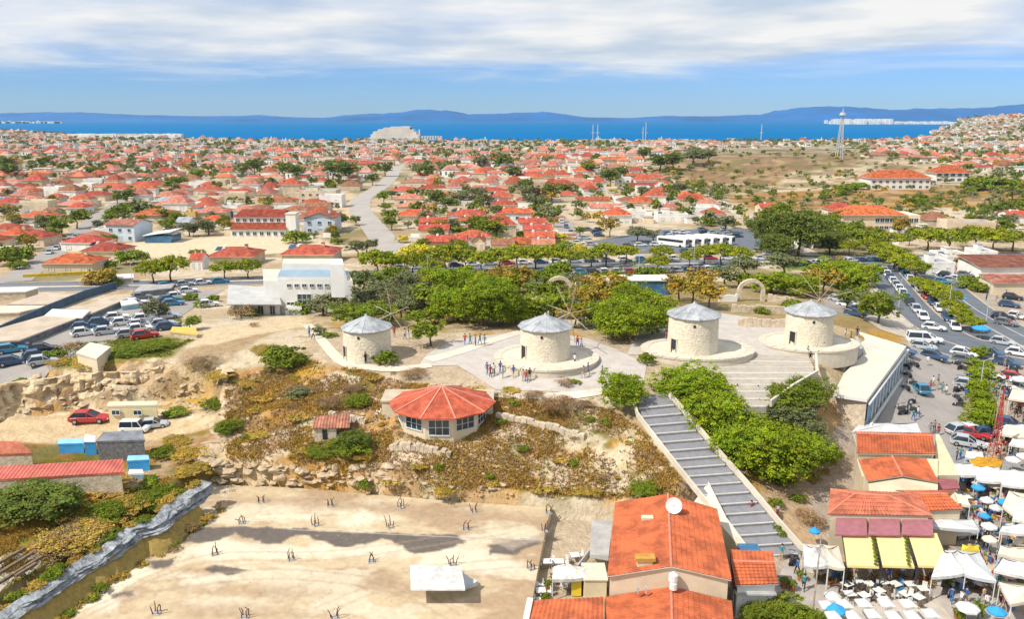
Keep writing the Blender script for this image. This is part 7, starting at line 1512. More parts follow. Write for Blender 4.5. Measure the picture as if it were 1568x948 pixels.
for x, y, w_, h_ in ((1190,398,60,.8),(1222,392,86,1.0),(1182,384,60,1.1),(1205,372,60,.9),(1245,378,66,.9),(1270,388,50,.8),(1236,362,50,.8)): tree('dark_tree', x, y, w_, h_*.95, big=True, group='group of tall dark trees beyond the boulevard')
for x, y, w_ in ((1262,368,50),(1290,376,44),(1320,384,44),(1345,378,30),(1180,350,40),(1200,340,40)): tree('round_tree', x, y, w_, .9, group='group of tall dark trees beyond the boulevard')
tree('autumn_tree', 934, 364, 36, 1.1, label='solitary orange brown tree at the edge of the bus car park', group=None)
for k, x, y, w_ in (('olive_tree',1110,358,34),('bush',1085,346,26),('dark_tree',1050,336,30),('olive_tree',975,372,36),('olive_tree',1000,370,26),('dark_tree',888,362,18),('olive_tree',930,334,0),('olive_tree',990,305,34),('olive_tree',548,394,34),('olive_tree',562,388,30),('dark_tree',545,345,22),('dark_tree',520,350,28),('round_tree',590,325,26),('round_tree',596,340,32),('round_tree',588,312,30),('round_tree',600,352,26),('olive_tree',600,305,26),('yellow_bush',612,372,26),('yellow_bush',622,392,30),('bush',636,382,20),('olive_tree',625,350,18),('bush',454,372,40),('dark_tree',870,302,34),('dark_tree',845,310,40),('olive_tree',820,320,44),('olive_tree',835,335,36),('olive_tree',810,308,44),('dark_tree',800,300,40),
 ('dark_tree',690,325,40),('dark_tree',670,320,40),('olive_tree',700,315,44),('olive_tree',740,318,44),('dark_tree',760,335,30),('olive_tree',735,310,40),('yellow_bush',858,372,30),('yellow_bush',880,388,34),('bush',868,380,26),('round_tree',730,362,40),('round_tree',760,368,40),('yellow_bush',750,375,30),('bush',705,360,30),('round_tree',700,390,30),('yellow_bush',640,398,60),('yellow_bush',680,398,50),('dark_tree',725,392,16),
 ('round_tree',905,268,34),('dark_tree',935,288,40),('dark_tree',950,278,34),('yellow_bush',942,298,20),('autumn_tree',903,262,24),('olive_tree',1040,300,34),('dark_tree',1010,262,44),('dark_tree',1030,262,40),('olive_tree',1060,255,50),('dark_tree',985,245,30),('olive_tree',1085,250,40),
 ('dark_tree',530,280,50),('dark_tree',510,275,44),('olive_tree',545,290,36),('dark_tree',570,284,26),('dark_tree',455,278,36),('dark_tree',440,270,30),('olive_tree',415,290,26),('dark_tree',590,270,30),('olive_tree',640,270,36),('olive_tree',680,268,40),('dark_tree',655,276,34),('dark_tree',770,262,44),('olive_tree',735,262,40),('dark_tree',785,275,36),
 ('dark_tree',165,262,24),('dark_tree',10,262,34),('round_tree',65,258,34),('dark_tree',15,275,40),('dark_tree',205,306,26),('round_tree',180,312,30),('dark_tree',195,315,34),('round_tree',260,292,30),('round_tree',275,288,34),('round_tree',300,278,34),('round_tree',240,300,26),('dark_tree',370,274,34),('dark_tree',390,268,40),('round_tree',140,272,30),('bush',190,332,44),('bush',170,338,24),('round_tree',118,350,34),('round_tree',95,360,34),('bush',80,368,36),('yellow_bush',72,374,34),('round_tree',270,340,26),('bush',150,374,26),('olive_tree',290,362,30),('olive_tree',320,360,34),('dark_tree',345,345,24),('bush',372,312,26),('bush',302,390,22),('bush',165,412,26),('bush',205,404,44),('bush',20,405,56),('bush',5,398,40),('ochre_bush',140,436,60),('autumn_tree',160,440,40),('bush',176,438,24),('bush',30,412,30),
 ('olive_tree',245,490,44),('round_tree',290,506,30),('dry_bush',370,488,44),('bush',385,484,26),('bush',85,548,30),('dry_bush',110,538,36),('bush',30,590,26),('bush',88,500,20),('bush',310,470,24),('bush',290,460,24),('bush',325,462,20),('bush',435,560,60),('bush',420,548,40),('bush',1300,294,30),('bush',1318,290,26),('bush',1290,298,34),
 ('bush',1500,290,50),('bush',1530,292,50),('bush',1555,292,40),('bush',1485,292,30),('dark_tree',1520,334,40),('dark_tree',1540,330,34),('dark_tree',1505,336,30),('bush',1408,305,20),('bush',1415,312,20),('bush',1435,308,18),('bush',1560,320,30),('olive_tree',1550,305,30),('autumn_tree',1470,412,24),('bush',1480,440,40),('bush',1500,446,34),('bush',1440,404,24),('autumn_tree',1526,448,26)):
    if w_: tree(k, x, y, w_*(.78 if y < 350 and k in ('dark_tree','olive_tree','round_tree') else 1.05), random.uniform(.75,1.0), group='trees and bushes among the houses')
# hedge of the left terrace and the slope shrubs
for k, x, y, w_, h_, b in (('dark_tree',40,800,150,.45,True),('bush',90,780,90,.7,True),('ochre_bush',150,755,120,.35,True),('bush',235,770,80,.8,True),('ochre_bush',200,780,90,.6,True),('ochre_bush',100,830,120,.5,True),('bush',165,795,70,.8,True),('dry_bush',110,845,130,.6,True),('ochre_bush',140,820,70,.7,True),('bush',45,930,70,.5,True),('ochre_bush',70,945,60,.6,True),('bush',250,700,44,.9,True),('ochre_bush',290,700,60,.6,True),('ochre_bush',270,680,60,.5,True),('ochre_bush',300,720,60,.5,True),('ochre_bush',20,765,100,.5,True),('bush',0,780,80,.7,True),('bush',230,740,34,.7,False),('ochre_bush',290,738,40,.6,False),
 ('bush',350,660,60,.9,True),('ochre_bush',400,665,60,.5,True),('dry_bush',300,560,60,.6,True),('bush',510,628,0,1,True),('dry_bush',540,600,60,.9,True),('dry_bush',500,625,80,1.0,True),('bush',545,622,56,1.0,True),('dry_bush',620,560,0,.7,True),('dry_bush',630,575,80,.6,True),('dry_bush',850,625,110,.8,True),('dry_bush',815,608,60,.7,True),('dry_bush',900,620,50,.6,True),('bush',540,690,90,.6,True),('bush',500,695,70,.5,True),('dark_tree',545,685,60,.6,True),('bush',560,745,40,.9,False),('ochre_bush',600,740,50,.8,False),('bush',690,690,0,1,False),('ochre_bush',685,752,70,.7,True),('bush',672,720,20,1.4,False),('ochre_bush',750,745,46,.8,False),('ochre_bush',640,715,50,.6,False),('ochre_bush',560,700,70,.4,True),('ochre_bush',470,690,60,.4,True),
 ('bush',985,755,60,.8,True),('ochre_bush',1000,765,70,.6,True),('ochre_bush',900,755,70,.5,True),('ochre_bush',830,750,60,.5,False),('ochre_bush',860,705,50,.5,False),('bush',800,690,24,.8,False),('bush',768,650,24,1,False),('bush',903,645,20,1,False),('ochre_bush',720,600,80,.35,False),('ochre_bush',790,598,60,.3,False),('bush',330,625,50,.7,True),('bush',270,635,44,.5,False),('ochre_bush',200,640,0,.5,False),('bush',200,540,70,.35,True),('bush',240,532,70,.4,True),('ochre_bush',140,556,80,.25,True),('ochre_bush',90,554,60,.25,True),('bush',180,546,50,.4,True),('dry_bush',450,600,60,.7,True),('ochre_bush',400,612,60,.5,True),('ochre_bush',380,590,60,.5,True),('ochre_bush',340,575,60,.4,True),('bush',445,560,66,.8,True),('ochre_bush',410,535,80,.3,True),('dry_bush',480,600,50,.7,True),('ochre_bush',460,640,60,.5,False),('bush',650,620,0,1,False),('olive_tree',455,610,50,.5,False),
 ('dry_bush',860,590,50,.8,False),('bush',880,586,26,.5,False),('ochre_bush',640,600,26,1,False),('bush',700,605,16,1,False),('bush',788,620,20,.9,False),('ochre_bush',1240,735,60,.4,False),('ochre_bush',1260,725,50,.4,False),('dry_bush',390,500,30,.8,False),('olive_tree',490,512,40,.6,False),('bush',505,516,30,.6,False),('ochre_bush',1350,520,30,.4,False),('bush',1372,552,14,1.6,False)):
    if w_: tree(k, x, y, w_*((.62 if 'bush' in k and k != 'bush' else .8) if x > 340 else .95), h_*(.7 if k == 'ochre_bush' else .9), big=b, group='shrubs on the dry slopes')
for i in range(34):
    x = random.uniform(350, 1050); y = random.uniform(640, 760)
    if 590 < x < 760 and y < 690: continue
    if y > 722+(x-350)*.06 or x > 985+(y-640)*.6: continue
    tree(random.choice(['ochre_bush','ochre_bush','dry_bush','bush','ochre_bush']), x, y, random.uniform(8, 20), random.uniform(.4, .9), group='shrubs on the dry slopes')
for i in range(60):
    t = i/59; k = t*(len(tops_)-1); j = min(int(k), len(tops_)-2); v = tops_[j].lerp(tops_[j+1], k-j); tree_at(random.choice(['ochre_bush','ochre_bush','bush','dry_bush']), Vector((v.x+random.uniform(.9,2.0), v.y-random.uniform(.2,1.2), random.uniform(.9,1.5))), random.uniform(.35,.8), .8, group='shrubs along the retaining wall'); 
    if i % 2: tree_at(random.choice(['ochre_bush','bush','ochre_bush']), Vector((v.x-random.uniform(.7,1.4), v.y+random.uniform(.2,.9), v.z-.3)), random.uniform(.4,1.0), .8, group='shrubs along the retaining wall')
for i in range(20):
    x = random.uniform(360, 620); y = random.uniform(570, 700)
    tree(random.choice(['ochre_bush','ochre_bush','dry_bush','bush']), x, y, random.uniform(10, 26), random.uniform(.4, .8), group='shrubs on the dry slopes')
# dry grass tufts on the slopes: nobody could count them
def tufts(name, polys, n, m, h, seed, kindmask=None):
    g = np.random.default_rng(seed); allp = []
    for poly in polys:
        xs_ = [p[0] for p in poly]; ys_ = [p[1] for p in poly]; x = g.uniform(min(xs_), max(xs_), n*3); y = g.uniform(min(ys_), max(ys_), n*3)
        ok = (polydist(poly, x, y) > .3) & (fbm(x/4+seed, y/4, 3) > .46); allp.append(np.stack([x[ok], y[ok]], 1)[:n])
    q = np.concatenate(allp); z = Hn(q[:, 0], q[:, 1]); N_ = len(q); ib = polydist(bnk, q[:, 0], q[:, 1]) > 0; wl2 = [(p.x, p.y) for p in tops_]; z = np.where(ib, np.maximum(z, 2.3-.62*linedist(wl2, q[:, 0], q[:, 1])), z); b = 5
    base = np.repeat(np.concatenate([q, z[:, None]], 1), b, 0) + np.concatenate([g.normal(0, .16, (N_*b, 2)), np.full((N_*b, 1), -.05)], 1)
    a = g.uniform(0, 6.28, N_*b); w_ = g.uniform(.04, .10, N_*b); hh = h*g.uniform(.5, 1.3, N_*b); d = np.stack([np.cos(a), np.sin(a), np.zeros_like(a)], 1)
    lean = g.normal(0, .16, (N_*b, 3)); lean[:, 2] = 0
    V = np.stack([base-d*w_[:, None], base+d*w_[:, None], base+lean+np.stack([0*a, 0*a, hh], 1)], 1).reshape(-1, 3); F = np.arange(len(V)).reshape(-1, 3)
    me = bpy.data.meshes.new(name); me.from_pydata(V.tolist(), [], F.tolist()); ca_ = me.color_attributes.new('tint', 'FLOAT_COLOR', 'POINT'); k_ = np.repeat(g.uniform(.75, 1.3, len(V)//3), 3); ca_.data.foreach_set('color', np.stack([k_, k_*.95, k_*.9, np.ones_like(k_)], 1).astype(np.float32).ravel()); me.materials.append(m); o = link(name, me); o['kind'] = 'stuff'; return o
slp = PP([(340,565,9),(480,552,9.6),(620,580,9.5),(760,602,8.6),(920,612,9),(985,640,8),(1060,745,4.3),(940,764,1.8),(700,760,2),(500,744,2.2),(345,732,2.8)]); ltp = PP([(-40,745,4),(200,745,4),(330,700,4.8),(318,735,4.4),(250,790,4.1),(60,900,3.9),(-60,900,3.9)])
bnk = PP([(318,740,2),(262,780,1.8),(205,815,1.8),(130,866,1.8),(40,925,1.8),(-40,985,1.5),(40,985,.3),(100,935,.3),(215,840,.3),(325,748,.3)])
tufts('dry_grass', [slp, ltp, bnk], 26000, LEAF['ochre'], .24, 5); tufts('green_grass', [slp, ltp, PP([(60,525,8.5),(250,512,8.6),(300,520,8.8),(260,545,9),(60,560,8.4)])], 1500, LEAF['green'], .30, 9); tufts('dead_grass', [slp], 9000, LEAF['dry'], .26, 13)
# ------------------------------------------------------------------ cars
cc = ['white','silver','dark blue','grey','white','teal blue','black','white','silver','red','white','dark blue']
GB = 'cars along the boulevard'
cars_along([(560,436),(640,428),(760,424),(880,420),(1000,418),(1110,414)], 30, cc, group=GB); cars_along([(600,414),(760,406),(900,402),(1050,398),(1180,398)], 22, cc[3:]+cc[:3], group=GB)
cars_along([(1210,408),(1300,402),(1380,399)], 10, cc[5:], group=GB); cars_along([(240,442),(300,437),(350,433)], 4, ['teal blue','silver','white'], group=GB)
G2 = 'cars parked on the right hand street'
cars_along([(1352,415),(1372,440),(1392,466),(1418,495)], 11, ['silver','white','dark blue','white','silver','white','white','teal blue','black','silver','white'], angle=.0, group=G2); cars_along([(1368,402),(1402,440),(1440,478),(1468,512)], 12, ['white','black','dark blue','teal blue','white','silver','white','red','dark blue','white','dark blue','white'], group=G2)
car_at(G(1410,525), -.25, 'white', 'van', G2); car_at(G(1408,600), 1.5, 'teal blue', label='single teal blue car standing in the middle of the beige street'); car_at(G(1490,664), .2, 'white', group=G2); car_at(G(1508,668), .2, 'dark blue', group=G2); car_at(G(1470,664), .3, 'silver', group=G2)
for x, y, c in ((1476,545,'white'),(1478,556,'grey'),(1382,542,'dark blue'),(1375,532,'white'),(1535,528,'silver'),(1518,545,'dark blue'),(1560,545,'white'),(1540,498,'grey'),(1545,470,'dark blue'),(1555,420,'teal blue'),(1540,425,'silver'),(1450,424,'black'),(1465,430,'white'),(1430,420,'white'),(1322,478,'silver'),(1310,484,'dark blue'),(1330,490,'white'),(1560,615,'black'),(1298,470,'white'),(1284,462,'silver')): rcar(x, y, random.choice([-.7,-.6,-.65]), c, 'cars parked around the right hand squares')
G3 = 'cars in the left car park'
for x, y, c in ((165,512,'silver'),(178,506,'grey'),(190,498,'white'),(205,500,'teal blue'),(182,514,'white'),(200,516,'silver'),(215,508,'white'),(228,510,'grey'),(222,518,'red'),(208,520,'white'),(240,505,'teal blue'),(250,500,'silver'),(222,492,'white'),(232,486,'silver'),(218,496,'white'),(155,498,'dark blue'),(18,540,'teal blue'),(32,536,'silver'),(8,548,'dark blue'),(180,490,'white'),(130,505,'dark blue'),(160,490,'white')): rcar(x, y, random.choice([.5,.6,.55]), c, G3)
G4 = 'cars in the bus car park'
for i in range(46):
    x, y = random.choice([(random.uniform(920,1010),random.uniform(376,392)),(random.uniform(1020,1130),random.uniform(352,366)),(random.uniform(1020,1190),random.uniform(380,394)),(random.uniform(870,925),random.uniform(350,384))]); rcar(x, y, random.choice([.1,.0,.15]), random.choice(cc), G4)
mbus = mat('bus_white', (.72,.72,.70), .4, .06)
def bus(px, py, rz):
    if 'bus' in CARP: o = copy_tree(CARP['bus'], G(px, py), rz)
    else:
        o = CARP['bus'] = thing('parked_bus', G(px, py), rz); mb = MB(); loft(mb, [[(x,-1.2*w_,.4),(x,1.2*w_,.4),(x,1.25*w_,1.6),(x,1.15*w_,3.0),(x,-1.15*w_,3.0),(x,-1.25*w_,1.6)] for x, w_ in ((-5.6,.93),(-5.4,1),(5.3,1),(5.6,.93))], mbus); mb.obj('body', o)
        mb = MB(); mb.box(-5.0,-1.27,1.7,4.6,1.27,2.55,M_cglass); mb.box(5.3,-1.05,1.3,5.66,1.05,2.6,M_cglass); mb.obj('windows', o)
        for x in (-3.6,3.6):
            for y in (-1.12,1.12): link('wheel', t_, o, (x,y,.5)).scale = (1.5,1.5,1.5)
    auto(o, 'white tourist bus', 'bus', 'white buses parked side by side')
for i in range(6): bus(1030+i*14, 377-i*.8, -.75)
for i in range(34): x, y = random.choice([(random.uniform(130,260),random.uniform(484,520)),(random.uniform(205,330),random.uniform(446,470)),(random.uniform(0,70),random.uniform(530,560))]); rcar(x, y, random.choice([.5,.6,.55]), random.choice(cc), G3)
for i in range(26): x = random.uniform(1420,1566); y = random.uniform(404,440); rcar(x, y, random.choice([-.6,-.5,-.7]), random.choice(cc), 'cars parked around the right hand squares')
cars_along([(120,362),(95,378),(70,392)], 5, ['silver','red','white','silver'], group='cars on the left side road'); cars_along([(850,330),(868,350),(885,372)], 5, cc, group='cars on the side road beyond the boulevard')
for i in range(30): x, y = random.choice([(random.uniform(1500,1566),random.uniform(456,500)),(random.uniform(1480,1566),random.uniform(548,600)),(random.uniform(1400,1440),random.uniform(505,560)),(random.uniform(1465,1560),random.uniform(654,690))]); rcar(x, y, random.choice([-.7,-.6,-.5]), random.choice(cc), 'cars parked around the right hand squares')
for i in range(26): scooter(random.choice([random.uniform(1376,1400),random.uniform(1460,1476),random.uniform(1520,1560)]), random.uniform(545,690))
# ------------------------------------------------------------------ people and posts
for q in ((766,572),(751,578),(746,574),(756,575),(801,585),(806,586),(811,583),(786,579),(770,580),(560,558),(1128,808),(1150,790),(1252,555),(1246,560),(1240,556),(1160,610),(1128,608),(1236,548),(880,560),(900,575),(893,580),(922,580),(620,520),(626,518),(632,520),(712,528),(720,528),(728,530),(735,528),(742,530),(480,520),(474,516),(604,516),(1020,525),(1030,530),(815,548),(884,532),(890,536),(1294,520),(1302,524),(1312,516)): person(*q)
for q in ((1428,592),(1424,600),(1434,598),(1442,602),(1448,606),(1436,590),(1405,640),(1398,645),(1424,666),(1436,668),(1430,662),(1484,700),(1500,700),(1464,706),(1470,704),(1545,590),(1552,594),(1540,600),(1532,585),(1538,562),(1548,700),(1556,706),(1530,700),(1520,650),(1555,640),(1560,632),(1548,628),(1566,650),(1500,760),(1508,790),(1525,770),(1530,790),(1515,800),(1498,830),(1492,850),(1500,875),(1527,905),(1530,935),(1470,930),(1478,925),(1456,925),(1505,925),(1510,935),(1220,880),(1230,905),(1196,858),(1475,740),(1482,750),(1555,750),(1548,770),(1560,780),(1448,880),(1460,885),(1285,890),(1310,888),(1330,890),(1360,890),(1380,888),(1400,890),(1420,560),(1500,545),(1520,555),(1425,545),(1482,585),(1478,610),(1544,500),(1530,490),(1510,460),(1525,464),(1540,455),(1556,490)): person(*q)
for i in range(80): person(random.uniform(1478,1566), random.uniform(560,940))
for q, h in (((1500,600),5),((1522,665),7),((1376,470),6),((1452,476),6),((1508,505),6),((1433,420),6),((1130,440),7),((655,430),6),((735,410),6),((870,408),6),((1512,470),6),((1402,412),6),((500,480),5),((206,462),8),((978,420),6),((1062,410),6)): post(q[0], q[1], h, None, M_pwood if h == 7 else M_metal, .9)
# ------------------------------------------------------------------ the town beyond, filled in between
bx = [P(x, y, 0) for x, y in ((1000,272),(1050,228),(1330,225),(1345,262),(1568,285),(1700,290),(1700,345),(1420,345),(1200,340),(1130,350),(1060,290))]; bare = [(p.x, p.y) for p in bx]
clear = [PP([(180,372),(340,358),(540,380),(540,400),(300,408),(190,402)], 0), PP([(890,402),(860,340),(1010,345),(1140,345),(1260,400)], 0), PP([(-100,470),(-100,412),(60,405),(240,420),(560,400),(1320,380),(1700,378),(1700,470)], 0), PP([(520,400),(515,340),(530,300),(590,262),(630,262),(625,390)], 0)]
hocc = np.array(HOCC); far_houses = []; far_trees = []
def free(x, y, rr):
    a = np.array([x]); b = np.array([y])
    if polydist(bare, a, b)[0] > -2: return False
    for c in clear:
        if polydist(c, a, b)[0] > 0: return False
    for l_, w_ in ((lroad, 7), (curv, 9)):
        if linedist(l_, a, b)[0] < w_: return False
    return True
occ = list(map(tuple, hocc)); cell = {}
def put(x, y, R):
    cell.setdefault((int(x//24), int(y//24)), []).append((x, y, R))
for o_ in occ: put(*o_)
def clash(x, y, R):
    cx_, cy__ = int(x//24), int(y//24)
    for i in (-1, 0, 1):
        for j in (-1, 0, 1):
            for a, b, c in cell.get((cx_+i, cy__+j), ()):
                if (a-x)**2+(b-y)**2 < ((c+R)*.86)**2: return True
    return False
yv = 262.0; cand = []
while yv < 2350:
    sp = 13.5 if yv < 700 else 16.5; xv = -.78*yv+random.uniform(0, sp)
    while xv < .78*yv:
        x = xv+random.uniform(-4, 4)+math.sin(yv/60)*8; y = yv+random.uniform(-4, 4); xv += sp*random.uniform(.9, 1.6)
        if y < coast(x)-25+(190 if x > 640 else 0): cand.append((x, y))
    yv += sp*random.uniform(.95, 1.25)
nind = 0; KW = ['cream','white','white','beige','cream','white']; KR = ['red','red','pink','orange','pink','flat','red','brown','pink','grey','flat','red']; stuff_h = []; stuff_t = []; ntree = 0
HFAR = {}
def dens(x, y): return fbm(np.array([x/70.0]), np.array([y/55.0]), 3)[0]
for x, y in cand:
    D_ = dens(x, y); R = 6.3
    if clash(x, y, R) or not free(x, y, R): continue
    px = 784+FPX*x/(y*math.cos(PITCH)+CAM_H*math.sin(PITCH))
    if D_ < .42 or random.random() < .10:
        if random.random() < .75: stuff_t.append((x, y, random.uniform(2.0, 3.8))); put(x, y, 4)
        continue
    if y > 1000 and random.random() < .22: continue
    put(x, y, R); rf = random.choice(KR if y < 1000 else ['pink','flat','pink','grey','flat','red','pink','flat','brown','grey','flat','flat','grey']); wl_ = random.choice(KW); wd = random.uniform(8, 13)
    stuff_h.append((x, y, wd, random.uniform(7, 10), wl_, rf, random.choice([0, 0, math.pi/2, .15, -.15])))
stuff_h.sort(key=lambda h: h[1]+abs(h[0])*.2)
vis = [h for h in stuff_h if -.66*h[1]-8 < h[0] < .66*h[1]+8]; vs_ = set(id(h) for h in vis[:max(0, 292-len(HOCC))])
lowm = {}
def low_house(wl_, rf):
    if (wl_, rf) in lowm: return lowm[(wl_, rf)]
    r = thing('house'); mb = MB(); mb.box(-6,-4.5,-2,6,4.5,3.0,WALLM[wl_]); mb.obj('wall', r)
    mb = MB(); roof_part(mb, 'flat' if rf in ('flat','grey') else 'hip', 12, 9, 3.0, 2.0, M_rooft[rf], .4, WALLM[wl_]); mb.obj('roof', r)
    for x in (-3.5, 3.2): put_window(r, (x,-4.5,.9), 0, None, (1.2,1,1.1), pane=False)
    lowm[(wl_, rf)] = r; return None
MBF = MB()
FR = {k: [M_rooft[k]]+[mat(f'{k}_roof_weathered_{i}', tuple(min(.8, c*a+b) for c in {'orange':(.56,.14,.05),'red':(.46,.125,.07),'pink':(.50,.24,.17),'brown':(.30,.13,.07),'flat':(.58,.53,.45),'grey':(.34,.36,.39)}[k]), .9, .3, scale=.3) for i, (a, b) in enumerate(((.8,.0),(.9,.05),(.75,.10),(1.1,.02)))] for k in M_rooft}
for h in stuff_h:
    x, y, wd, dp, wl_, rf, rz_ = h; z = Hz(x, y)
    if id(h) in vs_:
        pr_ = low_house(wl_, rf); o = lowm[(wl_, rf)] if pr_ is None else copy_tree(pr_, (x, y, z), rz_)
        o.location = (x, y, z); o.rotation_euler = (0, 0, rz_); o.scale = (wd/12, dp/9, random.choice([.85,1,1,1.25,1.7]))
        rn = {'red':'red tiled','orange':'orange tiled','pink':'pinkish tiled','brown':'brown','flat':'pale flat','grey':'grey flat'}[rf]; auto(o, f'{wl_} house with {rn} roof', 'house', 'houses of the town')
    else:
        q = Matrix.Translation((x, y, z)) @ Matrix.Rotation(rz_, 4, 'Z') @ Matrix.Diagonal((wd/12, dp/9, random.choice([.85,1,1,1.3,1.8]), 1))
        MBF.add([(-6,-4.5,-2),(6,-4.5,-2),(6,4.5,-2),(-6,4.5,-2),(-6,-4.5,3),(6,-4.5,3),(6,4.5,3),(-6,4.5,3)], [(0,1,5,4),(1,2,6,5),(2,3,7,6),(3,0,4,7)], WALLM[wl_], q)
        rr = random.choice(FR[rf])
        if rf in ('flat','grey'): MBF.add([(-6.2,-4.7,3),(6.2,-4.7,3),(6.2,4.7,3),(-6.2,4.7,3),(-6.2,-4.7,3.4),(6.2,-4.7,3.4),(6.2,4.7,3.4),(-6.2,4.7,3.4)], [(4,5,6,7),(0,1,5,4),(1,2,6,5),(3,0,4,7),(2,3,7,6)], rr, q)
        else: MBF.add([(-6.5,-5,3),(6.5,-5,3),(6.5,5,3),(-6.5,5,3),(-2.4,0,4.9),(2.4,0,4.9)], [(0,1,5,4),(1,2,5),(2,3,4,5),(3,0,4)], rr, q)
        if random.random() < .35: MBF.box(2,-1,3,3.2,.2,5.2,WALLM['white'],q)
        if random.random() < .3: MBF.box(-6-random.uniform(1,3),-3,-1,-5.9,3,random.uniform(1.8,3.4),WALLM[random.choice(['white','cream','beige'])],q)
        for wx in (-3.6, -.4, 2.8): MBF.add([(wx,-4.53,.9),(wx+1.3,-4.53,.9),(wx+1.3,-4.53,2.2),(wx,-4.53,2.2)], [(0,1,2,3)], M_dkshop, q)
MBF.obj('distant_houses')['kind'] = 'stuff'
MBW = MB()
for i in range(3800):
    y = 250+900*random.random()**1.2; x = random.uniform(-.75, .75)*y
    if y > coast(x)-15 or clash(x, y, .6) or not free(x, y, 2): continue
    z = Hz(x, y); q = Matrix.Translation((x, y, z)) @ Matrix.Rotation(random.choice([0,0,.2,-.2,math.pi/2]), 4, 'Z'); l_ = random.uniform(2.5, 9)
    if random.random() < .7: MBW.box(-l_/2,-.12,-.5,l_/2,.12,random.uniform(.9,1.8), random.choice([WALLM['cream'],WALLM['white'],M_conc,WALLM['beige']]), q)
    else: h_ = random.uniform(1.8,2.6); w_ = random.uniform(1.5,3); MBW.box(-w_,-1.4,-.5,w_,1.4,h_, random.choice([WALLM['cream'],WALLM['white']]), q); MBW.box(-w_-.2,-1.6,h_,w_+.2,1.6,h_+.14, random.choice([M_conc,M_grey,M_rooft['pink']]), q)
MBW.obj('garden_walls')['kind'] = 'stuff'
print('houses', len(stuff_h), 'individual', len(vs_)+len(HOCC))
# garden trees between the houses
for i in range(5200):
    y = 250+1900*random.random()**1.15; x = random.uniform(-.78, .78)*y
    if y > coast(x)-15 or clash(x, y, 1.2) or not free(x, y, 2): continue
    if dens(x, y) > .5 and random.random() < .45: continue
    stuff_t.append((x, y, random.uniform(1.3, 3.1)))
for i in range(1100):  # scrub on the bare ground
    a = random.choice(bx); b = random.choice(bx); t = random.random(); x = a.x+(b.x-a.x)*t+random.uniform(-14,14); y = a.y+(b.y-a.y)*t+random.uniform(-14,14)
    if clash(x, y, 1.5): continue
    stuff_t.append((x, y, random.uniform(.8, 2.4)))
stuff_t.sort(key=lambda h: h[1]); vt = [t for t in stuff_t if abs(t[0]) < .66*t[1]+5]; ids = set(id(t) for t in vt[:150])
pals = ['dark_tree','olive_tree','round_tree','dark_tree','round_tree','bush','olive_tree','autumn_tree']
lowT = {k: crown_mesh('far_'+k, LEAF[l], 26, 12, 1, .85, .9, .17, base=-.6, clr=.3, lobes=3, seed=200+i) for i, (k, l) in enumerate((('dark','dark'),('olive','olive'),('green','green'),('ochre','ochre')))}
arrs = {k: (np.array([v.co[:] for v in m_.vertices]), m_) for k, m_ in lowT.items()}; acc = {k: [] for k in lowT}
for t in stuff_t:
    x, y, R = t; z = Hz(x, y)
    if id(t) in ids: tree_at(random.choice(pals), Vector((x, y, z)), R, random.uniform(.8, 1.2), group='trees and bushes among the houses')
    else:
        k = random.choice(['dark','dark','olive','olive','green','green','green','ochre']); a = random.uniform(0, 6.28); c, s = math.cos(a), math.sin(a); v = arrs[k][0]*R*1.1
        acc[k].append(np.stack([v[:, 0]*c-v[:, 1]*s+x, v[:, 0]*s+v[:, 1]*c+y, v[:, 2]*1.1+z], 1))
for k, l_ in acc.items():
    V = np.concatenate(l_); F = np.arange(len(V)).reshape(-1, 4); me = bpy.data.meshes.new('distant_trees'); me.vertices.add(len(V)); me.vertices.foreach_set('co', V.astype(np.float32).ravel()); me.loops.add(F.size); me.loops.foreach_set('vertex_index', F.ravel().astype(np.int32)); me.polygons.add(len(F)); me.polygons.foreach_set('loop_start', np.arange(0, F.size, 4, dtype=np.int32)); me.polygons.foreach_set('loop_total', np.full(len(F), 4, np.int32)); me.update(calc_edges=True); ca_ = me.color_attributes.new('tint', 'FLOAT_COLOR', 'CORNER'); nl_ = 12; kk = np.repeat(rng.uniform(.7, 1.3, len(F)//nl_+1), nl_)[:len(F)]; ca_.data.foreach_set('color', np.repeat(np.stack([kk, kk, kk*.9, np.ones_like(kk)], 1), 4, 0).astype(np.float32).ravel()); me.materials.append(LEAF[{'dark':'dark','olive':'olive','green':'green','ochre':'ochre'}[k]]); link('distant_trees', me)['kind'] = 'stuff'
print('trees', len(stuff_t))
# white buildings on the headland and islets
mb = MB(); g = random.Random(4)
for i in range(420):
    px = g.triangular(1250, 1420, 1300) if g.random() < .7 else g.uniform(1400, 1560); D1 = g.uniform(4750, 5300); x = (px-784)/FPX*D1; z = g.uniform(2, 26)*(.4 if px > 1350 else 1); mb.box(x-9, D1, -2, x+9, D1+14, z+4, M_white)
for i in range(60): px = g.uniform(-10, 110); D1 = 5450; x = (px-784)/FPX*D1; mb.box(x-8, D1, -2, x+8, D1+12, g.uniform(6,16), M_white)
for i in range(110): px = g.triangular(120, 290, 200); D1 = coast(-800)-g.uniform(20,160); x = (px-784)/FPX*D1; mb.box(x-9, D1, 0, x+9, D1+12, 9, M_white)
mb.obj('distant_buildings')['kind'] = 'stuff'
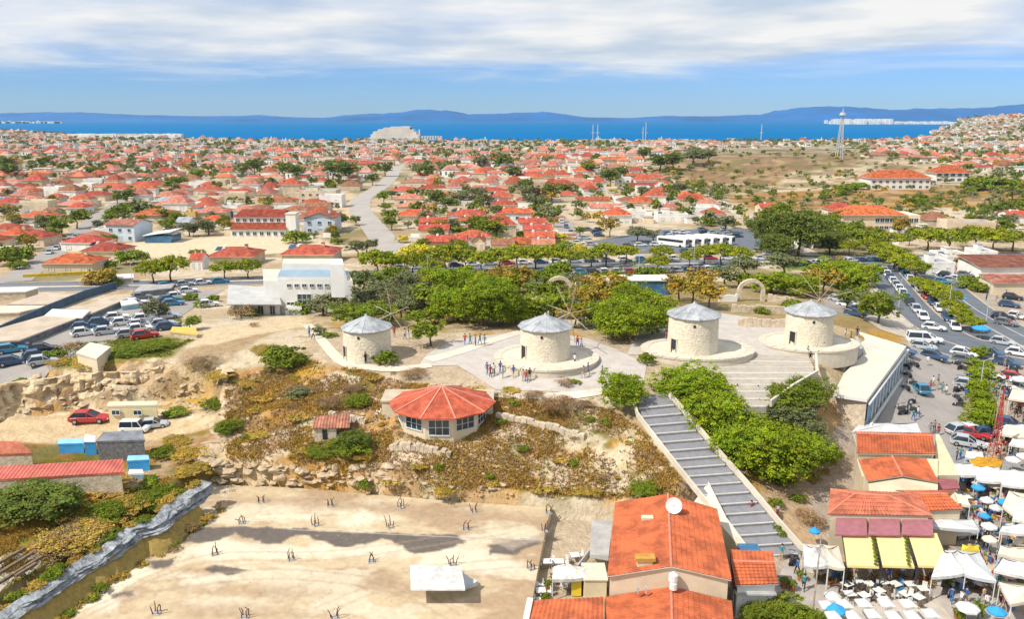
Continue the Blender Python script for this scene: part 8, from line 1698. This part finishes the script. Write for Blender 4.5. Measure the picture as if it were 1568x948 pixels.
# ------------------------------------------------------------------ labels: look, then the landmark it stands nearest to
LM = [('the round red-roofed house',672,668),('the leftmost windmill',557,556),('the second windmill',836,560),('the third windmill',1068,545),('the rightmost windmill',1249,532),('the large white building',484,479),('the wide grey stairway',1090,700),('the top of the stairway',990,612),
 ('the market hall',1025,850),('the yellow awnings',1370,860),('the upper market houses',1370,700),('the red lattice mast',1521,706),('the lone teal car',1408,600),('the glazed side building',1350,600),('the pale arch',1149,463),('the blue glass kiosk',978,452),('the dark arch',856,462),
 ('the white marquee',672,910),('the small ruined hut',500,668),('the long red-roofed shed',100,735),('the blue box shed',212,720),('the site cabin',200,636),('the white cabin',140,548),('the ochre stall',280,512),('the brown-roofed sheds',100,500),('the two-tier white block',396,364),('the curving pale road',565,345),
 ('the cream gabled house row',683,383),('the bus car park',1070,372),('the tall dark trees',1222,390),('the orange-roofed school',1348,352),('the white hill hotel',1378,290),('the brown bare hill',1190,255),('the lattice mast',1284,245),('the seaside hotel',615,218),('the red-roofed shop',1548,428),('the left side road',110,365),
 ('the white-roofed barn',242,372),('the yellow wall house',984,292),('the pinkish long house',876,285),('the grey flat-roofed block',487,311),('the top left town',60,240),('the rock pillar',330,690),('the street crossing',1480,530),('the platform corner',330,745),('the left slab path',60,890),('the salmon roof',1533,262),('the rubble wall',830,655),('the far middle town',800,235),('the left dirt track',60,650),('the bend of the boulevard',650,420),('the middle boulevard',860,408),('the clipped island trees',1498,620),('the ochre oval awning',1510,708),('the utility pole',1243,920),('the sandy lot',330,385),('the front platform edge',470,930)]
LP = [(n, G(x, y)) for n, x, y in LM]
def cpx(p): return 784+FPX*p.x/(p.y*math.cos(PITCH)-(p.z-CAM_H)*math.sin(PITCH))
_o = ['','second','third','fourth','fifth','sixth','seventh','eighth','ninth','tenth','eleventh','twelfth','thirteenth','fourteenth','fifteenth','sixteenth','seventeenth','eighteenth','nineteenth','twentieth']
_u = ['first']+_o[1:9]
NEAR = ['nearest']+[w_+' nearest' for w_ in _o[1:]]+[f'{t_}-{u_} nearest' for t_ in ('twenty','thirty','forty') for u_ in _u+['tenth']]
buck = {}
for o, look, cat in AUTO:
    p = Vector(o.location); b = None
    for n, q in LP:
        s_ = 1/(60+q.y*.8); d = (p.xy-q.xy).length
        if b is None or d < b[0]: b = (d, n, q)
    d, n, q = b; dx = p.x-q.x; dy = p.y-q.y
    rel = ('right of' if dx > 0 else 'left of') if abs(dx) > abs(dy)*.9 else ('behind' if dy > 0 else 'in front of')
    buck.setdefault((look, rel, n), []).append((d, o))
for (look, rel, n), l_ in buck.items():
    l_.sort(key=lambda t: t[0])
    for i, (d, o) in enumerate(l_):
        if len(l_) == 1: s = f'{look} {rel} {n}'
        elif i < len(NEAR): s = f'{NEAR[i]} {look} {rel} {n}'
        elif i == len(l_)-1: s = f'farthest {look} {rel} {n}'
        else: s = f'number {i+1} outward {look} {rel} {n}'
        if len(s.split()) > 16: s = s.replace('person in', 'walker in').replace(' trousers', '').replace(' and ', '/')
        while len(s.split()) > 16: q_ = s.split(); s = ' '.join([w_ for w_ in q_ if w_ not in ('small','tiled','faded','parked')][:16]); break
        o['label'] = s
# ------------------------------------------------------------------ far air
mh = bpy.data.materials.new('haze_air'); mh.use_nodes = True; t = mh.node_tree; t.nodes.clear()
vo = t.nodes.new('ShaderNodeVolumePrincipled'); ou = t.nodes.new('ShaderNodeOutputMaterial'); t.links.new(vo.outputs[0], ou.inputs['Volume'])
vo.inputs['Color'].default_value = (.55, .80, 1.0, 1); vo.inputs['Density'].default_value = .00005; vo.inputs['Anisotropy'].default_value = .2
mb = MB(); mb.box(-30500, -250, -12, 30500, 9600, 220, mh); tag(mb.obj('haze'), kind='stuff')
